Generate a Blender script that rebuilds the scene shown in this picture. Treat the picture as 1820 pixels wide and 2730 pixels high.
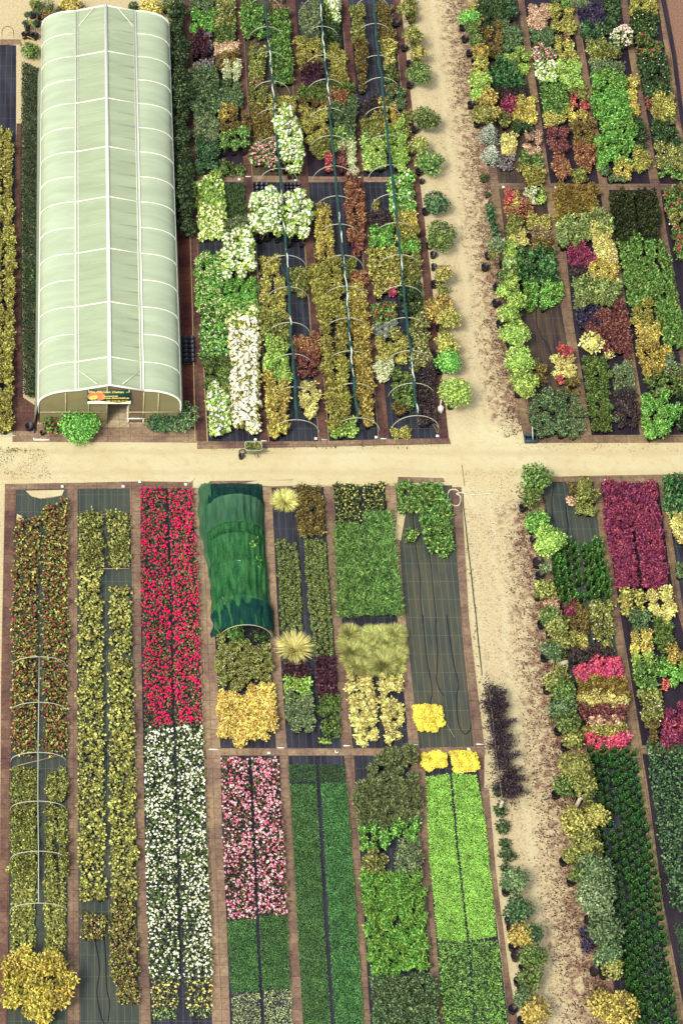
import bpy, math, zlib
import numpy as np
R = math.radians
for o in list(bpy.data.objects):
    bpy.data.objects.remove(o)
scene = bpy.context.scene
C = scene.collection

# ---------------------------------------------------------------- camera, sky, sun, exposure
TILT = R(37.0)                       # degrees away from straight down
FPX, PX0, PY0 = 6933.0, 196.0, 1365.0
DIST = FPX / 57.0
CAM = np.array([0.0, -DIST * math.sin(TILT), DIST * math.cos(TILT)])
cd = bpy.data.cameras.new('camera'); cam = bpy.data.objects.new('camera', cd); C.objects.link(cam)
cam.location = CAM; cam.rotation_euler = (TILT, 0, 0)
cd.sensor_fit = 'VERTICAL'; cd.sensor_height = 36.0; cd.lens = 36.0 * FPX / 2730.0
cd.shift_x = (910 - PX0) / 2730.0
cd.clip_start = 1; cd.clip_end = 2000
scene.camera = cam

w = bpy.data.worlds.new('World'); scene.world = w; w.use_nodes = True
nt = w.node_tree; bg = nt.nodes['Background']
sky = nt.nodes.new('ShaderNodeTexSky'); sky.sky_type = 'NISHITA'; sky.sun_disc = False
SUN_EL, SUN_AZ = R(53), R(-140)       # soft high sun, from the lower left of the picture
sky.sun_elevation = SUN_EL; sky.sun_rotation = SUN_AZ
sky.air_density = 1.0; sky.dust_density = 3.0; sky.ozone_density = 1.0
hz = nt.nodes.new('ShaderNodeHueSaturation'); hz.inputs['Saturation'].default_value = 0.35      # thin bright cloud: a paler sky
nt.links.new(sky.outputs[0], hz.inputs['Color']); nt.links.new(hz.outputs[0], bg.inputs[0]); bg.inputs[1].default_value = 0.1
sl = bpy.data.lights.new('sun', 'SUN'); sun = bpy.data.objects.new('sun', sl); C.objects.link(sun)
sl.energy = 1.5; sl.angle = R(12); sl.color = (1.0, 0.93, 0.78)
sun.rotation_euler = (R(90) - SUN_EL, 0, -SUN_AZ + math.pi)
sun.location = (0, 0, 60)
scene.view_settings.view_transform = 'Standard'; scene.view_settings.look = 'None'
scene.view_settings.gamma = 1.0; scene.view_settings.exposure = 1.3

# ---------------------------------------------------------------- pixels of the photograph to places on the ground
def G(u, v, z=0.0):
    c, s = math.cos(TILT), math.sin(TILT)
    a, b = (u - PX0) / FPX, (PY0 - v) / FPX
    d = np.array([a, s + b * c, -c + b * s])
    t = (z - CAM[2]) / d[2]
    p = CAM + d * t
    return np.array([p[0], p[1], z])
ZN = dict(A=(0, 0, 2.529), B=(0, 600, 2.529), C=(480, 0, 3.7333), D=(480, 440, 3.7333), E=(480, 760, 3.7333),
          F=(820, 0, 3.5636), G=(820, 440, 3.5636), H=(820, 800, 3.5636), I=(1180, 0, 4.6118), J=(1480, 0, 4.6118),
          K=(1260, 460, 4.9), L=(1500, 460, 4.9), M=(1260, 800, 2.8), N=(1340, 1200, 3.2667), O=(1240, 1600, 2.7034),
          P=(1240, 2040, 2.7034), Q=(0, 1240, 2.8), R=(0, 1780, 2.8), S=(0, 2200, 2.529), T=(500, 1240, 3.7333),
          U=(500, 1640, 3.7333), V=(860, 1240, 3.5636), W=(860, 1640, 3.5636), X=(560, 2040, 1.8667),
          n=(0, 0, 1.0), a=(0, 0, 6.914), b=(1180, 1780, 5.88))
def Z(k, x, y, z=0.0):
    ox, oy, s = ZN[k]
    return G(ox + x / s, oy + y / s, z)
def uv_of(p):
    c, s = math.cos(TILT), math.sin(TILT)
    d = np.asarray(p) - CAM
    dep = d[1] * s - d[2] * c
    return PX0 + FPX * d[0] / dep, PY0 - FPX * (d[1] * c + d[2] * s) / dep
def seed_of(*a):
    return zlib.crc32(repr(a).encode())

# ---------------------------------------------------------------- materials
def lin(c, k=0.52):
    o = []
    for x in c:
        x = x / 255.0
        o.append(min(0.82, k * (x / 12.92 if x < 0.04045 else ((x + 0.055) / 1.055) ** 2.4)))
    return (*o, 1.0)
MATS = {}
def newmat(name):
    m = bpy.data.materials.new(name); m.use_nodes = True
    return m, m.node_tree, m.node_tree.nodes['Principled BSDF']
def plain(name, c, rough=0.6, k=0.52, metal=0.0, noise=0.25, nscale=6.0):
    if name in MATS: return MATS[name]
    m, t, b = newmat(name)
    b.inputs['Roughness'].default_value = rough; b.inputs['Metallic'].default_value = metal
    b.inputs['Specular IOR Level'].default_value = 0.3
    tc = t.nodes.new('ShaderNodeTexCoord'); nz = t.nodes.new('ShaderNodeTexNoise'); nz.inputs['Scale'].default_value = nscale
    nz.inputs['Detail'].default_value = 5
    t.links.new(tc.outputs['Object'], nz.inputs['Vector'])
    rp = t.nodes.new('ShaderNodeValToRGB'); col = lin(c, k)
    rp.color_ramp.elements[0].position = 0.3; rp.color_ramp.elements[1].position = 0.7
    rp.color_ramp.elements[0].color = (*[x * (1 - noise) for x in col[:3]], 1)
    rp.color_ramp.elements[1].color = (*[min(.85, x * (1 + noise)) for x in col[:3]], 1)
    t.links.new(nz.outputs['Fac'], rp.inputs[0]); t.links.new(rp.outputs[0], b.inputs['Base Color'])
    MATS[name] = m; return m
LEAFK = 0.9
def leafmat(name, cols, k=None, var=0.28, trans=0.22):
    key = 'leaf_' + name
    if key in MATS: return MATS[key]
    k = LEAFK if k is None else k
    m, t, b = newmat(key)
    b.inputs['Roughness'].default_value = 0.55; b.inputs['Specular IOR Level'].default_value = 0.25
    g = t.nodes.new('ShaderNodeNewGeometry'); rp = t.nodes.new('ShaderNodeValToRGB')
    els = rp.color_ramp.elements; n = len(cols)
    while len(els) < n: els.new(0.5)
    for i, c in enumerate(cols):
        els[i].position = i / (n - 1); els[i].color = lin(c, k * (1.0 if name.startswith('f_') or name == 'mum' else (.45, .78, 1.02, 1.2)[min(3, i)]))
    t.links.new(g.outputs['Random Per Island'], rp.inputs[0])
    tc = t.nodes.new('ShaderNodeTexCoord'); nz = t.nodes.new('ShaderNodeTexNoise'); nz.inputs['Scale'].default_value = 2.2
    nz.inputs['Detail'].default_value = 3
    t.links.new(tc.outputs['Object'], nz.inputs['Vector'])
    oi = t.nodes.new('ShaderNodeObjectInfo')
    mr = t.nodes.new('ShaderNodeMapRange'); mr.inputs[1].default_value = 0.3; mr.inputs[2].default_value = 0.7
    mr.inputs[3].default_value = 1 - var; mr.inputs[4].default_value = 1 + var
    t.links.new(nz.outputs['Fac'], mr.inputs[0])
    m2 = t.nodes.new('ShaderNodeMapRange'); m2.inputs[3].default_value = 0.84; m2.inputs[4].default_value = 1.16
    t.links.new(oi.outputs['Random'], m2.inputs[0])
    mu = t.nodes.new('ShaderNodeMath'); mu.operation = 'MULTIPLY'
    t.links.new(mr.outputs[0], mu.inputs[0]); t.links.new(m2.outputs[0], mu.inputs[1])
    hs = t.nodes.new('ShaderNodeHueSaturation'); hs.inputs['Saturation'].default_value = 1.0 if name.startswith('f_') or name == 'mum' else 0.9
    t.links.new(rp.outputs[0], hs.inputs['Color']); t.links.new(mu.outputs[0], hs.inputs['Value'])
    m3 = t.nodes.new('ShaderNodeMapRange'); m3.inputs[3].default_value = 0.5 if name.startswith('f_') else 0.487; m3.inputs[4].default_value = 0.5 if name.startswith('f_') else 0.513
    t.links.new(oi.outputs['Random'], m3.inputs[0]); t.links.new(m3.outputs[0], hs.inputs['Hue'])
    t.links.new(hs.outputs[0], b.inputs['Base Color'])
    if trans:
        tr = t.nodes.new('ShaderNodeBsdfTranslucent'); mx = t.nodes.new('ShaderNodeMixShader'); mx.inputs[0].default_value = trans
        out = t.nodes['Material Output']
        t.links.new(hs.outputs[0], tr.inputs[0]); t.links.new(b.outputs[0], mx.inputs[1]); t.links.new(tr.outputs[0], mx.inputs[2])
        t.links.new(mx.outputs[0], out.inputs[0])
    MATS[key] = m; return m

PAL = {
 'olive': [(75, 85, 35), (112, 120, 48), (150, 155, 65), (182, 182, 88)],
 'yolive': [(98, 100, 42), (150, 150, 52), (188, 182, 75), (212, 202, 100)],
 'goldolive': [(110, 95, 40), (160, 140, 50), (195, 175, 65), (215, 190, 80)],
 'green': [(46, 66, 30), (74, 100, 40), (106, 134, 52), (140, 164, 74)],
 'bright': [(52, 112, 36), (84, 152, 44), (118, 184, 56), (162, 214, 84)],
 'fresh': [(46, 84, 34), (76, 122, 44), (110, 158, 58), (160, 196, 86)],
 'dgreen': [(28, 48, 28), (44, 70, 36), (66, 96, 46), (96, 124, 58)],
 'darkcon': [(35, 45, 32), (52, 66, 40), (72, 88, 50), (110, 110, 55)],
 'teal': [(30, 62, 40), (46, 86, 50), (72, 114, 64), (106, 144, 84)],
 'bluegreen': [(48, 76, 50), (76, 108, 66), (104, 136, 80), (136, 160, 98)],
 'sage': [(70, 95, 68), (98, 122, 80), (128, 148, 95), (158, 172, 112)],
 'gold': [(140, 132, 44), (190, 168, 58), (222, 200, 80), (242, 222, 112)],
 'deepgold': [(205, 168, 50), (232, 196, 70), (246, 212, 92), (252, 222, 112)],
 'paleyel': [(190, 180, 72), (220, 205, 95), (236, 226, 120), (246, 240, 155)],
 'mum': [(235, 200, 70), (250, 215, 80), (255, 225, 95), (255, 232, 120)],
 'lime': [(98, 150, 48), (138, 184, 60), (170, 206, 76), (200, 224, 102)],
 'limelawn': [(104, 172, 36), (130, 198, 44), (148, 212, 56), (172, 224, 78)],
 'purple': [(44, 26, 40), (62, 30, 46), (84, 42, 58), (112, 66, 76)],
 'magenta': [(84, 16, 62), (122, 24, 76), (154, 42, 88), (194, 82, 102)],
 'plum': [(45, 38, 48), (60, 50, 55), (82, 66, 66), (110, 90, 78)],
 'rust': [(92, 68, 40), (140, 92, 54), (176, 112, 68), (206, 148, 96)],
 'redbrown': [(74, 42, 44), (106, 54, 56), (140, 74, 66), (172, 104, 84)],
 'bronze': [(74, 66, 32), (104, 92, 40), (136, 118, 50), (168, 145, 66)],
 'orange': [(112, 96, 38), (150, 126, 46), (184, 154, 60), (150, 142, 60)],
 'cream': [(170, 185, 115), (205, 215, 145), (226, 232, 172), (240, 244, 200)],
 'peach': [(165, 120, 85), (205, 160, 120), (225, 182, 145), (240, 205, 170)],
 'tan': [(110, 85, 65), (150, 120, 85), (180, 150, 110), (205, 180, 135)],
 'silver': [(120, 135, 120), (150, 165, 145), (178, 190, 165), (205, 212, 190)],
 'grey': [(95, 85, 95), (130, 118, 122), (160, 148, 148), (185, 178, 170)],
 'navy': [(32, 30, 52), (48, 44, 72), (66, 58, 88), (88, 80, 104)],
 'redleaf': [(150, 40, 50), (190, 55, 60), (212, 85, 75), (228, 120, 95)],
 'hotpink': [(175, 30, 80), (215, 40, 100), (235, 60, 115), (240, 110, 130)],
 'roseleaf': [(92, 52, 40), (112, 104, 44), (150, 150, 58), (188, 188, 84)],
 'redbedleaf': [(60, 62, 36), (95, 92, 45), (125, 125, 62), (140, 95, 60)],
 'var': [(20, 45, 32), (30, 60, 38), (45, 78, 42), (225, 220, 110)],
 'lawn': [(40, 84, 34), (52, 102, 40), (66, 120, 48), (96, 148, 64)],
 'lawn2': [(36, 64, 34), (46, 76, 40), (56, 90, 46), (74, 106, 54)],
 'grass': [(52, 86, 36), (76, 118, 44), (102, 144, 56), (138, 170, 72)],
 'darkgrass': [(25, 45, 32), (34, 58, 36), (45, 72, 40), (62, 88, 48)],
 'f_white': [(240, 236, 185), (252, 248, 210), (255, 255, 225)],
 'f_cream': [(205, 205, 130), (232, 228, 165), (245, 240, 190)],
 'f_pink': [(205, 75, 120), (235, 135, 160), (248, 185, 190), (255, 215, 210)],
 'f_palepink': [(235, 175, 160), (248, 215, 200), (255, 240, 225)],
 'f_red': [(200, 15, 75), (232, 20, 95), (245, 45, 110)],
 'f_yellow': [(235, 200, 90), (250, 225, 120), (255, 240, 160)],
 'litter': [(60, 35, 40), (98, 62, 58), (135, 95, 75), (170, 135, 100)],
}
def LM(p):
    return leafmat(p, PAL[p], k=(1.0 if p.startswith('f_') or p == 'mum' else 0.5 if p == 'litter' else None),
                   var=(0.08 if p.startswith('f_') or p == 'mum' else 0.28), trans=(0.0 if p == 'litter' else 0.14))

# ---------------------------------------------------------------- mesh helpers
def quads_mesh(name, V, Q, mats, mi=None, smooth=False, tris=None):
    """V (n,3), Q (m,4) [-1 in the last column makes a triangle]"""
    me = bpy.data.meshes.new(name)
    V = np.asarray(V, dtype=np.float32); Q = np.asarray(Q, dtype=np.int32)
    if Q.shape[1] == 3:
        L = Q.reshape(-1); n = len(Q); st = np.arange(n) * 3; tot = np.full(n, 3)
    else:
        tri = Q[:, 3] < 0; tot = np.where(tri, 3, 4); st = np.concatenate([[0], np.cumsum(tot)[:-1]])
        L = Q.reshape(-1); L = L[L >= 0]; n = len(Q)
    me.vertices.add(len(V)); me.vertices.foreach_set('co', V.reshape(-1))
    me.loops.add(len(L)); me.loops.foreach_set('vertex_index', L.astype(np.int32))
    me.polygons.add(n); me.polygons.foreach_set('loop_start', st.astype(np.int32))
    if mi is not None: me.polygons.foreach_set('material_index', np.asarray(mi, dtype=np.int32))
    if smooth: me.polygons.foreach_set('use_smooth', np.ones(n, dtype=bool))
    for m in mats: me.materials.append(m)
    me.update(calc_edges=True); me.validate()
    return me
class MB:
    def __init__(s): s.V = []; s.F = []; s.M = []; s.n = 0
    def add(s, V, F, m=0):
        V = np.asarray(V, float); F = np.asarray(F, int)
        if F.shape[1] == 3: F = np.hstack([F, np.full((len(F), 1), -1 - s.n)])
        s.V.append(V); s.F.append(np.where(F < 0, -1, F + s.n)); s.M.append(np.full(len(F), m)); s.n += len(V)
    def box(s, c, d, m=0, rz=0.0, rx=0.0):
        x, y, z = [q / 2 for q in d]
        V = np.array([[i * x, j * y, k * z] for i in (-1, 1) for j in (-1, 1) for k in (-1, 1)])
        if rx: V = V @ np.array([[1, 0, 0], [0, math.cos(rx), -math.sin(rx)], [0, math.sin(rx), math.cos(rx)]]).T
        if rz: V = V @ np.array([[math.cos(rz), -math.sin(rz), 0], [math.sin(rz), math.cos(rz), 0], [0, 0, 1]]).T
        s.add(V + np.asarray(c, float), [[0, 1, 3, 2], [4, 6, 7, 5], [0, 4, 5, 1], [2, 3, 7, 6], [0, 2, 6, 4], [1, 5, 7, 3]], m)
    def tube(s, P, r, k=6, m=0, cap=True):
        P = np.asarray(P, float); n = len(P); r = np.broadcast_to(np.asarray(r, float), (n,))
        T = np.gradient(P, axis=0); T /= np.linalg.norm(T, axis=1)[:, None] + 1e-9
        up = np.array([0.0, 0, 1]) if abs(T[:, 2]).mean() < 0.9 else np.array([1.0, 0, 0])
        A = np.cross(T, up); A /= np.linalg.norm(A, axis=1)[:, None] + 1e-9; B = np.cross(T, A)
        an = np.arange(k) * 2 * math.pi / k
        V = (P[:, None] + (A[:, None] * np.cos(an)[None, :, None] + B[:, None] * np.sin(an)[None, :, None]) * r[:, None, None]).reshape(-1, 3)
        F = [[i * k + j, i * k + (j + 1) % k, (i + 1) * k + (j + 1) % k, (i + 1) * k + j] for i in range(n - 1) for j in range(k)]
        if cap:
            V = np.vstack([V, P[0], P[-1]])
            F += [[j, n * k, (j + 1) % k, -1] for j in range(k)]
            F += [[(n - 1) * k + j, (n - 1) * k + (j + 1) % k, n * k + 1, -1] for j in range(k)]
        s.add(V, F, m)
    def bar(s, a, b, r, k=6, m=0): s.tube([a, b], r, k, m)
    def lathe(s, c, prof, k=14, m=0):
        an = np.arange(k) * 2 * math.pi / k; n = len(prof)
        V = np.array([[c[0] + r * math.cos(t), c[1] + r * math.sin(t), c[2] + z] for r, z in prof for t in an])
        F = [[i * k + j, i * k + (j + 1) % k, (i + 1) * k + (j + 1) % k, (i + 1) * k + j] for i in range(n - 1) for j in range(k)]
        s.add(V, F, m)
    def mesh(s, name, mats, smooth=False):
        return quads_mesh(name, np.vstack(s.V), np.vstack(s.F), mats, np.concatenate(s.M), smooth)
def prism(pts, z0, z1):
    """closed slab from a polygon"""
    mb = MB(); n = len(pts); V = [[p[0], p[1], z0] for p in pts] + [[p[0], p[1], z1] for p in pts]
    import bmesh
    bm = bmesh.new(); vs = [bm.verts.new(v) for v in V]
    f = bm.faces.new(vs[n:]); 
    for i in range(n): bm.faces.new([vs[i], vs[(i + 1) % n], vs[n + (i + 1) % n], vs[n + i]])
    bmesh.ops.triangulate(bm, faces=[f]); bmesh.ops.recalc_face_normals(bm, faces=bm.faces)
    return bm

def link(name, data, parent=None, loc=None, rz=0.0):
    o = bpy.data.objects.new(name, data); C.objects.link(o)
    if parent is not None: o.parent = parent
    if loc is not None: o.location = loc
    if rz: o.rotation_euler = (0, 0, rz)
    return o
def tag(o, label=None, cat=None, group=None, kind=None):
    if label: o['label'] = label
    if cat: o['category'] = cat
    if group: o['group'] = group
    if kind: o['kind'] = kind
    return o
def thing(name, loc, label, cat, group=None, rz=0.0):
    o = link(name, None, loc=loc, rz=rz); o.empty_display_size = 0.1
    return tag(o, label, cat, group)
def bmobj(name, bm, mats, parent=None, loc=None):
    me = bpy.data.meshes.new(name); bm.to_mesh(me); bm.free()
    for m in (mats if isinstance(mats, list) else [mats]): me.materials.append(m)
    return link(name, me, parent, loc)

# ---------------------------------------------------------------- foliage generators (all sizes in metres)
def rnorm(rng, n): 
    v = rng.normal(size=(n, 3)); return v / np.linalg.norm(v, axis=1)[:, None]
def kites(P, A, N, ln, wd):
    """one kite-shaped leaf per point: A axis, N normal"""
    A = A / (np.linalg.norm(A, axis=1)[:, None] + 1e-9)
    S = np.cross(A, N); S /= np.linalg.norm(S, axis=1)[:, None] + 1e-9
    ln = np.asarray(ln)[:, None]; wd = np.asarray(wd)[:, None]
    V = np.stack([P, P + A * ln * 0.45 + S * wd * 0.5, P + A * ln, P + A * ln * 0.45 - S * wd * 0.5], 1).reshape(-1, 3)
    return V, np.arange(len(P) * 4).reshape(-1, 4)
def lumps(rng, d, k=7, amp=0.22):
    c = rnorm(rng, k); c[:, 2] = np.abs(c[:, 2])
    m = np.max(d @ c.T, axis=1)
    return 1 - amp + amp * 1.5 * np.clip((m - 0.55) / 0.45, 0, 1)
def core_blob(r, h, z0, k=0.72, seg=8, rng=None):
    V = []; F = []; rings = [(-0.7, .7), (0.0, 1.0), (0.6, .8), (0.9, .42)]
    for z, q in rings:
        for j in range(seg):
            a = j * 2 * math.pi / seg + z
            V.append([r * k * q * math.cos(a), r * k * q * math.sin(a), z0 + h * k * z])
    n = len(rings); V.append([0, 0, z0 + h * k])
    F = [[i * seg + j, i * seg + (j + 1) % seg, (i + 1) * seg + (j + 1) % seg, (i + 1) * seg + j] for i in range(n - 1) for j in range(seg)]
    F += [[(n - 1) * seg + j, (n - 1) * seg + (j + 1) % seg, n * seg, -1] for j in range(seg)]
    return np.array(V), np.array(F)
def octas(P, s, flat=0.75):
    base = np.array([[1, 0, 0], [0, 1, 0], [-1, 0, 0], [0, -1, 0], [0, 0, 1], [0, 0, -1]], float); base[:, 2] *= flat
    rot = np.array([[.8, .6, 0], [-.6, .8, 0], [0, 0, 1]]); base = base @ rot
    V = (P[:, None] + base[None] * np.asarray(s)[:, None, None]).reshape(-1, 3)
    f = np.array([[0, 1, 4], [1, 2, 4], [2, 3, 4], [3, 0, 4], [1, 0, 5], [2, 1, 5], [3, 2, 5], [0, 3, 5]])
    F = (f[None] + (np.arange(len(P)) * 6)[:, None, None]).reshape(-1, 3)
    return V, F
def foliage(form, r, h, leaf, rng, asp=0.55, dens=1.0, base=0.0, core=0.66):
    """foliage of one plant standing on z=base, radius r, top at h"""
    b = MB(); hh = h - base
    if form in ('mound', 'crown'):
        zc = base + hh * (0.5 if form == 'crown' else 0.42); zr = hh * (0.5 if form == 'crown' else 0.58)
        area = 4 * math.pi * ((r * r + 2 * r * zr) / 3) * (0.9 if form == 'crown' else 0.62)
        n = int(dens * 1.9 * area / (leaf * leaf * asp)); n = max(24, min(n, 2600))
        d = rnorm(rng, n); lo = -0.75 if form == 'crown' else -0.35
        d[:, 2] = np.where(d[:, 2] < lo, -d[:, 2] * .6, d[:, 2]); d /= np.linalg.norm(d, axis=1)[:, None]
        L = lumps(rng, d, 9 if form == 'crown' else 7, 0.42 if form == 'crown' else 0.32) * rng.uniform(0.72, 1.04, n)
        P = np.stack([d[:, 0] * r * L, d[:, 1] * r * L, zc + d[:, 2] * zr * L], 1)
        N = d + rng.normal(size=(n, 3)) * 0.5 + [0, 0, .35]
        A = np.cross(N, rnorm(rng, n)) + d * 0.45
        s = leaf * rng.uniform(.7, 1.35, n)
        b.add(*kites(P, A, N, s, s * asp * 1.3))
        b.add(*core_blob(r, zr, zc, core))
    elif form == 'upright':
        ns = max(10, int(34 * dens * (r / .3) ** 1.6)); q = 7
        a = rng.uniform(0, 6.28, ns); rr = np.sqrt(rng.uniform(0, 1, ns)) * r
        tip = np.stack([rr * np.cos(a), rr * np.sin(a), base + hh * rng.uniform(.78, 1.02, ns)], 1)
        rt = tip * [.45, .45, 0] + [0, 0, base * .5 + hh * .15]
        t = np.tile(np.linspace(.35, 1, q), ns); I = np.repeat(np.arange(ns), q)
        P = rt[I] + (tip - rt)[I] * t[:, None]; n = len(P)
        ax = (tip - rt)[I]; ax /= np.linalg.norm(ax, axis=1)[:, None]
        A = ax * .35 + rnorm(rng, n) * .9; N = rnorm(rng, n) * .8 + [0, 0, .8]
        s = leaf * rng.uniform(.8, 1.3, n)
        b.add(*kites(P, A, N, s, s * asp)); b.add(*core_blob(r, hh * .45, base + hh * .36, 0.6))
    elif form == 'grass':
        n = int(150 * dens * (r / .3) ** 1.3); n = min(n, 700)
        a = rng.uniform(0, 6.28, n); q = np.sqrt(rng.uniform(0, 1, n))
        o = np.stack([np.cos(a) * r * .25 * q, np.sin(a) * r * .25 * q, np.full(n, base)], 1)
        reach = r * (.25 + .85 * q); top = hh * (1.05 - .45 * q ** 2) * rng.uniform(.75, 1.05, n)
        mid = o + np.stack([np.cos(a) * reach * .5, np.sin(a) * reach * .5, top * .8], 1)
        tip = o + np.stack([np.cos(a) * reach, np.sin(a) * reach, top], 1)
        sd = np.stack([-np.sin(a), np.cos(a), np.zeros(n)], 1) * leaf * .5 + rng.normal(size=(n, 3)) * leaf * .1
        V = np.stack([o - sd * .6, o + sd * .6, mid + sd, mid - sd, tip], 1).reshape(-1, 3)
        k = np.arange(n)[:, None] * 5
        F = np.vstack([k + [0, 1, 2, 3], np.hstack([k + [3, 2, 4], np.full((n, 1), -1)])])
        b.add(V, F)
    elif form == 'feather':
        nb = max(9, int(26 * dens * (r / .3) ** 1.3)); nb = min(nb, 110); q = 9
        a = rng.uniform(0, 6.28, nb); e = np.sqrt(rng.uniform(0.02, 1, nb))
        tip = np.stack([np.cos(a) * r * e * 1.1, np.sin(a) * r * e * 1.1, base + hh * (1.0 - .5 * e ** 2) * rng.uniform(.85, 1.05, nb)], 1)
        rt = tip * [.15, .15, 0] + [0, 0, base + hh * .2]
        t = np.tile(np.linspace(.25, 1, q), nb); I = np.repeat(np.arange(nb), q)
        P = rt[I] + (tip - rt)[I] * t[:, None]; P[:, 2] += hh * .12 * np.sin(t * 3.1)
        ax = (tip - rt)[I]; ax /= np.linalg.norm(ax, axis=1)[:, None]
        sd = np.cross(ax, [0, 0, 1]); sg = np.where(np.arange(len(P)) % 2, 1, -1)[:, None]
        A = ax * .7 + sd * sg * .8 + rng.normal(size=P.shape) * .25; N = np.cross(A, sd) + rng.normal(size=P.shape) * .4 + [0, 0, .6]
        s = leaf * (1.25 - .5 * t) * rng.uniform(.8, 1.3, len(P))
        b.add(*kites(P, A, N, s, s * asp * .7))
        b.add(*core_blob(r, hh * .42, base + hh * .36, 0.5))
    elif form == 'cone':
        n = int(dens * 170 * (r / .2) * (hh / .7)); n = min(n, 900)
        t = rng.uniform(0, 1, n) ** 1.15; a = rng.uniform(0, 6.28, n)
        rad = r * (1 - t) ** .75 * (1 + .22 * np.sin(a * 3 + t * 9)) * rng.uniform(.8, 1.06, n)
        P = np.stack([rad * np.cos(a), rad * np.sin(a), base + hh * (.06 + .9 * t)], 1)
        out = np.stack([np.cos(a), np.sin(a), np.zeros(n)], 1)
        A = out * .5 + [0, 0, 1] + rng.normal(size=P.shape) * .3; N = np.cross(A, out) + rng.normal(size=P.shape) * .6
        s = leaf * rng.uniform(.8, 1.3, n); b.add(*kites(P, A, N, s, s * asp))
        V, F = core_blob(r, hh, base, .7); V = V.copy(); k = np.clip((V[:, 2] - base) / hh, 0, 1)
        V[:, :2] *= (1.15 - k)[:, None]; V[:, 2] = np.clip(V[:, 2], base, None); b.add(V, F)
    elif form == 'twig':
        nb = max(10, int(34 * dens * (r / .3) ** 1.2)); a = rng.uniform(0, 6.28, nb); e = np.sqrt(rng.uniform(0, 1, nb))
        tip = np.stack([np.cos(a) * r * e, np.sin(a) * r * e, base + hh * rng.uniform(.6, 1.05, nb)], 1); rt = tip * [.3, .3, 0] + [0, 0, base]
        for i in range(nb): b.tube([rt[i], (rt[i] + tip[i]) / 2 + rng.normal(size=3) * .02, tip[i]], [.009, .007, .004], 3, cap=False)
        n = nb * 4; I = np.repeat(np.arange(nb), 4); t = rng.uniform(.4, 1, n)
        P = rt[I] + (tip - rt)[I] * t[:, None]; s = leaf * rng.uniform(.7, 1.2, n)
        b.add(*kites(P, rnorm(rng, n) + [0, 0, .5], rnorm(rng, n), s, s * asp))
    return b
def blossoms(r, h, n, size, rng, base=0.0, spread=1.0):
    d = rnorm(rng, n); d[:, 2] = np.abs(d[:, 2]) * 1.1 + .1; d /= np.linalg.norm(d, axis=1)[:, None]
    zc = base + (h - base) * .42; zr = (h - base) * .6
    L = rng.uniform(.92, 1.12, n)
    P = np.stack([d[:, 0] * r * L * spread, d[:, 1] * r * L * spread, zc + d[:, 2] * zr * L], 1)
    b = MB(); b.add(*octas(P, size * rng.uniform(.7, 1.25, n))); return b
def stems(r, h, rng, n=4, rad=0.014, z0=0.0):
    b = MB()
    for i in range(n):
        a = rng.uniform(0, 6.28); q = r * rng.uniform(.05, .35)
        b.tube([[q * .3 * math.cos(a), q * .3 * math.sin(a), z0], [q * .7 * math.cos(a), q * .7 * math.sin(a), (z0 + h) / 2], [q * math.cos(a + .3), q * math.sin(a + .3), h]], [rad, rad * .8, rad * .5], 5)
    return b
def pot_mb(r, h):
    b = MB()
    b.lathe((0, 0, 0), [(0.001, .004), (r * .78, .004), (r * .95, h * .86), (r * 1.06, h * .86), (r * 1.06, h), (r * .94, h), (r * .9, h * .84), (0.001, h * .84)], 12)
    return b

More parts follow.
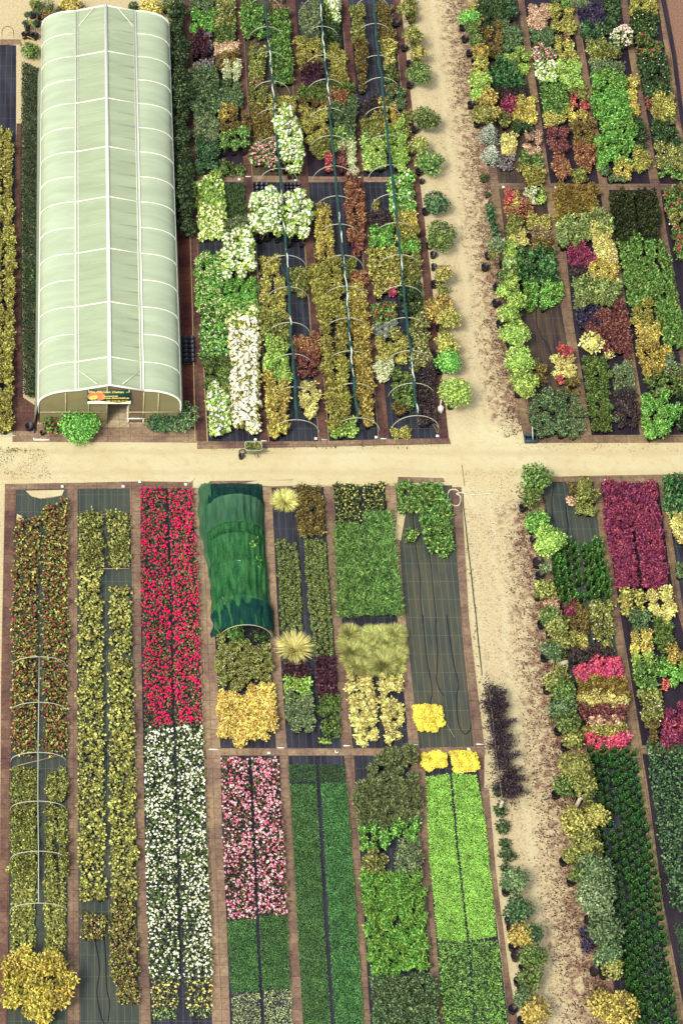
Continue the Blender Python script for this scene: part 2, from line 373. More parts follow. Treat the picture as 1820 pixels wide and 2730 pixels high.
# species: kind-name, phrase, category, form, palette, leaf, aspect, height, flowers (palette, count, size), options
SP = {}
LEAFX = 1.4
def sp(key, name, phrase, cat, form, pal, leaf=.075, asp=.55, h=.5, fl=None, dens=1.0, **o):
    SP[key] = dict(name=name, phrase=phrase, cat=cat, form=form, pal=pal, leaf=leaf * (LEAFX if leaf > .055 and form not in ('grass', 'cone') else 1.0), asp=asp, h=h, fl=fl, dens=dens, **o)
_protos = {}
def proto(key, r, h, var):
    k = (key, round(r, 2), round(h, 2), var)
    if k in _protos: return _protos[k]
    s = SP[key]; rng = np.random.default_rng(seed_of(k)); parts = []
    tall = s.get('stem', 0.0)
    form = s['form']; mixed = form == 'mound' and s['cat'] in ('shrub', 'rose bush') and r >= .2 and not tall and s['name'] not in ('golden_leaved_shrub', 'red_flowered_rose')
    if mixed and var == 2: form = 'upright'; h = h * 1.4
    elif mixed and var == 1: h = h * .9
    base = h * tall if tall else min(.16, h * .3)
    fb = foliage(form, r, h, s['leaf'] * (.8 if mixed and var == 1 else 1.0), rng, s['asp'], s['dens'], base if tall else base * .6, s.get('core', .66))
    parts.append(('foliage', fb.mesh('foliage', [LM(s['pal'])])))
    if s['fl']:
        fp, n, sz = s['fl']; n = max(1, int(n * (r / .3) ** 2))
        parts.append(('blossoms', blossoms(r, h, n, sz, rng, base if tall else 0).mesh('blossoms', [LM(fp)])))
    if s.get('canes'):
        cb = MB()
        for i in range(s['canes']):
            a = rng.uniform(0, 6.28); q = r * .4 * rng.uniform(.2, 1)
            cb.bar((q * math.cos(a), q * math.sin(a), .05), (q * math.cos(a) + rng.uniform(.0, .12), q * math.sin(a) + rng.uniform(-.05, .1), h * rng.uniform(1.05, 1.3)), .012, 5)
        parts.append(('cane', cb.mesh('cane', [plain('bamboo', (190, 175, 120), .7)])))
    pr = min(r * .55, .19); ph = min(.24, max(.09, h * .35))
    if tall:
        parts.append(('stem', stems(r, base + (h - base) * .4, rng, s.get('nstem', 1), .022, ph * .8).mesh('stem', [plain('bark', (150, 125, 90), .8)])))
    if s.get('pot', True):
        parts.append(('pot', pot_mb(pr, ph).mesh('pot', [plain('terracotta', (190, 105, 80), .8) if s.get('terra') else plain('black_plastic', (38, 36, 46), .45)])))
    _protos[k] = parts; return parts
KINDCOUNT = {}
def plant(key, p, r, h, label, group=None, rng=None, var=0, cat=None, name=None):
    s = SP[key]; rz = float(rng.uniform(0, 6.28)) if rng is not None else 0.0
    t = thing(name or s['name'], (float(p[0]), float(p[1]), 0.008), label, cat or s['cat'], group, rz)
    if rng is not None:
        q = float(rng.uniform(.84, 1.16)) if r < .2 else float(rng.uniform(.8, 1.18)); t.scale = (q * float(rng.uniform(.93, 1.07)), q, q * float(rng.uniform(.75, 1.25)))
    for pn, me in proto(key, r, h, var): link(pn, me, t)
    KINDCOUNT[t.name.split('.')[0]] = KINDCOUNT.get(t.name.split('.')[0], 0) + 1
    return t
def inside(P, poly):
    x, y = P[:, 0], P[:, 1]; r = np.zeros(len(P), bool); n = len(poly)
    for i in range(n):
        x1, y1 = poly[i][:2]; x2, y2 = poly[(i + 1) % n][:2]
        c = ((y1 > y) != (y2 > y)) & (x < (x2 - x1) * (y - y1) / (y2 - y1 + 1e-12) + x1)
        r ^= c
    return r
def hexgrid(poly, s, rng, jit=.16, ix=0.0, iy=0.0):
    pp = np.array([p[:2] for p in poly]); c = pp.mean(0)
    x0, y0 = pp.min(0); x1, y1 = pp.max(0); pts = []
    if y1 - y0 > 2.4 * iy: y0 += iy; y1 -= iy
    ny = max(1, int(round((y1 - y0) / (s * .866))) + 1)
    for j in range(ny):
        y = (y0 + y1) / 2 if ny == 1 else y0 + (y1 - y0) * (j + .02) / (ny - .96)
        row = np.linspace(x0, x1, max(2, int((x1 - x0) / (s * .1)) + 2)); m = inside(np.stack([row, np.full(len(row), y)], 1), pp)
        if not m.any(): continue
        # a furrow splits the row where the block does
        k = np.flatnonzero(m); runs = np.split(k, np.flatnonzero(np.diff(k) > 1) + 1)
        for q in runs:
            a, b = row[q[0]], row[q[-1]]
            if b - a > 2 * ix: a += ix; b -= ix
            else: a = b = (a + b) / 2
            n = max(1, int(round((b - a) / s)) + 1); off = (.2 if j % 2 else -.2) * s if n > 2 else 0
            for i in range(n): pts.append(((a + b) / 2 if n == 1 else a + (b - a) * i / (n - 1) + off * (0 < i < n - 1), y))
    pts = np.array(pts) if pts else c[None]
    return pts + rng.uniform(-jit, jit, pts.shape) * s
BLOCKS = []
def blk(zone, key, pts, sec, s=None, h=None, phrase=None, gap=0.0, r=None):
    BLOCKS.append(dict(zone=zone, key=key, pts=pts, sec=sec, s=s, h=h, phrase=phrase, gap=gap, r=r))
def flush_blocks():
    by = {}
    for b in BLOCKS:
        sp_ = SP[b['key']]; ox, oy, sc = ZN[b['zone']]
        b['v'] = oy + np.mean([p[1] for p in b['pts']]) / sc; b['u'] = ox + np.mean([p[0] for p in b['pts']]) / sc
        b['lab0'] = (b['phrase'] or sp_['phrase']) + ' ' + b['sec']
        by.setdefault(b['lab0'], []).append(b)
    for lab, L in by.items():
        if len(L) == 1: L[0]['label'] = lab; continue
        L.sort(key=lambda q: q['v'])
        if L[-1]['v'] - L[0]['v'] < 12 * len(L):
            L.sort(key=lambda q: q['u']); W = ['left', 'middle', 'right']
            W = W if len(L) == 3 else ['left', 'right'] if len(L) == 2 else ['leftmost', 'second', 'third', 'rightmost']
        else:
            W = {2: ['upper', 'lower'], 3: ['topmost', 'middle', 'lowest'], 4: ['topmost', 'second', 'third', 'lowest']}.get(len(L), ['topmost', 'second', 'third', 'fourth', 'lowest'])
        for q, wd in zip(L, W): q['label'] = wd + ' ' + lab
    for b in BLOCKS:
        k = b['key']; q = SP[k]; h = b['h'] or q['h']; s = b['s'] or q.get('sp', .5)
        if s >= .36 and not b['r']: s *= .98
        rng = np.random.default_rng(seed_of(b['zone'], b['pts'], k))
        poly = [Z(b['zone'], x, y, h * .8) for x, y in b['pts']]
        r = b['r'] or s * .6
        P = hexgrid(poly, s, rng, ix=.8 * r, iy=.35 * r)
        if not b['r'] and s > .33: P = P + rng.uniform(-.12, .12, P.shape) * s * [.6, 1]
        if b['gap']: P = P[rng.uniform(size=len(P)) > b['gap']]
        lab = b['label'] if len(P) < 2 else b['label']
        for i, p in enumerate(P):
            plant(k, p, r, h, lab, ('block of ' + lab) if len(P) > 1 else None, rng, int(rng.integers(3)))

# ---------------------------------------------------------------- species
S_ = 'shrub'
sp('olive', 'olive_shrub', 'olive green leafy shrub', S_, 'mound', 'olive')
sp('oliveup', 'olive_upright_shrub', 'olive green upright shrub', S_, 'upright', 'olive', leaf=.09, asp=.45, h=.6)
sp('yolive', 'yellow_green_shrub', 'yellow green leafy shrub', S_, 'mound', 'yolive')
sp('yolup', 'yellow_green_upright_shrub', 'yellow green upright shrub', S_, 'upright', 'yolive', leaf=.09, asp=.5, h=.6)
sp('yolfe', 'yellow_green_feathery_shrub', 'yellow green feathery shrub', S_, 'feather', 'yolive', leaf=.1, asp=.6, h=.65, dens=1.4)
sp('green', 'green_shrub', 'mid green leafy shrub', S_, 'mound', 'green')
sp('greenup', 'green_upright_shrub', 'mid green upright shrub', S_, 'upright', 'green', leaf=.09, asp=.5, h=.55)
sp('bright', 'bright_green_shrub', 'bright green leafy shrub', S_, 'mound', 'bright')
sp('fresh', 'fresh_green_shrub', 'fresh green divided-leaf shrub', S_, 'upright', 'fresh', leaf=.11, asp=.45, h=.6, dens=1.2)
sp('dgreen', 'dark_green_shrub', 'dark green dense shrub', S_, 'mound', 'dgreen')
sp('teal', 'blue_green_dark_shrub', 'dark teal green shrub', S_, 'mound', 'teal')
sp('bgreen', 'blue_green_shrub', 'blue green leafy shrub', S_, 'upright', 'bluegreen', leaf=.08, asp=.5, dens=1.3)
sp('sage', 'sage_shrub', 'sage green shrub', S_, 'upright', 'sage', leaf=.08, asp=.45, dens=1.3)
sp('sagefe', 'sage_feathery_shrub', 'sage green feathery shrub', S_, 'feather', 'sage', leaf=.09, asp=.5, h=.6, dens=1.5)
sp('dfeath', 'dark_feathery_conifer', 'dark green feathery conifer', 'conifer', 'feather', 'green', leaf=.09, asp=.6, dens=1.5)
sp('gold', 'golden_shrub', 'golden yellow shrub', S_, 'mound', 'gold')
sp('goldup', 'golden_upright_shrub', 'golden yellow upright shrub', S_, 'upright', 'gold', leaf=.09, asp=.5, h=.8, dens=1.3)
sp('gololive', 'golden_olive_shrub', 'golden olive shrub', S_, 'upright', 'goldolive', leaf=.09, asp=.5, h=.55, dens=1.2)
sp('paleyel', 'pale_yellow_shrub', 'pale yellow leafy shrub', S_, 'mound', 'paleyel')
sp('lime', 'lime_green_shrub', 'lime green leafy shrub', S_, 'mound', 'lime')
sp('limeup', 'lime_green_upright_shrub', 'lime green upright shrub', S_, 'upright', 'lime', leaf=.09, asp=.5, h=.6)
sp('purple', 'purple_leaved_shrub', 'dark purple leaved shrub', S_, 'upright', 'purple', leaf=.08, dens=1.3)
sp('magenta', 'magenta_leaved_shrub', 'crimson purple barberry shrub', S_, 'upright', 'magenta', leaf=.09, asp=.4, h=.55, dens=1.7)
sp('plum', 'plum_brown_shrub', 'dull plum brown shrub', S_, 'upright', 'plum', leaf=.07, dens=1.3)
sp('rust', 'rust_leaved_shrub', 'rust orange leaved shrub', S_, 'upright', 'rust', leaf=.08, asp=.5, dens=1.3)
sp('redbrown', 'red_brown_shrub', 'red brown leaved shrub', S_, 'upright', 'redbrown', leaf=.08, asp=.5, dens=1.3)
sp('bronze', 'bronze_shrub', 'bronze olive shrub', S_, 'upright', 'bronze', leaf=.075, asp=.5, dens=1.4)
sp('orange', 'orange_conifer', 'golden bronze feathery conifer', 'conifer', 'feather', 'orange', leaf=.11, asp=.6, h=.7, dens=1.7)
sp('cream', 'cream_leaved_shrub', 'creamy white leaved shrub', S_, 'mound', 'cream')
sp('peach', 'peach_leaved_shrub', 'peach pink leaved low shrub', S_, 'mound', 'peach', h=.35)
sp('tan', 'tan_shrub', 'tan brown withering shrub', S_, 'twig', 'tan', leaf=.07, dens=1.6)
sp('silver', 'silver_shrub', 'silvery green shrub', S_, 'feather', 'silver', leaf=.1, asp=.35, h=.7, dens=1.2)
sp('grey', 'grey_heather', 'grey white twiggy shrub', S_, 'twig', 'grey', leaf=.07, h=.35, dens=1.8)
sp('navy', 'dark_heather', 'blackish violet low shrub', S_, 'mound', 'navy', h=.4)
sp('redleaf', 'red_leaved_shrub', 'bright red leaved shrub', S_, 'upright', 'redleaf', leaf=.08, asp=.5, dens=1.2)
sp('hotpink', 'crimson_pink_shrub', 'vivid crimson pink shrub', S_, 'upright', 'hotpink', leaf=.09, asp=.5, dens=1.4)
sp('bamboo', 'bare_stemmed_shrub', 'bare brown stemmed shrub', S_, 'twig', 'bronze', leaf=.09, h=.9, dens=1.8)
sp('hydw', 'white_hydrangea', 'white flowering hydrangea', 'hydrangea', 'mound', 'lime', leaf=.1, h=.6, fl=('f_white', 20, .095))
sp('hydws', 'white_hydrangea', 'tall stemmed white hydrangea', 'hydrangea', 'mound', 'lime', leaf=.1, h=1.3, fl=('f_white', 19, .095), stem=.62, nstem=3)
sp('hydc', 'cream_hydrangea', 'cream flowering hydrangea', 'hydrangea', 'mound', 'lime', leaf=.1, h=.6, fl=('f_cream', 18, .085))
sp('hydwc', 'full_white_hydrangea', 'densely flowering creamy white hydrangea', 'hydrangea', 'mound', 'yolive', leaf=.1, h=.65, fl=('f_white', 34, .105))
sp('hydl', 'lime_hydrangea', 'lime green hydrangea with few white heads', 'hydrangea', 'mound', 'lime', leaf=.1, h=.55, fl=('f_white', 2.5, .09))
sp('hydg', 'pink_tinged_hydrangea', 'green hydrangea with few pale pink heads', 'hydrangea', 'mound', 'bright', leaf=.1, h=.6, fl=('f_palepink', 6, .07))
sp('hydp', 'pink_hydrangea', 'pale pink flowering hydrangea', 'hydrangea', 'mound', 'green', leaf=.09, h=.6, fl=('f_palepink', 34, .08))
sp('hydpk', 'rose_pink_hydrangea', 'rose pink flowering hydrangea', 'hydrangea', 'mound', 'green', leaf=.09, h=.6, fl=('f_pink', 26, .07))
sp('creamfl', 'cream_flowered_shrub', 'green shrub dotted with cream flowers', S_, 'mound', 'bright', leaf=.08, h=.6, fl=('f_cream', 20, .045))
sp('limefl', 'white_dotted_lime_shrub', 'lime shrub dotted with tiny white flowers', S_, 'mound', 'lime', leaf=.08, h=.55, fl=('f_white', 5, .04))
sp('rosep', 'pink_rose', 'green rose bush with pink flowers', 'rose bush', 'mound', 'green', leaf=.08, fl=('f_red', 5, .05))
sp('rosepp', 'pale_pink_rose', 'green rose bush with pale pink flowers', 'rose bush', 'mound', 'olive', leaf=.08, fl=('f_palepink', 6, .045))
sp('rosey', 'yellow_rose', 'dark green rose bush with pale yellow flowers', 'rose bush', 'mound', 'dgreen', leaf=.08, fl=('f_yellow', 5, .05))
sp('rosed', 'dark_rose', 'dark green rose bush with white buds', 'rose bush', 'mound', 'dgreen', leaf=.08, fl=('f_white', 2, .04))
sp('greendot', 'red_dotted_shrub', 'green shrub dotted with red berries', S_, 'mound', 'green', leaf=.08, fl=('f_red', 2, .035))
sp('whdot', 'white_dotted_shrub', 'olive shrub speckled with small white flowers', S_, 'upright', 'olive', leaf=.08, asp=.45, h=.5, fl=('f_white', 9, .025), dens=1.4)
sp('limeg', 'vivid_green_upright_shrub', 'dense vivid green shrub', S_, 'upright', 'limeg', leaf=.09, asp=.4, h=.6, dens=1.5)
sp('thuja', 'column_thuja', 'small cone shaped green thuja', 'conifer', 'cone', 'thujac', leaf=.085, asp=.6, h=.85, sp=.3)
sp('thujad', 'dark_thuja', 'small dark green cone conifer in a row', 'conifer', 'cone', 'thuja_row', leaf=.06, asp=.6, h=.55, sp=.3)
sp('darkcon', 'dark_conifer', 'dark olive conifer', 'conifer', 'cone', 'darkcon', leaf=.09, asp=.6, h=.85, dens=1.3)
sp('boxball', 'potted_box_plant', 'small potted olive green box plant', 'box plant', 'crown', 'boxp', leaf=.045, asp=.7, h=.2)
sp('boxdark', 'potted_dark_plant', 'small potted dark green plant', 'potted plant', 'crown', 'dgreen', leaf=.05, asp=.7, h=.2)
sp('euony', 'variegated_plant', 'dark green plant with yellow tips', 'potted plant', 'upright', 'var', leaf=.07, asp=.6, h=.3)
sp('roseolive', 'red_flowered_rose', 'small olive leaved rose with red buds', 'rose bush', 'mound', 'roseleaf', leaf=.08, asp=.6, h=.34, fl=('f_red', 7, .036), dens=.5, core=.35)
sp('heuch', 'yellow_leaved_rose', 'small yellow leaved rose', 'rose bush', 'mound', 'yellowbed', leaf=.085, asp=.7, h=.32, dens=.5, core=.35)
sp('heuchp', 'pink_budded_rose', 'olive leaved rose with pale pink buds', 'rose bush', 'mound', 'olive', leaf=.08, asp=.65, h=.34, fl=('f_palepink', 4, .03), dens=.65, core=.4)
sp('heuchb', 'bronze_leaved_rose', 'small bronze leaved rose with pink buds', 'rose bush', 'mound', 'roseleaf', leaf=.08, asp=.6, h=.34, fl=('f_pink', 6, .034), dens=.5, core=.35)
sp('heuchw', 'white_budded_plant', 'tiny olive plant with white tag', 'potted plant', 'mound', 'olive', leaf=.07, asp=.6, h=.22, fl=('f_white', 2.2, .025))
sp('ygrass', 'pale_yellow_grass', 'pale yellow ornamental grass clump', 'grass clump', 'grass', 'paleyel', leaf=.022, h=.55, dens=2.2)
sp('limegrass', 'lime_grass', 'yellow green ornamental grass clump', 'grass clump', 'grass', 'limegrassp', leaf=.02, h=.6, dens=2.6)
sp('goldmass', 'golden_leaved_shrub', 'golden orange leaved low shrub', S_, 'mound', 'deepgold', leaf=.07, asp=.6, h=.45)
sp('mum', 'yellow_chrysanthemum', 'bright yellow chrysanthemum', 'chrysanthemum', 'mound', 'mum', leaf=.05, asp=.8, h=.3, dens=1.4, sp=.32)
sp('goldbig', 'golden_bush', 'large golden bush with green leaf edges', S_, 'upright', 'goldbush', leaf=.1, asp=.5, h=.9, dens=1.5)
sp('rosemary', 'grey_green_feathery_shrub', 'dull grey green needle leaved shrub', S_, 'feather', 'rosem', leaf=.1, asp=.5, h=.7, dens=1.8)
sp('stake', 'staked_lime_shrub', 'tall sage green shrub tied to bamboo cane', S_, 'upright', 'sagelime', leaf=.09, asp=.55, h=.9, canes=1, dens=1.2)
sp('staked', 'staked_dark_shrub', 'dark green glossy shrub with bamboo cane', S_, 'mound', 'bright2', leaf=.09, asp=.55, h=.8, canes=1)
sp('std', 'stemmed_green_shrub', 'green topped shrub on bare pale stems', S_, 'mound', 'fresh', leaf=.09, h=1.15, stem=.62, nstem=3)
sp('terra', 'terracotta_potted_rose', 'green potted rose in terracotta pot', 'potted plant', 'mound', 'fresh', leaf=.08, h=.5, terra=True)
sp('hedgecon', 'hedge_conifer', 'dark green hedge conifer', 'conifer', 'mound', 'hedgep', leaf=.09, asp=.5, h=1.2)
PAL.update(
 hedgep=[(24, 40, 24), (38, 58, 32), (56, 80, 40), (92, 112, 54)],
 thuja_row=[(26, 70, 28), (44, 98, 36), (70, 132, 48), (116, 172, 66)],
 boxp=[(56, 78, 36), (86, 108, 48), (124, 144, 64), (176, 188, 96)],
 yellowbed=[(120, 130, 52), (152, 156, 62), (178, 176, 74), (202, 198, 98)],
 limegrassp=[(140, 155, 70), (175, 185, 88), (205, 208, 108), (222, 220, 130)],
 goldbush=[(96, 122, 44), (176, 164, 48), (216, 188, 60), (238, 208, 84)],
 thujac=[(36, 84, 28), (64, 124, 42), (98, 162, 56), (140, 194, 78)], limeg=[(54, 112, 32), (88, 156, 42), (124, 190, 54), (176, 214, 84)],
 rosem=[(72, 88, 56), (102, 118, 72), (134, 148, 90), (166, 176, 108)],
 sagelime=[(85, 115, 60), (120, 148, 72), (158, 178, 90), (185, 200, 110)],
 bright2=[(22, 60, 36), (36, 88, 46), (60, 125, 60), (110, 160, 70)])

c1u = 'in the far hedge side bed'
c1l = 'in the near greenhouse side bed'
c2u, c2l = 'under the far left row of hoops', 'under the near left row of hoops'
c3u, c3l = 'under the far middle row of hoops', 'under the near middle row of hoops'
c4u, c4l = 'under the far right row of hoops', 'under the near right row of hoops'
r1u, r1l = 'in the far bed by the track', 'in the near upper bed by the track'
r2u, r2l = 'in the second far bed', 'in the second near bed'
r3u, r3l = 'in the third far bed', 'in the third near bed'
r4u, r4l = 'in the far right rose bed', 'in the right edge rose bed'
q1, q2 = 'in the first lower right bed', 'in the second lower right bed'
# first bed right of the greenhouse
blk('C', 'bgreen', [(100,-20),(330,-20),(330,130),(100,130)], c1u)
blk('C', 'bright', [(105,130),(350,140),(340,310),(110,330)], c1u, s=.38)
blk('C', 'purple', [(100,340),(280,350),(280,540),(120,540)], c1u, s=.36, h=.6)
blk('C', 'grey', [(200,290),(325,290),(315,490),(250,490)], c1u, s=.36)
blk('C', 'grey', [(130,595),(340,580),(340,670),(130,670)], c1u, s=.3)
blk('C', 'rosepp', [(350,-20),(550,-20),(550,250),(350,260)], c1u, s=.42, phrase='rusty tipped olive shrub')
blk('C', 'greenup', [(350,260),(550,270),(550,400),(350,420)], c1u, s=.42)
blk('C', 'peach', [(345,420),(580,420),(580,520),(350,530)], c1u, s=.32)
blk('C', 'bronze', [(360,520),(580,530),(580,610),(420,670),(360,670)], c1u, s=.38)
blk('C', 'cream', [(430,600),(600,610),(600,790),(430,790)], c1u, s=.38)
blk('C', 'bgreen', [(80,680),(370,690),(400,820),(400,1000),(350,1130),(150,1130),(90,930)], c1u, s=.5, h=.75, phrase='tall blue green shrub')
blk('C', 'bgreen', [(410,830),(620,830),(620,1060),(400,1060)], c1u, s=.45)
blk('C', 'gololive', [(380,1060),(560,1070),(560,1170),(390,1170)], c1u, s=.4)
blk('C', 'sage', [(140,1130),(390,1150),(380,1400),(150,1380)], c1u, s=.45)
blk('C', 'bronze', [(390,1170),(690,1150),(690,1290),(400,1300)], c1u, s=.45, h=.65, phrase='tall bronze feathery shrub')
blk('C', 'std', [(400,1300),(680,1300),(680,1430),(410,1430)], c1u, s=.42)
blk('C', 'teal', [(150,1400),(380,1390),(385,1660),(165,1690)], c1u, s=.36, phrase='glossy dark green clipped shrub')
blk('C', 'green', [(405,1630),(635,1640),(635,1730),(410,1730)], c1u, s=.34, h=.35)
blk('D', 'hydl', [(165,130),(420,110),(430,390),(180,390)], c1l, s=.45)
blk('D', 'hydc', [(180,390),(440,380),(430,690),(200,690)], c1l, s=.42)
blk('D', 'boxdark', [(440,190),(640,190),(655,530),(455,545)], c1l, s=.19, r=.085)
blk('D', 'sage', [(445,550),(690,540),(670,720),(455,700)], c1l, s=.42, phrase='narrow leaved grey green shrub')
blk('D', 'hydws', [(420,710),(720,710),(730,1050),(430,1070)], c1l, s=.48)
blk('D', 'creamfl', [(140,900),(430,880),(440,1340),(430,1540),(180,1520)], c1l, s=.45)
blk('D', 'bright', [(440,1130),(770,1130),(775,1560),(440,1550)], c1l, s=.38, phrase='glossy bright green shrub')
blk('E', 'hydc', [(430,200),(770,150),(760,390),(440,380)], c1l, s=.45, phrase='cream and pink headed hydrangea')
blk('E', 'hydg', [(210,240),(440,250),(470,650),(210,660)], c1l, s=.48)
blk('E', 'hydwc', [(480,390),(770,380),(770,930),(500,930)], c1l, s=.45)
blk('E', 'green', [(230,700),(500,720),(500,1050),(260,1010)], c1l, s=.48, h=.6)
blk('E', 'hydwc', [(490,950),(790,940),(780,1440),(530,1400)], c1l, s=.45)
blk('E', 'hydw', [(280,980),(490,1010),(490,1440),(300,1470)], c1l, s=.42)
# left row of hoops
blk('C', 'fresh', [(610,0),(840,20),(840,330),(620,340)], c2u, s=.38, phrase='mid green bushy shrub')
blk('C', 'tan', [(900,-20),(1050,-20),(1050,100),(900,90)], c2u, s=.4)
blk('C', 'fresh', [(880,115),(1075,115),(1130,800),(930,800)], c2u, s=.38, phrase='mid green bushy shrub in the long strip')
blk('C', 'olive', [(690,480),(850,500),(850,730),(690,740)], c2u, s=.45, h=.9)
blk('C', 'tan', [(690,740),(800,740),(820,860),(690,860)], c2u, s=.32)
blk('C', 'oliveup', [(690,860),(860,860),(850,1040),(690,1040)], c2u, s=.4)
blk('C', 'yolive', [(870,980),(1170,980),(1150,1150),(880,1180)], c2u, s=.48)
blk('C', 'bronze', [(700,1050),(860,1060),(930,1250),(930,1400),(720,1400)], c2u, s=.42)
blk('C', 'hydpk', [(715,1420),(960,1410),(980,1650),(740,1620)], c2u, s=.42, phrase='white and pink flowering hydrangea')
blk('C', 'hydws', [(930,1170),(1150,1150),(1230,1450),(1210,1660),(1010,1640),(980,1400)], c2u, s=.46)
blk('D', 'hydws', [(700,290),(1000,280),(1010,640),(710,640)], c2l, s=.42)
blk('D', 'hydws', [(1045,300),(1310,320),(1270,690),(1060,690)], c2l, s=.42)
blk('D', 'yolive', [(790,920),(990,920),(990,1060),(810,1070)], c2l, s=.3, h=.3, phrase='small potted yellow green shrub')
blk('E', 'yolive', [(820,-60),(1020,-50),(1060,250),(1060,300),(800,300)], c2l, s=.45, phrase='pale olive shrub')
blk('D', 'olive', [(1090,1040),(1280,1050),(1290,1270),(1110,1290)], c2l, s=.48)
blk('E', 'oliveup', [(800,290),(1080,300),(1090,600),(830,560)], c2l, s=.48)
blk('E', 'lime', [(835,560),(1090,580),(1110,900),(840,900)], c2l, s=.45, h=.7)
blk('E', 'goldup', [(850,900),(1080,960),(1080,1450),(890,1480)], c2l, s=.45, phrase='pale gold upright shrub')
blk('E', 'rust', [(1130,530),(1370,530),(1390,700),(1140,700)], c2l, s=.42)
blk('E', 'redbrown', [(1150,720),(1390,720),(1350,870),(1170,880)], c2l, s=.42)
blk('E', 'paleyel', [(1180,1000),(1380,1000),(1370,1270),(1200,1250)], c2l, s=.42, h=.6)
# middle row
blk('C', 'sage', [(1180,50),(1400,50),(1400,350),(1200,350)], c3u, s=.55, h=.9)
blk('F', 'dgreen', [(150,200),(310,200),(320,420),(180,430)], c3u, s=.5)
blk('F', 'green', [(130,60),(230,60),(240,200),(140,200)], c3u, s=.45)
blk('F', 'hydw', [(150,-20),(310,-20),(310,190),(250,190)], c3u, s=.4, h=.8)
blk('C', 'yolfe', [(1140,400),(1410,390),(1420,640),(1190,650)], c3u, s=.5)
blk('F', 'yolfe', [(180,440),(340,440),(385,760),(210,770)], c3u, s=.5)
blk('C', 'purple', [(1200,650),(1420,640),(1430,830),(1220,840)], c3u, s=.45)
blk('C', 'dfeath', [(1150,850),(1450,830),(1460,980),(1170,990)], c3u, s=.5)
blk('F', 'dfeath', [(200,780),(420,800),(440,890),(210,900)], c3u, s=.45)
blk('C', 'bronze', [(1180,1010),(1480,1000),(1480,1090),(1190,1100)], c3u, s=.45)
blk('F', 'rust', [(150,900),(370,890),(380,990),(210,1000)], c3u, s=.42)
blk('F', 'bgreen', [(220,1010),(460,960),(450,1280),(230,1290)], c3u, s=.5, h=.8)
blk('C', 'yolive', [(1190,1110),(1480,1110),(1500,1360),(1280,1380),(1200,1320)], c3u, s=.48, h=.6)
blk('F', 'lime', [(240,1290),(440,1290),(430,1390),(250,1400)], c3u, s=.42, phrase='light green leafy shrub')
blk('C', 'olive', [(1290,1390),(1500,1380),(1510,1520),(1300,1530)], c3u, s=.42)
blk('F', 'redleaf', [(165,1440),(235,1440),(235,1600),(160,1600)], c3u, s=.3)
blk('F', 'redbrown', [(275,1440),(370,1440),(370,1620),(285,1620)], c3u, s=.34)
blk('F', 'cream', [(270,1390),(450,1400),(455,1640),(390,1600),(380,1450)], c3u, s=.4, phrase='pale green variegated shrub')
blk('G', 'goldup', [(65,390),(215,380),(255,880),(150,890),(85,890)], c3l, s=.36)
blk('G', 'rust', [(360,180),(480,180),(550,300),(530,700),(390,700),(360,520)], c3l, s=.42, h=.7)
blk('G', 'redbrown', [(360,110),(440,110),(440,200),(350,200)], c3l, s=.36)
blk('G', 'redbrown', [(400,700),(530,700),(520,850),(430,850)], c3l, s=.38)
blk('G', 'yolfe', [(40,910),(320,910),(340,1140),(360,1425),(90,1425),(20,1100)], c3l, s=.55, h=.9)
blk('G', 'oliveup', [(360,890),(450,900),(450,1000),(370,1040)], c3l, s=.42)
blk('G', 'rust', [(410,1010),(560,1010),(555,1120),(410,1120)], c3l, s=.4, phrase='dark rust leaved shrub')
blk('G', 'gold', [(385,1150),(540,1160),(565,1420),(395,1420)], c3l, s=.42)
blk('H', 'yolfe', [(110,10),(360,10),(380,400),(400,1120),(250,1200),(190,1130),(110,400)], c3l, s=.6, h=.95, phrase='large yellow green feathery shrub')
blk('H', 'gololive', [(400,10),(550,10),(570,240),(600,400),(620,760),(640,1150),(500,1160),(440,760)], c3l, s=.5, h=.75)
blk('H', 'limeup', [(200,1160),(470,1150),(470,1280),(210,1280)], c3l, s=.42)
# right row
blk('F', 'olive', [(400,60),(540,60),(550,380),(430,390)], c4u, s=.42)
blk('F', 'bamboo', [(440,380),(570,390),(560,800),(480,810)], c4u, s=.34)
blk('F', 'bronze', [(650,50),(800,50),(825,380),(690,390)], c4u, s=.45, h=.7)
blk('F', 'yolive', [(690,380),(820,380),(845,620),(730,640)], c4u, s=.42)
blk('F', 'rosep', [(730,650),(845,650),(865,860),(745,860)], c4u, s=.4)
blk('F', 'bgreen', [(740,850),(910,840),(920,1000),(740,990)], c4u, s=.45)
blk('F', 'plum', [(490,950),(700,930),(710,1100),(490,1100)], c4u, s=.45)
blk('F', 'gololive', [(650,970),(860,970),(880,1180),(690,1180)], c4u, s=.45)
blk('F', 'olive', [(500,1110),(710,1120),(720,1320),(510,1320)], c4u, s=.45)
blk('F', 'oliveup', [(880,1050),(985,1060),(980,1260),(890,1270)], c4u, s=.42)
blk('F', 'lime', [(730,1190),(920,1190),(930,1400),(750,1400)], c4u, s=.45)
blk('F', 'limefl', [(510,1330),(740,1310),(740,1590),(530,1590)], c4u, s=.42)
blk('F', 'lime', [(790,1420),(960,1410),(940,1610),(800,1590)], c4u, s=.42, phrase='pale lime leafy shrub')
blk('G', 'hydg', [(775,110),(980,110),(1010,430),(790,440)], c4l, s=.42, phrase='light green shrub with pale pink flowers')
blk('G', 'gold', [(810,440),(1030,440),(1050,610),(860,620)], c4l, s=.42)
blk('G', 'yolive', [(835,630),(1050,630),(1050,730),(840,730)], c4l, s=.4)
blk('G', 'bright', [(880,730),(1070,730),(1065,820),(890,820)], c4l, s=.36)
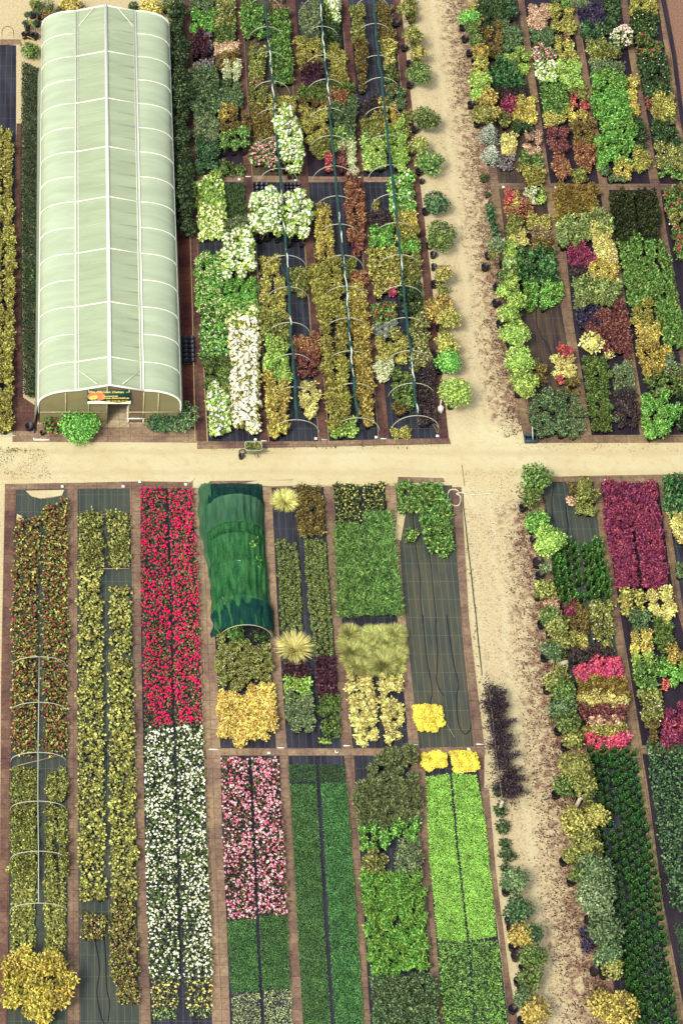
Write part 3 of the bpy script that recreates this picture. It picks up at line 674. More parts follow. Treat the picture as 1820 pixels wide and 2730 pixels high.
blk('G', 'yolive', [(605,355),(690,355),(690,415),(605,415)], c4l, s=.35, h=.3, phrase='small potted yellow green shrub')
blk('G', 'plum', [(590,450),(790,450),(795,580),(595,585)], c4l, s=.36)
blk('G', 'bright', [(585,600),(805,600),(815,780),(590,780)], c4l, s=.36, phrase='vivid bright green shrub')
blk('G', 'yolup', [(570,810),(870,810),(890,1150),(650,1230),(600,1100)], c4l, s=.42)
blk('G', 'oliveup', [(900,840),(1075,840),(1070,1150),(910,1150)], c4l, s=.45)
blk('G', 'hotpink', [(735,1115),(825,1120),(820,1200),(760,1210)], c4l, s=.34)
blk('G', 'dgreen', [(860,1170),(1100,1150),(1100,1425),(945,1425)], c4l, s=.5)
blk('H', 'rosep', [(610,40),(840,40),(850,210),(650,230)], c4l, s=.42)
blk('H', 'silver', [(600,240),(850,230),(860,330),(640,330)], c4l, s=.42)
blk('H', 'yolive', [(630,350),(950,350),(950,560),(670,560)], c4l, s=.48, phrase='straggly yellow olive shrub')
blk('H', 'rosepp', [(970,80),(1120,80),(1180,560),(1000,640)], c4l, s=.5)
blk('H', 'cream', [(650,580),(810,580),(790,730),(660,740)], c4l, s=.4)
blk('H', 'plum', [(1010,650),(1220,620),(1230,1120),(1060,1130)], c4l, s=.5, h=.65)
blk('H', 'green', [(790,720),(990,710),(990,1000),(790,980)], c4l, s=.48)
blk('H', 'bronze', [(780,980),(960,1000),(940,1080),(830,1080)], c4l, s=.42)
blk('H', 'yolive', [(795,1220),(990,1210),(990,1285),(800,1285)], c4l, s=.38, h=.35, phrase='low straggly olive shrub')
# right of the track, far beds
blk('I', 'dgreen', [(420,0),(760,-20),(760,260),(480,290)], r1u, s=.55, phrase='dark shrub with few pink flowers')
blk('I', 'teal', [(760,-20),(905,-20),(905,190),(770,200)], r1u, s=.5)
blk('I', 'bronze', [(470,340),(740,290),(730,680),(540,680)], r1u, s=.5)
blk('I', 'bgreen', [(740,250),(940,300),(990,590),(740,610)], r1u, s=.5)
blk('I', 'lime', [(720,630),(1080,630),(1060,870),(850,870)], r1u, s=.45)
blk('I', 'staked', [(570,770),(830,750),(1000,900),(990,1050),(630,1050)], r1u, s=.45)
blk('I', 'plum', [(630,1080),(900,1070),(1050,1070),(1050,1190),(650,1260)], r1u, s=.45)
blk('I', 'magenta', [(690,1220),(890,1220),(890,1400),(700,1370)], r1u, s=.42)
blk('I', 'gold', [(890,1190),(1130,1190),(1140,1490),(870,1490)], r1u, s=.42)
blk('I', 'olive', [(650,1410),(820,1410),(810,1550),(670,1550)], r1u, s=.42)
blk('I', 'dgreen', [(870,1510),(1080,1510),(1080,1630),(870,1630)], r1u, s=.42)
blk('I', 'paleyel', [(710,1660),(910,1660),(910,1850),(730,1850)], r1u, s=.42)
blk('I', 'peach', [(990,1670),(1220,1670),(1210,1840),(1050,1900)], r1u, s=.42, h=.5, phrase='gold and peach leaved shrub')
blk('I', 'grey', [(690,1890),(890,1890),(880,2070),(700,2060)], r1u, s=.36)
blk('I', 'green', [(930,1860),(1210,1890),(1210,2030),(950,2030)], r1u, s=.45)
blk('I', 'yolfe', [(950,2050),(1230,2050),(1230,2240),(1010,2240)], r1u, s=.5)
blk('I', 'peach', [(1060,40),(1310,50),(1280,290),(1080,300)], r2u, s=.5, h=.7)
blk('I', 'fresh', [(1330,-20),(1550,-20),(1550,80),(1340,80)], r2u, s=.45)
blk('I', 'yolive', [(1320,110),(1590,110),(1640,390),(1340,360)], r2u, s=.5)
blk('I', 'bgreen', [(1080,340),(1380,350),(1370,550),(1090,530)], r2u, s=.5)
blk('I', 'hydpk', [(1090,550),(1370,580),(1390,690),(1140,730)], r2u, s=.42)
blk('I', 'hydw', [(1130,750),(1380,750),(1370,960),(1160,950)], r2u, s=.42, phrase='sparse white flowering hydrangea')
blk('J', 'rust', [(70,430),(195,430),(195,520),(85,520)], r2u, s=.34)
blk('J', 'yolive', [(10,470),(270,570),(290,700),(70,710),(-50,600)], r2u, s=.48)
blk('J', 'limefl', [(10,750),(310,750),(340,990),(180,1070),(30,950)], r2u, s=.45)
blk('J', 'olive', [(150,1090),(370,1030),(370,1220),(260,1200)], r2u, s=.45)
blk('I', 'fresh', [(1210,1050),(1550,1070),(1530,1380),(1220,1390)], r2u, s=.5, phrase='green shrub with few pale pink flowers')
blk('J', 'redleaf', [(160,1190),(265,1190),(265,1290),(170,1290)], r2u, s=.38)
blk('J', 'redleaf', [(310,1260),(395,1260),(390,1330),(315,1330)], r2u, s=.36)
blk('J', 'gold', [(140,1340),(420,1400),(420,1490),(170,1450)], r2u, s=.4)
blk('I', 'yolive', [(1230,1410),(1530,1410),(1480,1500),(1240,1530)], r2u, s=.42)
blk('J', 'bronze', [(190,1510),(480,1510),(480,1750),(210,1770)], r2u, s=.48)
blk('I', 'redbrown', [(1270,1570),(1550,1570),(1550,1830),(1300,1830)], r2u, s=.5)
blk('J', 'rust', [(220,1770),(480,1770),(470,2090),(310,2090),(230,1900)], r2u, s=.48)
blk('I', 'rust', [(1350,1940),(1540,1940),(1550,2180),(1370,2160)], r2u, s=.5, phrase='pale orange leaved shrub')
blk('J', 'olive', [(200,2090),(390,2090),(380,2210),(210,2210)], r2u, s=.42)
blk('J', 'sage', [(240,-20),(420,-20),(420,60),(260,60)], r3u, s=.45)
blk('J', 'navy', [(280,80),(590,90),(590,310),(290,280)], r3u, s=.5)
blk('J', 'dgreen', [(600,0),(790,0),(790,300),(630,370)], r3u, s=.55)
blk('J', 'teal', [(300,300),(590,300),(580,470),(340,460)], r3u, s=.5)
blk('J', 'olive', [(400,490),(640,510),(780,620),(780,720),(430,720)], r3u, s=.5)
blk('J', 'sage', [(430,760),(850,760),(850,860),(440,870)], r3u, s=.48, phrase='spiky sage green shrub')
blk('J', 'bright', [(460,890),(860,890),(940,1300),(980,1560),(920,1990),(530,2040),(500,1720),(570,1500),(440,1340)], r3u, s=.5, h=.7)
blk('J', 'gold', [(890,930),(1000,950),(1030,1380),(910,1380)], r3u, s=.45)
blk('J', 'dgreen', [(980,1440),(1110,1490),(1130,1790),(970,1840)], r3u, s=.5)
blk('J', 'yolive', [(940,1840),(1130,1840),(1140,2070),(960,2070)], r3u, s=.48)
blk('J', 'gold', [(710,2030),(960,2020),(930,2150),(710,2160)], r3u, s=.4)
blk('J', 'bgreen', [(590,2080),(700,2110),(890,2170),(880,2190),(630,2180)], r3u, s=.4)
blk('J', 'yolive', [(900,-20),(1240,-20),(1250,160),(930,160)], r4u, s=.5)
blk('J', 'rosey', [(930,170),(1260,190),(1250,430),(960,430)], r4u, s=.45)
blk('J', 'rosep', [(990,450),(1310,480),(1310,670),(1010,690)], r4u, s=.45)
blk('J', 'rosed', [(1010,730),(1370,730),(1420,1170),(1100,1160)], r4u, s=.5)
blk('J', 'redbrown', [(1090,1180),(1150,1180),(1170,1330),(1110,1330)], r4u, s=.34, h=.3)
blk('J', 'yolive', [(1170,1200),(1460,1210),(1470,1470),(1180,1470)], r4u, s=.48)
blk('J', 'rosed', [(1160,1490),(1490,1510),(1530,1750),(1200,1730)], r4u, s=.45)
blk('J', 'rosepp', [(1210,1770),(1600,1770),(1600,2070),(1260,2070)], r4u, s=.42)
# right of the track, nearer part of the upper beds
blk('K', 'redleaf', [(385,250),(540,260),(520,400),(395,400)], r1l, s=.4)
blk('K', 'cream', [(650,225),(830,240),(830,360),(670,360)], r1l, s=.36, phrase='round cream headed shrub')
blk('K', 'gold', [(530,270),(640,280),(630,430),(500,440)], r1l, s=.36)
blk('K', 'lime', [(850,225),(950,225),(920,365),(855,365)], r1l, s=.34)
blk('K', 'rust', [(430,420),(700,380),(810,490),(800,590),(430,590)], r1l, s=.42)
blk('K', 'olive', [(430,600),(640,590),(620,810),(440,810)], r1l, s=.42)
blk('K', 'yolive', [(700,570),(1010,570),(1010,720),(710,730)], r1l, s=.42)
blk('K', 'tan', [(730,730),(1030,730),(1040,870),(750,870)], r1l, s=.38)
blk('K', 'paleyel', [(440,850),(680,820),(720,930),(480,960)], r1l, s=.36)
blk('K', 'bronze', [(760,880),(1050,890),(1050,1000),(780,990)], r1l, s=.38)
blk('K', 'staked', [(570,990),(795,990),(825,1440),(620,1440)], r1l, s=.36, h=.5, phrase='dark glossy green shrub left of the gap')
blk('K', 'staked', [(830,1020),(1075,1020),(1120,1430),(860,1430)], r1l, s=.36, h=.5, phrase='dark glossy green shrub right of the gap')
blk('K', 'bright', [(620,1450),(835,1460),(835,1740),(690,1760)], r1l, s=.36)
blk('K', 'bright', [(870,1450),(1170,1430),(1200,1610),(1060,1690),(900,1770)], r1l, s=.36)
blk('M', 'redleaf', [(640,355),(750,355),(750,415),(640,425)], r1l, s=.36)
blk('M', 'paleyel', [(595,420),(760,450),(760,580),(610,550)], r1l, s=.38)
blk('M', 'redleaf', [(618,568),(680,568),(676,612),(630,612)], r1l, s=.3)
blk('M', 'bronze', [(455,460),(550,490),(555,630),(465,620)], r1l, s=.45)
blk('M', 'plum', [(480,610),(610,640),(600,680),(490,680)], r1l, s=.36)
blk('M', 'bronze', [(710,610),(800,615),(790,680),(650,680)], r1l, s=.4, phrase='low bronze shrub')
blk('M', 'bgreen', [(450,690),(710,670),(710,980),(470,980),(410,850)], r1l, s=.55, h=.8)
blk('M', 'sagefe', [(710,690),(810,710),(840,950),(760,1000),(700,970)], r1l, s=.5)
blk('L', 'orange', [(-110,170),(450,180),(460,500),(200,550),(-90,580)], r2l, s=.45)
blk('L', 'stake', [(-100,610),(200,600),(480,500),(650,570),(640,790),(400,760),(200,900),(-40,910)], r2l, s=.42)
blk('L', 'magenta', [(70,940),(250,940),(430,1100),(300,1190),(90,1190)], r2l, s=.48)
blk('L', 'paleyel', [(320,730),(550,750),(690,980),(710,1140),(560,1150),(470,1050)], r2l, s=.42, h=.8)
blk('L', 'gold', [(330,1170),(700,1160),(710,1410),(520,1440),(340,1370)], r2l, s=.42)
blk('L', 'plum', [(70,1240),(310,1250),(440,1450),(130,1460)], r2l, s=.45)
blk('L', 'stake', [(140,1440),(480,1430),(740,1450),(710,1640),(160,1730)], r2l, s=.42)
blk('M', 'navy', [(765,15),(950,40),(950,190),(780,180)], r2l, s=.36)
blk('M', 'redbrown', [(970,60),(1150,40),(1190,420),(1010,390),(840,260),(860,180)], r2l, s=.48, h=.6)
blk('M', 'dfeath', [(820,440),(1020,430),(1030,960),(890,960)], r2l, s=.48, phrase='olive green feathery shrub')
blk('M', 'sage', [(1050,480),(1200,460),(1210,670),(1060,670)], r2l, s=.45)
blk('M', 'plum', [(1040,700),(1230,690),(1240,930),(1070,920)], r2l, s=.45)
blk('L', 'darkcon', [(600,240),(900,230),(990,850),(710,860)], r3l, s=.36)
blk('L', 'darkcon', [(940,210),(1190,230),(1280,560),(1240,870),(1040,860)], r3l, s=.36)
blk('L', 'fresh', [(710,890),(1000,880),(1070,1100),(1140,1560),(1100,1690),(870,1690)], r3l, s=.45)
blk('L', 'fresh', [(1070,910),(1330,910),(1470,1600),(1520,1960),(1230,1960)], r3l, s=.45)
blk('M', 'fresh', [(1370,10),(1510,10),(1590,330),(1430,330)], r3l, s=.45)
blk('L', 'goldolive_', [(910,1700),(1170,1700),(1210,1950),(900,1950)], r3l, s=.42) if False else blk('L', 'yolfe', [(910,1700),(1170,1700),(1210,1950),(900,1950)], r3l, s=.42)
blk('M', 'gold', [(1210,190),(1410,200),(1400,320),(1230,320)], r3l, s=.42)
blk('M', 'gololive', [(1210,350),(1470,340),(1410,550),(1270,550)], r3l, s=.45)
blk('M', 'sage', [(1430,430),(1600,450),(1600,560),(1430,550)], r3l, s=.45)
blk('M', 'greendot', [(1280,570),(1600,570),(1600,690),(1310,690)], r3l, s=.45)
blk('M', 'bright', [(1270,710),(1480,710),(1550,860),(1440,990),(1280,980)], r3l, s=.5, h=.8)
blk('M', 'dgreen', [(1510,710),(1600,710),(1600,950),(1530,950)], r3l, s=.5)
blk('L', 'rosep', [(1290,210),(1620,210),(1620,470),(1340,470)], r4l, s=.45)
blk('L', 'rosepp', [(1360,510),(1640,510),(1640,670),(1390,660)], r4l, s=.42)
blk('L', 'rosep', [(1420,690),(1640,690),(1680,1100),(1490,1080)], r4l, s=.42)
# lower beds right of the track
blk('N', 'olive', [(650,260),(790,270),(820,510),(640,510)], q1, s=.5, h=.7)
blk('N', 'bronze', [(550,290),(650,280),(640,370),(560,370)], q1, s=.42)
blk('N', 'peach', [(565,415),(615,415),(610,465),(575,465)], q1, s=.4)
blk('N', 'magenta', [(870,280),(1320,280),(1430,1090),(1400,1180),(1230,1180),(1190,900),(1120,560),(1105,640),(1190,1180),(1000,1180),(890,700)], q2, s=.36)
blk('O', 'peach', [(570,0),(680,0),(670,190),(590,210)], q1, s=.42, h=.6)
blk('O', 'magenta', [(705,20),(805,20),(800,80),(710,85)], q1, s=.36)
blk('O', 'bronze', [(720,80),(890,60),(890,240),(740,240)], q1, s=.45)
blk('O', 'rosepp', [(890,10),(1070,20),(1070,310),(920,290)], q1, s=.42)
blk('O', 'yolive', [(740,250),(890,250),(890,330),(740,330)], q1, s=.42)
blk('O', 'plum', [(750,350),(1070,330),(1070,420),(770,440)], q1, s=.42)
blk('O', 'hotpink', [(745,460),(1115,440),(1120,530),(820,570)], q1, s=.36)
blk('O', 'orange', [(810,570),(1170,560),(1170,680),(810,680)], q1, s=.4, h=.5, phrase='golden orange shrub')
blk('O', 'paleyel', [(800,690),(1165,680),(1160,770),(800,770)], q1, s=.36)
blk('O', 'redbrown', [(800,780),(1160,770),(1160,860),(810,860)], q1, s=.38)
blk('O', 'peach', [(880,860),(1140,850),(1130,905),(890,910)], q1, s=.34, h=.4, phrase='low peach leaved shrub')
blk('O', 'yolive', [(820,910),(1180,910),(1170,975),(840,975)], q1, s=.36)
blk('O', 'hotpink', [(850,985),(1170,985),(1160,1035),(890,1045)], q1, s=.36, phrase='rose red leaved shrub')
blk('O', 'paleyel', [(1310,-60),(1490,-70),(1500,130),(1340,110)], q2, s=.45, h=.7)
blk('O', 'yolive', [(1110,-60),(1290,-60),(1290,80),(1130,80)], q2, s=.42)
blk('O', 'bgreen', [(1180,80),(1330,90),(1330,200),(1190,200)], q2, s=.45)
blk('O', 'dfeath', [(1360,140),(1500,150),(1510,350),(1380,350)], q2, s=.5, phrase='dark olive feathery shrub')
blk('O', 'gold', [(1200,220),(1350,230),(1340,360),(1200,350)], q2, s=.42)
blk('O', 'lime', [(1200,370),(1360,380),(1360,460),(1210,470)], q2, s=.4)
blk('O', 'fresh', [(1210,480),(1390,490),(1380,620),(1230,610)], q2, s=.42)
blk('O', 'gololive', [(1440,370),(1600,370),(1600,440),(1450,440)], q2, s=.42)
blk('O', 'bright', [(1380,460),(1600,460),(1600,580),(1400,560)], q2, s=.42)
blk('O', 'redleaf', [(1420,585),(1460,585),(1455,625),(1425,625)], q2, s=.34)
blk('O', 'rosepp', [(1250,650),(1420,650),(1410,860),(1270,850)], q2, s=.42)
blk('O', 'magenta', [(1450,770),(1600,750),(1600,1020),(1410,1010)], q2, s=.42)
blk('O', 'bronze', [(1300,890),(1410,880),(1390,1010),(1310,1010)], q2, s=.42)
blk('N', 'staked', [(1380,240),(1640,240),(1640,560),(1430,550)], 'in the third lower right bed', s=.42)
blk('N', 'paleyel', [(1450,530),(1640,520),(1640,880),(1490,740)], 'in the third lower right bed', s=.45, h=.7)
blk('N', 'sagefe', [(1490,980),(1640,980),(1640,1090),(1500,1080)], 'in the third lower right bed', s=.45)
sL = 'in the left strip of the long dark row bed'; sR = 'in the right strip of the long dark row bed'
ROWS = []
def rows(zone, key, left, right, ncol, step, r, h, label):
    ROWS.append((zone, key, left, right, ncol, step, r, h, label))
rows('N', 'thuja', [(458,850),(474,1100),(504,1400)], [(630,790),(660,1100),(700,1390)], 4, .46, .125, .95, 'small upright thuja, left group of the first lower right bed')
rows('N', 'thuja', [(712,830),(742,1100),(775,1400)], [(835,780),(895,1080),(935,1340)], 4, .46, .125, .95, 'small upright thuja, right group of the first lower right bed')
blk('I', 'yolup', [(330,60),(420,60),(640,1400),(450,1400)], 'beneath the saplings right of the upper track', s=.5, h=.7)
blk('K', 'limeup', [(440,960),(540,960),(640,1960),(480,1960)], 'beneath the crowns beside the glossy dark block', s=.5, h=.6)
blk('O', 'oliveup', [(590,60),(700,60),(820,1040),(700,1040)], 'beneath the crowns right of the lower track', s=.5, h=.6)
blk('P', 'oliveup', [(800,-40),(880,-40),(1010,820),(900,820)], 'beneath the lower crowns right of the lower track', s=.5, h=.6)
blk('H', 'oliveup', [(1190,-200),(1330,-200),(1420,640),(1270,640)], 'beneath the crowns left of the upper track', s=.55, h=.6)
blk('F', 'oliveup', [(900,-20),(1010,-20),(1100,620),(1000,620)], 'beneath the far thin trees left of the track', s=.55, h=.7, gap=.3)
rows('P', 'thujad', [(895,-120),(905,60),(930,450),(1010,900),(1150,1500),(1245,1960)], [(1035,-120),(1050,0),(1110,450),(1180,900),(1250,1500),(1300,1960)], 4, .42, .168, .55, 'small dark conifer, left strip of the long dark row bed')
rows('P', 'thujad', [(1075,-120),(1085,0),(1165,450),(1225,900),(1300,1500),(1345,1960)], [(1215,-120),(1225,0),(1300,450),(1385,900),(1460,1500),(1530,1960)], 4, .42, .168, .55, 'small dark conifer, right strip of the long dark row bed')
# lower left beds
bA, bB = 'in the leftmost lower bed', 'in the second lower left bed'
blk('n', 'roseolive', [(46,1384),(111,1383),(103,1500),(98,1800),(96,2005),(34,2005),(36,1550)], bA, s=.37, r=.2, phrase='small olive leaved rose with red buds, left strip')
blk('n', 'roseolive', [(117,1345),(180,1335),(181,2005),(118,2005),(113,1600),(117,1400)], bA, s=.37, r=.2, phrase='small olive leaved rose with red buds, right strip')
blk('n', 'olive', [(30,2055),(98,2050),(100,2340),(26,2340)], bA, s=.36, h=.34, r=.24, phrase='low flowerless olive shrub, left strip')
blk('n', 'olive', [(127,2060),(181,2050),(181,2340),(120,2340)], bA, s=.38, h=.34, gap=.08, r=.23, phrase='low flowerless olive shrub, right strip')
blk('S', 'heuchw', [(80,385),(235,385),(235,830),(80,850)], bA, s=.28, r=.15, phrase='tiny white tagged plant, left strip')
blk('S', 'heuchw', [(305,385),(445,385),(445,830),(300,830)], bA, s=.28, r=.15, phrase='tiny white tagged plant, right strip')
blk('S', 'goldbig', [(10,900),(200,870),(400,860),(500,1080),(430,1240),(180,1280),(10,1150)], 'at the bottom left corner', s=.75)
blk('Q', 'heuchp', [(590,365),(765,365),(765,765),(595,765)], bB, s=.34, r=.23)
blk('Q', 'heuchp', [(795,365),(970,365),(970,740),(815,740)], bB, s=.34, r=.23)
blk('n', 'heuch', [(211,1522),(272,1522),(275,1900),(280,2395),(213,2395),(208,1900)], bB, s=.41, r=.2, phrase='small yellow leaved rose, left strip')
blk('n', 'heuch', [(294,1562),(345,1562),(350,1750),(295,1750)], bB, s=.34, r=.16, gap=.12, phrase='small scattered yellow leaved rose')
blk('n', 'heuch', [(293,1758),(355,1758),(358,2000),(363,2385),(297,2385),(293,2000)], bB, s=.41, r=.2, phrase='small yellow leaved rose, right strip')
blk('S', 'heuchb', [(545,600),(715,600),(715,755),(550,755)], bB, s=.33, r=.19)
blk('S', 'heuchb', [(745,495),(920,495),(930,1190),(800,1195),(740,900)], bB, s=.34, r=.21)
netb = 'in the bed below the green net tunnel'
blk('U', 'fresh', [(390,140),(560,140),(550,230),(410,220)], netb, s=.42)
blk('U', 'dgreen', [(640,170),(830,190),(830,300),(700,300)], netb, s=.45, h=.4)
blk('U', 'whdot', [(300,180),(560,230),(700,310),(850,330),(865,630),(640,640),(560,740),(390,720),(300,680)], netb, s=.42)
blk('U', 'goldmass', [(290,760),(580,780),(600,700),(870,700),(885,1140),(760,1220),(500,1260),(330,1190)], netb, s=.36)
bx = 'in the bed right of the green net tunnel'
blk('T', 'bronze', [(1090,220),(1340,220),(1370,680),(1090,680)], bx, s=.36, h=.35, phrase='low bronze heather')
blk('n', 'boxball', [(737,1440),(791,1443),(802,1560),(806,1676),(750,1676)], bx, s=.225, r=.09, phrase='potted green box plant, left strip')
blk('n', 'boxball', [(809,1430),(869,1442),(884,1660),(891,1748),(839,1748),(822,1600)], bx, s=.225, r=.09, phrase='potted green box plant, right strip')
blk('U', 'purple', [(955,500),(1160,490),(1235,560),(1235,605),(955,600)], bx, s=.3, h=.35)
blk('U', 'purple', [(1270,425),(1470,425),(1495,795),(1290,790)], bx, s=.25, h=.28, r=.12, phrase='small rowed purple plant')
blk('U', 'limeup', [(950,620),(1235,620),(1235,800),(970,820)], bx, s=.36, h=.4, phrase='bright lime leafy shrub')
blk('U', 'sage', [(970,830),(1240,820),(1280,1130),(1060,1150),(1000,1120)], bx, s=.4)
blk('U', 'green', [(1295,800),(1505,810),(1520,1190),(1340,1190)], bx, s=.34, h=.35, gap=.1)
blk('U', 'lime', [(1320,1240),(1425,1240),(1425,1270),(1320,1270)], bx, s=.22, h=.2)
bg_ = 'in the tall green grass bed'
blk('V', 'euony', [(110,190),(350,190),(355,560),(130,560)], bg_, s=.24, r=.13, phrase='dark yellow tipped plant, left strip')
blk('V', 'euony', [(375,190),(580,190),(595,400),(395,440)], bg_, s=.24, r=.13, phrase='dark yellow tipped plant, right strip')
blk('W', 'limegrass', [(180,150),(780,140),(800,330),(790,500),(240,500),(180,350)], bg_, s=.5, r=.46)
blk('W', 'paleyel', [(225,530),(465,590),(495,800),(530,1170),(400,1220),(300,1200),(250,750)], bg_, s=.34, h=.32, phrase='low pale yellow plant, left strip')
blk('W', 'paleyel', [(520,580),(765,580),(765,715),(640,750),(720,840),(790,950),(780,1030),(700,1080),(780,1160),(610,1200),(540,900)], bg_, s=.34, h=.32, phrase='low pale yellow plant, right strip')
br = 'in the lower bed of grey green shrubs'
blk('X', 'rosemary', [(760,60),(900,0),(1040,20),(1060,280),(740,300),(710,130)], br, s=.5)
blk('W', 'rosemary', [(590,1260),(880,1260),(900,1400),(400,1470)], br, s=.5, h=.8)
blk('X', 'bright', [(745,315),(885,315),(885,405),(745,400)], br, s=.36)
blk('X', 'bright', [(905,290),(1035,295),(1035,370),(905,350)], br, s=.36)
blk('X', 'sage', [(915,395),(1050,385),(1045,530),(925,530)], br, s=.4)
blk('X', 'rosepp', [(755,455),(875,455),(875,535),(755,540)], br, s=.38)
blk('X', 'limeg', [(757,545),(1055,545),(1068,700),(762,700)], br, s=.42, h=.6, phrase='dense vivid green shrub')
blk('X', 'freshlime', [(762,700),(1068,700),(1085,1020),(795,1040)], br, s=.42, h=.6) if False else blk('X', 'limeg', [(762,700),(1068,700),(1085,1020),(795,1040)], br, s=.42, h=.6, phrase='dense vivid green shrub')
blk('X', 'bgreen', [(800,1060),(1130,1070),(1140,1300),(810,1300)], br, s=.48, h=.65)
bt = 'in the empty fabric bed left of the track'
blk('V', 'fresh', [(700,190),(1150,190),(1220,500),(1230,810),(1160,850),(1020,810),(1000,700),(930,560),(890,420),(710,420)], bt, s=.38, h=.45)
blk('V', 'fresh', [(800,650),(880,650),(880,710),(810,710)], bt, s=.34, h=.3, phrase='small lone green shrub')
blk('W', 'mum', [(870,870),(1135,865),(1150,1050),(1060,1080),(905,1082),(875,1000)], bt, s=.24, r=.19)
blk('W', 'mum', [(940,1320),(1180,1310),(1180,1440),(970,1470)], 'at the top of the lime green bed', s=.24, r=.19)
blk('W', 'mum', [(1215,1310),(1420,1300),(1480,1385),(1470,1460),(1400,1460),(1240,1470)], 'at the top of the lime green bed', s=.24, r=.19)
lb = 'in the bed at the left picture edge'
blk('n', 'yolup', [(0,335),(34,345),(40,700),(34,1140),(-20,1140),(-20,335)], lb, s=.48, h=.6)
flush_blocks()
for zone, key, left, right, ncol, step, r, h, label in ROWS:
    rng = np.random.default_rng(seed_of(label)); L = np.array([Z(zone, x, y, h * .5) for x, y in left]); Q = np.array([Z(zone, x, y, h * .5) for x, y in right])
    s = np.concatenate([[0], np.cumsum(np.linalg.norm(np.diff((L + Q) / 2, axis=0), axis=1))]); n = int(s[-1] / step)
    for i in range(n):
        for c in range(ncol):
            d = (i + (c % 2) * .5 + rng.uniform(-.08, .08)) * step; a = np.array([np.interp(d, s, L[:, k]) for k in range(2)]); b_ = np.array([np.interp(d, s, Q[:, k]) for k in range(2)])
            if rng.uniform() < .02: continue
            p = a + (b_ - a) * (c + rng.uniform(-.06, .06)) / (ncol - 1); plant(key, p, r, h, label, label, rng, int(rng.integers(3)))

# ---------------------------------------------------------------- ornamental grasses and other single plants
def one(key, zone, x, y, rz_, h, label, cat=None, name=None):
    s = SP[key]; p = Z(zone, x, y, h * .6); r = rz_ / ZN[zone][2] / 57.0
    rng = np.random.default_rng(seed_of(key, zone, x, y))
    return plant(key, p, r, h, label, None, rng, 0, cat, name)
one('ygrass', 'T', 970, 350, 140, .55, 'pale yellow grass clump at the top of the bed beside the green net')
one('ygrass', 'U', 1060, 320, 175, .65, 'large pale yellow grass clump between the potted box plants and purple plants')
def g_single(key, z, x, y, r, h, lab, name, cat='shrub'): return one(key, z, x, y, r, h, lab, cat, name)
g_single('bright', 'B', 555, 1340, 175, 1.0, 'bright green bush left of the greenhouse door', 'front_bush')
g_single('rosep', 'B', 350, 1350, 85, .7, 'dark bush with red flowers at the greenhouse left corner', 'front_rose')
g_single('teal', 'B', 1090, 1330, 95, .8, 'dark green bush right of the slatted bench', 'front_bush')
g_single('bgreen', 'B', 1200, 1300, 140, .9, 'dark green bush at the greenhouse right corner', 'front_bush')
g_single('green', 'A', 210, 330, 62, .9, 'green shrub at the far left corner of the greenhouse', 'corner_shrub')
g_single('sage', 'A', 330, 50, 62, .9, 'blue green shrub behind the greenhouse, left of the golden one', 'corner_shrub')
g_single('gold', 'A', 470, 35, 88, .9, 'golden bush behind the greenhouse, left of its ridge', 'golden_bush')
g_single('gololive', 'A', 315, 105, 50, .7, 'golden olive bush touching the far left greenhouse corner', 'golden_bush')
g_single('gold', 'A', 1010, 65, 78, .9, 'golden bush behind the greenhouse, right of its ridge', 'golden_bush')
for x, y, r, k, lab in [(255, 40, 55, 'olive', 'olive shrub between ball trees and blue green shrub at the top'), (405, 95, 52, 'dgreen', 'dark shrub hugging the far left greenhouse shoulder'), (540, 45, 48, 'dgreen', 'dark shrub right of the left golden bush'),
      (900, 45, 42, 'dgreen', 'dark shrub left of the right golden bush'), (1180, 130, 52, 'green', 'green shrub at the far end of the conifer hedge'), (1195, 30, 46, 'teal', 'dark green shrub at the top edge beside the hedge')]:
    g_single(k, 'A', x, y, r, .8, lab, 'yard_shrub')
g_single('green', 'A', 1120, 40, 50, .8, 'green bush right of the golden one behind the greenhouse', 'corner_shrub')
g_single('hydp', 'J', 815, 460, 165, 1.25, 'single pale pink hydrangea with round heads beside the far rose bed', 'pale_pink_hydrangea', 'hydrangea')
g_single('hydp', 'C', 1120, 1100, 26, .5, 'small red and pink flower clump above the white hydrangeas', 'pink_hydrangea', 'hydrangea')
for i, (x, y, r) in enumerate([(150,75,55),(188,280,36)]):
    g_single('dgreen', 'K', x, y, r, .5, ['dark low shrub beside the track above the single round one', 'single small round dark shrub on the leaf litter'][i], 'trackside_shrub')
for i, (x, y) in enumerate([(215,480),(235,580),(262,690),(290,790)]):
    g_single('teal', 'K', x, y, 52, .6, ['topmost', 'second', 'third', 'lowest'][i] + ' of four dark conifers beside the track', 'trackside_conifer', 'conifer')
g_single('sage', 'M', 1085, 880, 45, .6, 'small pale leaved sapling in the second near bed', 'sapling')
g_single('paleyel', 'M', 890, 325, 80, .6, 'round yellow bush with red tips among the red brown shrubs', 'yellow_bush')
g_single('paleyel', 'M', 1015, 410, 32, .5, 'small yellow bush below the red brown shrubs', 'yellow_bush')
for i, (x, y) in enumerate([(1310,2140),(1385,2120),(1455,2175),(1510,2165),(1562,2170)]):
    g_single('terra', 'J', x, y, 38, .5, ['leftmost', 'second', 'third', 'fourth', 'rightmost'][i] + ' green plant in a terracotta pot by the right cross path', 'terracotta_potted_plant', 'potted plant')
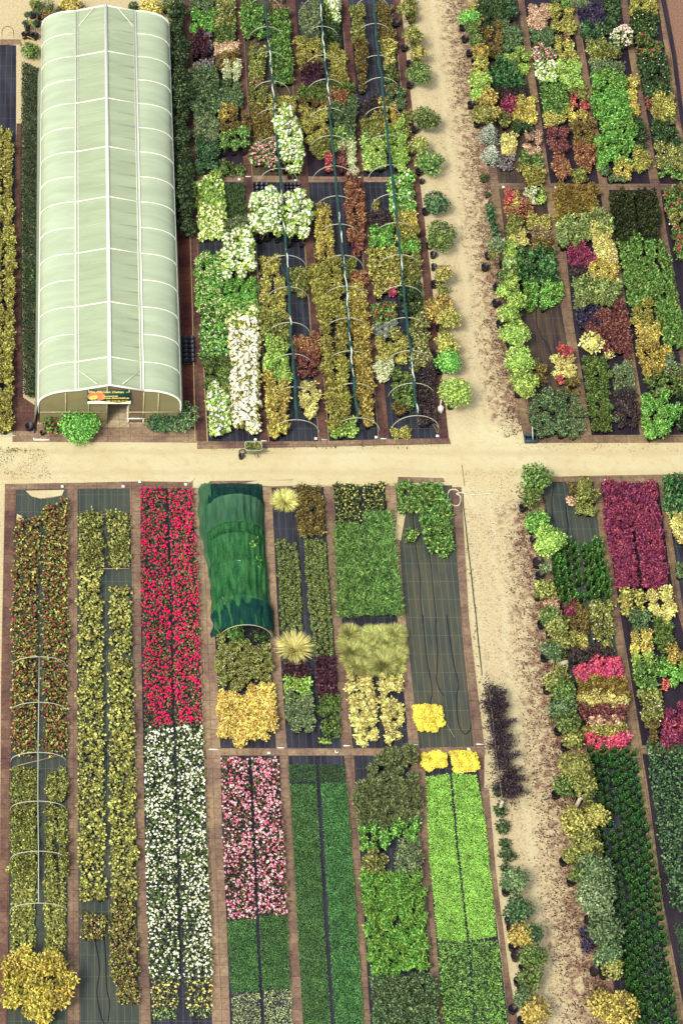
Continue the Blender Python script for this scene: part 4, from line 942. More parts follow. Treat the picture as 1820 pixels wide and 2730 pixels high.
# low shrubs along the left edge of the track, lower right
for i, (x, y, r) in enumerate([(245,180,48),(250,330,36),(262,450,45),(285,560,45),(300,650,42),(290,740,36),(295,860,40)]):
    g_single('dgreen', 'P', x, y, r, .4, ['topmost', 'second', 'third', 'fourth', 'fifth', 'sixth', 'lowest'][i] + ' low dark shrub between the lime bed path and track', 'path_edge_shrub')
g_single('navy', 'P', 880, 1290, 45, .9, 'blackish weeping shrub lying on the track edge between two pots', 'dark_weeping_shrub')
g_single('navy', 'P', 850, 1200, 32, .7, 'small blackish shrub above the weeping one on the track edge', 'dark_weeping_shrub')

# ---------------------------------------------------------------- trees with trunks
def tree(key, z, x, y, r_, top, label, name='potted_tree', trunk=(0, 0), pot=True, stake=False, flat=1.0, leaf=None, white=False):
    """crown centred at that place of the photograph, standing on a trunk"""
    s = SP[key]; r = r_ / ZN[z][2] / 57.0; ch = r * 1.6 * flat
    zc = top - ch / 2; p = Z(z, x, y, zc)
    dx, dy = trunk; t = thing(name, (p[0] + dx, p[1] + dy, 0.008), label, 'tree', 'young potted trees beside the track')
    rng = np.random.default_rng(seed_of(label))
    fb = foliage('crown', r, top, leaf or s['leaf'], rng, s['asp'], 1.0, top - ch)
    V = fb
    for a in V.V: a[:, 0] -= dx; a[:, 1] -= dy
    link('crown', V.mesh('crown', [LM(s['pal'])]), t)
    b = MB(); q = .035 if not white else .055
    b.tube([[0, 0, .12], [-dx * .45 + .02, -dy * .45, zc * .5], [-dx, -dy, zc + ch * .1]], [q, q * .8, q * .5], 7)
    for i in range(5):
        a = i * 1.256 + rng.uniform(0, .6)
        b.tube([[-dx, -dy, zc - ch * .25], [-dx + math.cos(a) * r * .35, -dy + math.sin(a) * r * .35, zc], [-dx + math.cos(a) * r * .7, -dy + math.sin(a) * r * .7, zc + ch * .2]], [q * .5, q * .35, q * .15], 4)
    link('trunk', b.mesh('trunk', [plain('white_bark', (228, 218, 190), .7) if white else plain('bark', (150, 125, 90), .8)], True), t)
    if pot: link('pot', pot_mb(.2, .3).mesh('pot', [plain('black_plastic', (38, 36, 46), .45)]), t)
    if stake:
        b = MB(); b.bar((.08, .03, .1), (.14 - dx * .6, .05 - dy * .5, top * 1.08), .016, 5)
        link('cane', b.mesh('cane', [plain('bamboo', (190, 175, 120), .7)]), t)
    return t
LT = 'left of the upper track'
tree('green', 'F', 1060, 720, 131, 1.45, 'round blue green tree, topmost of the ball crowned ones ' + LT, trunk=(-.42, .05))
tree('green', 'F', 1110, 1150, 143, 1.45, 'larger round green tree, second of the ball crowned ones on the track', trunk=(-.42, .05))
tree('fresh', 'F', 1150, 1560, 131, 1.35, 'green tree with ragged crown beside the upper cross path', trunk=(-.42, .05))
tree('olive', 'F', 1010, 330, 106, 1.65, 'thin olive tree with pale cane ' + LT, stake=True, trunk=(-.42, .05))
tree('olive', 'F', 930, 90, 87, 1.65, 'thin olive tree at the top edge beside the track', stake=True, trunk=(-.42, .05))
tree('yolive', 'F', 1060, 500, 75, 1.35, 'yellowish sparse tree above the topmost ball crowned tree', stake=True, trunk=(-.42, .05))
tree('olive', 'F', 1060, 1380, 99, 1.25, 'sparse brownish olive tree between two green crowns ' + LT, trunk=(-.42, .05))
tree('teal', 'G', 1210, 380, 131, 1.25, 'dark green tree with sideways branch below the cross path', trunk=(-.42, .05))
tree('green', 'G', 1250, 690, 162, 1.45, 'big round olive green crown halfway down the track edge', trunk=(-.42, .05))
tree('yolive', 'G', 1300, 1040, 94, 1.35, 'slim yellow green sapling below the big round crown', stake=True, trunk=(-.42, .05))
tree('gololive', 'H', 1250, 90, 137, 1.25, 'golden olive tree left of the yellow one ' + LT, stake=True, trunk=(-.42, .05))
tree('yolive', 'H', 1350, 180, 106, 1.35, 'yellow leaved tree leaning over the track edge', stake=True, trunk=(-.42, .05))
tree('yolive', 'H', 1310, 430, 106, 1.35, 'yellow olive tree above the last two green crowns', stake=True, trunk=(-.42, .05))
tree('bright', 'H', 1350, 600, 131, 1.35, 'mid green crown above the lime ball tree', trunk=(-.42, .05))
tree('lime', 'H', 1400, 880, 150, 1.75, 'lime green ball tree on thick pale trunk at the crossing', white=True, trunk=(-.12, 0))
RT = 'right of the upper track'
RTL = [('bright', 300, 230, 105, 'bright green sapling with cane, topmost'), ('green', 330, 360, 85, 'feathery green sapling with cane'), ('green', 390, 530, 80, 'slim green sapling with cane'),
  ('gololive', 450, 640, 80, 'golden olive sapling'), ('yolive', 450, 810, 100, 'yellow green sapling'), ('lime', 440, 1000, 115, 'broad lime green sapling'), ('lime', 410, 1160, 70, 'small lime green sapling'),
  ('gololive', 520, 1230, 115, 'large golden green sapling'), ('olive', 480, 1420, 110, 'olive green sapling'), ('yolive', 620, 1400, 70, 'small yellow sapling')]
for k, x, y, r, d in RTL: tree(k, 'I', x + 14, y, r * 1.3, 1.35, d + ' ' + RT, 'sapling_tree', trunk=(-.22, .1), stake=(k in ('bright', 'green', 'lime') and r > 75))
def spruce(z, x, y, r_, top, label):
    p = Z(z, x, y, top * .55); r = r_ / ZN[z][2] / 57.0
    t = thing('silver_spruce', (p[0], p[1], .008), label, 'tree', 'silver spruces beside the track'); rng = np.random.default_rng(seed_of(label))
    b = MB(); nb = 120
    for i in range(nb):
        tt = (i + .5) / nb; zz = .25 + (top - .3) * tt; L = r * (1.15 - tt) * rng.uniform(.8, 1.15); a = i * 2.4
        q = 8; s = np.linspace(.1, 1, q); ax = np.array([math.cos(a), math.sin(a), .15])
        P = np.array([0, 0, zz]) + ax * (s * L)[:, None]; sg = np.where(np.arange(q) % 2, 1, -1)[:, None]
        A = ax * .6 + np.array([-math.sin(a), math.cos(a), .1]) * sg + rng.normal(size=P.shape) * .2
        b.add(*kites(P, A, np.tile([0, 0, 1.0], (q, 1)) + rng.normal(size=P.shape) * .4, np.full(q, .13), np.full(q, .035)))
    link('crown', b.mesh('crown', [LM('silver')]), t)
    tb = MB(); tb.tube([[0, 0, .1], [0, 0, top]], [.03, .008], 5); link('trunk', tb.mesh('trunk', [plain('bark', (150, 125, 90), .8)]), t)
    link('pot', pot_mb(.18, .28).mesh('pot', [plain('black_plastic', (38, 36, 46), .45)]), t)
spruce('I', 560, 1650, 165, 1.4, 'upper silvery spruce beside the track, right of the leaf litter')
spruce('I', 590, 1900, 140, 1.3, 'lower silvery spruce just above the right cross path')
KT = 'beside the glossy dark block'
KTL = [('sage', 'K', 300, 950, 100, 'sage green crown, topmost'), ('olive', 'K', 260, 1080, 60, 'small olive crown'), ('lime', 'K', 490, 1060, 80, 'pale lime crown leaning right'), ('stake', 'K', 460, 1210, 95, 'light green crown over the pale pole'),
  ('green', 'K', 410, 1360, 90, 'darker green crown'), ('lime', 'K', 500, 1450, 95, 'fresh lime crown'), ('lime', 'K', 400, 1560, 80, 'light crown beside the litter'), ('lime', 'K', 560, 1690, 115, 'broad pale lime crown'), ('lime', 'K', 450, 1850, 110, 'full light green crown'),
  ('lime', 'M', 310, 265, 100, 'lime ball crown, first of three'), ('lime', 'M', 345, 450, 98, 'lime ball crown, second of three'), ('lime', 'M', 375, 640, 102, 'lime ball crown on white trunk, last of three')]
for k, z, x, y, r, d in KTL: tree(k, z, x, y, r * 1.1, 1.4, d + ' ' + KT, 'trackside_tree', stake=(k == 'stake'), white=d.endswith('last of three'), trunk=(-.15, 0) if d.endswith('three') else (-.25, .1))
NT_ = 'right of the lower track'
NTL = [('fresh', 'N', 285, 260, 125, 1.7, 'ragged mid green crown beside the crossing'), ('green', 'N', 240, 420, 75, 1.5, 'lower lobe of green foliage, separate small tree'), ('bright', 'N', 310, 640, 105, 1.4, 'bright green crown'), ('lime', 'N', 395, 810, 125, 1.6, 'broad light green crown over the big black pot'),
  ('sage', 'N', 380, 1030, 50, 1.2, 'thin pale sapling'), ('olive', 'N', 365, 1220, 85, 1.3, 'olive crown with cane'),
  ('green', 'O', 600, 120, 65, 1.4, 'green crown left of the peach flowered shrubs'), ('olive', 'O', 660, 190, 75, 1.4, 'olive crown left of the bronze shrubs'), ('bgreen', 'O', 620, 370, 70, 1.3, 'blue green crown above the stone post'),
  ('olive', 'O', 680, 300, 60, 1.3, 'small olive crown above the stone post'), ('olive', 'O', 640, 600, 65, 1.3, 'olive crown left of the orange shrubs'), ('green', 'O', 700, 680, 85, 1.4, 'green crown left of the yellow shrubs'), ('bgreen', 'O', 690, 790, 80, 1.3, 'blue green crown left of the red brown shrubs'),
  ('green', 'O', 720, 900, 85, 1.4, 'green crown left of the peach shrubs'), ('olive', 'O', 770, 1010, 60, 1.3, 'small olive crown left of the rose red shrubs'),
  ('olive', 'P', 790, 30, 100, 1.6, 'olive green crown, largest above the stone post'), ('green', 'P', 705, 170, 72, 1.3, 'dark green round crown by the litter'), ('olive', 'P', 850, 150, 75, 1.6, 'pale olive sapling with cane'),
  ('yolive', 'P', 805, 410, 95, 1.5, 'yellow olive crown'), ('yolive', 'P', 950, 360, 65, 1.6, 'thin yellow sapling leaning over the dark row'), ('olive', 'P', 870, 590, 85, 1.5, 'plain olive crown'), ('olive', 'P', 760, 660, 55, 1.1, 'low olive shrub tree'),
  ('bgreen', 'P', 930, 770, 105, 1.6, 'grey green ball crown, topmost of five'), ('green', 'P', 815, 800, 60, 1.2, 'small green crown beside the topmost grey green ball'), ('sage', 'P', 940, 985, 125, 1.7, 'large grey green ball crown, second of five'), ('bgreen', 'P', 1000, 1195, 98, 1.6, 'grey green ball crown, third of five'),
  ('bgreen', 'P', 1020, 1360, 82, 1.6, 'grey green ball crown, fourth of five'), ('olive', 'P', 1060, 1460, 62, 1.4, 'yellowish small crown, lowest of five'), ('gololive', 'P', 1060, 1750, 125, 1.6, 'golden yellow crown at the bottom')]
for k, z, x, y, r, tp, d in NTL: tree(k, z, x, y, r * 1.08, tp * .85, d + ' ' + NT_, 'roadside_tree', stake=('cane' in d or 'leaning' in d), trunk=(-.25, 0))
PT = 'in the row left of the lower track'
PTL = [('bgreen', 360, 840, 85, 'blue green crown with golden edge, topmost'), ('teal', 380, 1050, 92, 'dark blue green ball crown'), ('teal', 480, 1210, 65, 'dark green crown behind the golden one'), ('gololive', 410, 1240, 82, 'yellow olive crown'),
  ('green', 485, 1385, 82, 'mid green crown leaning over the track'), ('green', 475, 1540, 80, 'mid green crown below the leaning one'), ('bgreen', 415, 1680, 52, 'small dark crown beside the lowest pot'), ('gololive', 475, 1780, 100, 'bright golden crown at the bottom edge')]
for k, x, y, r, d in PTL: tree(k, 'P', x, y, r, 1.5, d + ' ' + PT, 'potted_track_tree', trunk=(-.28, 0))
# dark clipped ball trees at the top left yard
for i, (x, y, r, k) in enumerate([(510,280,70,'teal'), (465,425,62,'dgreen'), (570,425,60,'olive'), (725,80,62,'teal'), (600,60,75,'olive'), (685,215,72,'teal'), (650,440,60,'dgreen')]):
    tree(k, 'a', x, y, r, 1.2, ['dark clipped ball tree nearest the sand yard', 'dark ball tree left of the olive one with trunk showing', 'olive ball tree with pale trunk showing in the top left', 'darkest ball tree at the top left picture edge', 'olive leafy crown at the top edge left of the greenhouse', 'dark ball tree in the middle of the top left group', 'dark ball tree touching the greenhouse corner'][i], 'clipped_ball_tree', leaf=.05)
# conifer hedge right of the greenhouse
for i in range(24):
    y = 100 + i * 62; x = 1192 + (y - 90) * .042 + (10 if i % 2 else -10)
    g = one('hedgecon', 'A', x, y, 62, 1.2, 'dark conifer in the hedge between greenhouse and path', 'conifer', 'hedge_conifer'); g['group'] = 'conifers in the hedge right of the greenhouse'
    for c in g.children:
        if c.name.startswith('foliage'):
            pass
# plum leaved trees on the ground left of the track
def plumtree(cx, cy, L, wd, label, arms=()):
    p = Z('b', cx, cy, .9); t = thing('plum_leaved_tree', (p[0], p[1], .008), label, 'tree', 'plum leaved trees left of the track')
    rng = np.random.default_rng(seed_of(label)); b = MB(); n = 2000
    br = 120
    for i in range(br):
        o = np.array([rng.uniform(-.18, .18) * wd, rng.uniform(-.5, .5) * L, rng.uniform(.4, .9)])
        a = rng.uniform(-1.0, 1.0) if rng.uniform() < .6 else rng.uniform(0, 6.28); ln = wd * rng.uniform(.2, .55) if rng.uniform() < .8 else wd * rng.uniform(.55, .8)
        tip = o + np.array([math.cos(a), math.sin(a), rng.uniform(-.1, .5)]) * ln
        s = np.linspace(0, 1, 26)[:, None]; P = o + (tip - o) * s + rng.normal(size=(26, 3)) * (.07 * (1.15 - s))
        b.add(*kites(P, rng.normal(size=P.shape), rng.normal(size=P.shape) + [0, 0, .8], rng.uniform(.06, .11, 26), rng.uniform(.04, .06, 26)))
    for ax_, ay_ in arms:
        e = Z('b', ax_, ay_, .8) - np.array([p[0], p[1], 0]); o = np.array([0, e[1] - .15, .6]); s = np.linspace(0, 1, 90)[:, None]
        for q in range(3):
            P = o + (e - o) * s + np.array([0, (q - 1) * .05, q * .04]) + rng.normal(size=(90, 3)) * (.07 * (1.15 - s)); P[:, 1] += .08 * np.sin(s[:, 0] * 2)
            b.add(*kites(P, rng.normal(size=P.shape) + [.6, 0, 0], rng.normal(size=P.shape) + [0, 0, .8], rng.uniform(.06, .11, 90), rng.uniform(.04, .06, 90)))
    link('crown', b.mesh('crown', [LM('navyplum')]), t)
    tb = MB(); tb.tube([[0, 0, 0], [.02, 0, .5], [0, .1, 1.0]], [.05, .04, .02], 6)
    for i in range(8):
        a = i * .8; tb.tube([[0, 0, .4], [math.cos(a) * wd * .25, math.sin(a) * L * .35, .8]], [.02, .008], 4)
    link('trunk', tb.mesh('trunk', [plain('bark', (150, 125, 90), .8)]), t)
PAL['navyplum'] = [(38, 26, 42), (54, 36, 52), (74, 48, 62), (70, 76, 66)]
plumtree(770, 480, 1.5, 1.0, 'upper plum leaved tree, touching the path end left of the track', [(990, 415), (975, 520), (1020, 600)])
plumtree(830, 850, 1.4, .85, 'middle plum leaved tree left of the track', [(1145, 850), (1000, 900)])
plumtree(870, 1280, 1.7, 1.2, 'third plum leaved tree beside the yellow chrysanthemums', [(1060, 1100), (1080, 1210), (1200, 1370)])
plumtree(990, 1780, 1.2, 1.3, 'lowest plum leaved tree spreading onto the track', [(1270, 1740), (1240, 1930), (1150, 1650)])

# ---------------------------------------------------------------- carpets: masses of small plants nobody could count
def carpet(name, zone, pts, label, pal, h=.3, clump=.3, leaf=.08, asp=.6, dens=320, fl=None, fdens=0, fsize=.05, form='clump', cat=None, hole=0.0):
    poly = np.array([Z(zone, x, y, h * .7) for x, y in pts])[:, :2]; rng = np.random.default_rng(seed_of(name, pts))
    x0, y0 = poly.min(0); x1, y1 = poly.max(0); A = (x1 - x0) * (y1 - y0)
    n = int(A * dens); P = np.stack([rng.uniform(x0, x1, n), rng.uniform(y0, y1, n)], 1); P = P[inside(P, poly)]
    b = MB()
    def relief(P):
        gx, gy = P[:, 0] / clump, P[:, 1] / (clump * .866)
        row = np.floor(gy); off = np.where(row % 2 == 0, 0, .5)
        ix = np.floor(gx + off); hx = np.sin(ix * 12.9898 + row * 78.233) * 43758.5453; hx -= np.floor(hx); hy = np.sin(ix * 39.34 + row * 11.135) * 24634.63; hy -= np.floor(hy)
        cx = (ix + .5 - off) + (hx - .5) * .3; cy = row + .5 + (hy - .5) * .3
        d = np.sqrt((gx - cx) ** 2 + (gy - cy) ** 2)
        return d, cx * clump, cy * clump * .866, hx
    d, cx, cy, hx = relief(P)
    if form == 'clump':
        keep = (rng.uniform(size=len(P)) > (d - .38) * 2.6) & (hx >= hole)
        P = P[keep]; d = d[keep]; cx = cx[keep]; cy = cy[keep]; hx = hx[keep]
        z = h * np.sqrt(np.clip(1.05 - (d / .75) ** 2, .12, 1)) * rng.uniform(.62, 1.05, len(P)) * (.85 + .3 * hx)
        out = np.stack([P[:, 0] - cx, P[:, 1] - cy, np.full(len(P), clump * .5)], 1); out /= np.linalg.norm(out, axis=1)[:, None]
        N = out + rng.normal(size=out.shape) * .45; Ax = np.cross(N, rng.normal(size=out.shape)) + out * .3
        s = leaf * rng.uniform(.7, 1.3, len(P)); b.add(*kites(np.column_stack([P, z]), Ax, N, s, s * asp * 1.3))
    else:
        gn = .5 + .5 * np.sin(P[:, 0] * 3.1 + np.sin(P[:, 1] * 2.3)) * np.sin(P[:, 1] * 2.7 + P[:, 0])
        z = h * (.55 + .3 * rng.uniform(size=len(P)) + .12 * gn)
        m = len(P); Ax = rng.normal(size=(m, 3)) * [1, 1, .25] + [0, 0, .1 if form == 'lawn' else .5]; N = rng.normal(size=(m, 3)) * (.45 if form == 'lawn' else .9) + [0, 0, 1]
        s = leaf * rng.uniform(.7, 1.4, m); b.add(*kites(np.column_stack([P, z]), Ax, N, s, s * asp))
    mats = [LM(pal)]
    if fl:
        m = int(A * fdens); Q = np.stack([rng.uniform(x0, x1, m), rng.uniform(y0, y1, m)], 1); Q = Q[inside(Q, poly)]
        nz = np.sin(Q[:, 0] * 4.1 + 1.3 * np.sin(Q[:, 1] * 1.9)) * np.sin(Q[:, 1] * 2.2 + Q[:, 0] * 1.7)
        nz2 = np.sin(Q[:, 0] * 9 + Q[:, 1] * 2) * np.sin(Q[:, 1] * 6.3 - Q[:, 0] * 3); Q = Q[rng.uniform(size=len(Q)) < .58 + .34 * nz + .3 * nz2]; d, cx, cy, hx = relief(Q); k = d < .62; Q = Q[k]; d = d[k]
        z = h * (1.12 - .35 * d) + rng.uniform(0, .05, len(Q))
        sz = fsize * rng.uniform(.55, 1.25, len(Q)); V, F = octas(np.column_stack([Q, z]), sz, .55)
        V += rng.normal(size=V.shape) * np.repeat(sz, 6)[:, None] * .28
        b.add(V, F, 1); mats.append(LM(fl))
    # a low bed of shade leaves underneath, so that the fabric shows only in the real gaps
    c2 = poly.mean(0); o = link(name, b.mesh(name, mats)); tag(o, label, cat or 'flower bed', None, 'stuff')
    return o
PAL['whitebedleaf'] = [(52, 72, 38), (80, 105, 50), (110, 132, 62), (140, 156, 84)]
bC = 'in the third lower bed from the left'
for i, pts in enumerate([[(375,1303),(440,1303),(447,1450),(455,1600),(459,1935),(388,1935),(376,1600)], [(449,1303),(513,1303),(522,1450),(531,1600),(538,1935),(466,1935),(460,1600)]]):
    carpet('red_flowering_plants', 'n', pts, 'crimson red flowering plants, %s strip ' % ['left', 'right'][i] + bC, 'redbedleaf', .32, .3, .1, fl='f_red', fdens=120, fsize=.055, dens=300)
for i, pts in enumerate([[(386,1940),(462,1945),(470,2200),(479,2610),(399,2610),(388,2250)], [(470,1937),(540,1935),(550,2200),(568,2610),(490,2610),(478,2250)]]):
    carpet('white_flowering_plants', 'n', pts, 'white flowering plants, %s strip ' % ['left', 'right'][i] + bC, 'whitebedleaf', .32, .28, .1, fl='f_white', fdens=92, fsize=.058, dens=300)
for i, pts in enumerate([[(400,2612),(479,2612),(476,2690),(404,2690)], [(490,2612),(568,2612),(566,2690),(498,2690)]]):
    carpet('cream_flowering_plants', 'n', pts, 'cream yellow flowering plants at the bottom, %s strip' % ['left', 'right'][i], 'olive', .3, .28, .075, fl='f_yellow', fdens=70, fsize=.05, dens=300)
for i, pts in enumerate([[(405,2690),(471,2690),(471,2718),(407,2718)], [(507,2690),(563,2690),(563,2716),(509,2716)]]):
    carpet('lime_plants', 'n', pts, 'flowerless lime green plants at the bottom edge, %s strip' % ['left', 'right'][i], 'lime', .28, .26, .07, dens=300)
for i, pts in enumerate([[(590,2022),(660,2022),(672,2200),(682,2452),(608,2452),(592,2250)], [(672,2022),(741,2022),(757,2250),(769,2440),(692,2440),(680,2250)]]):
    carpet('pink_flowering_plants', 'n', pts, 'rose pink flowering plants, %s strip of the lower bed' % ['left', 'right'][i], 'redbedleaf', .32, .26, .095, fl='f_pink', fdens=150, fsize=.06, dens=300)
for i, (pts, p) in enumerate([([(85,772),(228,770),(245,1128),(105,1128)], 'lawn'), ([(245,752),(385,745),(400,1112),(262,1122)], 'lawn')]):
    carpet('fine_green_plants', 'X', pts, 'fine dark green plants below the pink flowers, %s strip' % ['left', 'right'][i], p, .22, .2, .055, .5, 1700, form='lawn', cat='green plants')
PAL['cream2'] = [(110, 132, 80), (140, 158, 98), (172, 186, 118), (196, 206, 138)]
for i, pts in enumerate([[(106,1136),(247,1132),(256,1310),(112,1310)], [(268,1122),(404,1117),(408,1310),(274,1310)]]):
    carpet('pale_leaved_plants', 'X', pts, 'pale cream leaved plants at the bottom, %s strip' % ['left', 'right'][i], 'sagecream', .24, .2, .055, dens=700, cat='green plants') if False else carpet('pale_leaved_plants', 'X', pts, 'pale sage leaved plants at the bottom, %s strip' % ['left', 'right'][i], 'cream2', .24, .2, .055, dens=700, cat='green plants')
for i, (pts, p, lab) in enumerate([([(391,-2),(525,-2),(530,84),(395,84)], 'lawn2', 'darker fine plants at the top of the green bed, left strip'), ([(541,-2),(668,-2),(675,82),(545,84)], 'lawn2', 'darker fine plants at the top of the green bed, right strip'),
      ([(398,96),(530,93),(560,700),(602,1310),(466,1310),(430,700)], 'lawn', 'long strip of fine green plants, left of the furrow'), ([(551,89),(680,86),(725,700),(765,1310),(624,1310),(585,700)], 'lawn', 'long strip of fine green plants, right of the furrow')]):
    carpet('fine_green_plants', 'X', pts, lab, p, .22, .2, .055, .5, 1700, form='lawn', cat='green plants')
for i, (pts, p, lab, dn, lf, f) in enumerate([([(1072,60),(1190,42),(1222,400),(1278,880),(1132,872),(1092,480)], 'limelawn', 'bright lime green carpet plants, left strip', 1800, .055, 'lawn'), ([(1202,38),(1325,52),(1370,300),(1423,850),(1290,876),(1240,450)], 'limelawn', 'bright lime green carpet plants, right strip', 1800, .055, 'lawn'),
      ([(1132,884),(1280,884),(1312,1310),(1157,1310)], 'bright', 'spiky bright green plants below the lime carpet, left strip', 700, .1, 'tall'), ([(1290,880),(1428,872),(1480,1310),(1322,1310)], 'bright', 'spiky bright green plants below the lime carpet, right strip', 700, .1, 'tall')]):
    carpet('carpet_plants', 'X', pts, lab, p, .26 if i < 2 else .38, .2, lf, .5 if i < 2 else .3, dn, form=f, cat='green plants')
for i, (pts, lab) in enumerate([([(105,580),(370,565),(400,800),(430,1200),(440,1430),(145,1440),(125,1000)], 'tall wispy green grass, left strip'), ([(385,455),(640,440),(665,560),(700,900),(755,1400),(745,1430),(455,1430),(430,900)], 'tall wispy green grass, right strip')]):
    carpet('tall_grass', 'V', pts, lab + ' beside the empty fabric bed', 'grass', .55, .3, .2, .16, 900, form='tall', cat='grass')
carpet('dark_bedding_plants', 'P', [(1300,-160),(1420,-165),(1640,-150),(1640,1060),(1560,1060),(1480,1030),(1390,500),(1330,100)], 'dense dark green bedding plants at the right picture edge', 'teal', .45, .34, .11, .6, 420, cat='green plants')
carpet('low_dark_plants', 'P', [(1500,1150),(1640,1100),(1640,1700),(1560,1500)], 'low dark green plants in the lower right corner', 'lawn2', .15, .2, .05, .5, 900, form='lawn', cat='green plants')
carpet('ground_ivy', 'n', [(60,165),(108,185),(106,600),(104,1052),(82,1062),(64,1050),(55,800),(57,400)], 'dark green ivy strip along the greenhouse left wall', 'darkgrass', .3, .3, .08, .6, 1100, form='tall', cat='ground cover')
carpet('green_leaf_mat', 'B', [(150,200),(240,200),(245,430),(150,430)], 'brighter green patch of ivy beside the greenhouse', 'green', .33, .3, .08, .6, 150, form='tall', cat='ground cover')
# leaf litter on the track and weeds in the sand
def litter(zone, pts, n, label, size=.062, pal='litter', edge=1.0):
    poly = np.array([Z(zone, x, y, 0) for x, y in pts])[:, :2]; rng = np.random.default_rng(seed_of(label))
    x0, y0 = poly.min(0); x1, y1 = poly.max(0); m = int(n * (5 if edge > 1 else 2.4))
    P = np.stack([rng.uniform(x0, x1, m), rng.uniform(y0, y1, m)], 1); P = P[inside(P, poly)]
    nz = np.sin(P[:, 0] * 2.9 + 2 * np.sin(P[:, 1] * 1.1)) * np.sin(P[:, 1] * 2.1 + 1.5 * np.sin(P[:, 0] * 1.7))
    k = rng.uniform(size=len(P)) < .55 + .45 * nz
    if edge > 1:
        ys = np.round(P[:, 1], 0); lo = {}; hi = {}
        for y in np.unique(ys):
            q = P[ys == y, 0]; lo[y], hi[y] = q.min(), q.max()
        t = np.array([(x - lo[y]) / (hi[y] - lo[y] + 1e-6) for x, y in zip(P[:, 0], ys)]); k &= rng.uniform(size=len(P)) < t ** edge
    P = P[k][:n]
    m = len(P); s = size * rng.uniform(.4, 1.5, m); b = MB()
    b.add(*kites(np.column_stack([P, rng.uniform(.014, .03, m)]), rng.normal(size=(m, 3)) * [1, 1, .12], rng.normal(size=(m, 3)) * .25 + [0, 0, 1], s, s * .45))
    tag(link('leaf_litter', b.mesh('leaf_litter', [LM(pal)])), label, 'leaf litter', None, 'stuff')
litter('n', [(1165,0),(1232,0),(1262,200),(1295,400),(1325,600),(1355,900),(1400,1150),(1330,1175),(1265,1000),(1235,700),(1215,500),(1195,300),(1170,120)], 9000, 'brown fallen leaves on the right side of the upper track', .085, edge=1.5)
litter('n', [(1345,1290),(1450,1290),(1465,1500),(1490,1700),(1520,2000),(1570,2300),(1620,2730),(1450,2730),(1405,2300),(1370,1900),(1345,1600),(1335,1400)], 15000, 'brown fallen leaves on the right side of the lower track', .085, edge=1.4)
litter('n', [(1240,1250),(1390,1250),(1400,1600),(1440,2200),(1520,2730),(1390,2730),(1320,2200),(1280,1700),(1235,1400)], 5000, 'scattered fallen leaves across the lower track', .045)
litter('n', [(1120,0),(1200,0),(1230,300),(1260,600),(1300,1000),(1200,1000),(1160,500)], 700, 'scattered fallen leaves across the upper track', .04)
litter('n', [(1370,1160),(1820,1182),(1820,1205),(1380,1200)], 500, 'fallen leaves along the right cross road edge', .05)
litter('n', [(0,1190),(120,1200),(140,1290),(60,1300),(0,1250)], 700, 'dark debris at the left end of the cross road', .05)
litter('n', [(560,1190),(1200,1184),(1200,1196),(560,1203)], 420, 'debris along the far edge of the cross road', .04)

def weeds(zone, pts, n, label):
    o = litter(zone, pts, n, label, .11, 'olive'); return o
weeds('n', [(1225,1310),(1240,1310),(1275,1700),(1300,1990),(1285,1990),(1258,1700)], 170, 'small weeds between the path and the irrigation pipe')
weeds('n', [(560,1194),(1190,1186),(1190,1192),(560,1199)], 110, 'small weeds along the far kerb of the cross road')
weeds('n', [(20,1196),(110,1196),(105,1205),(20,1206)], 60, 'small weeds before the forecourt')
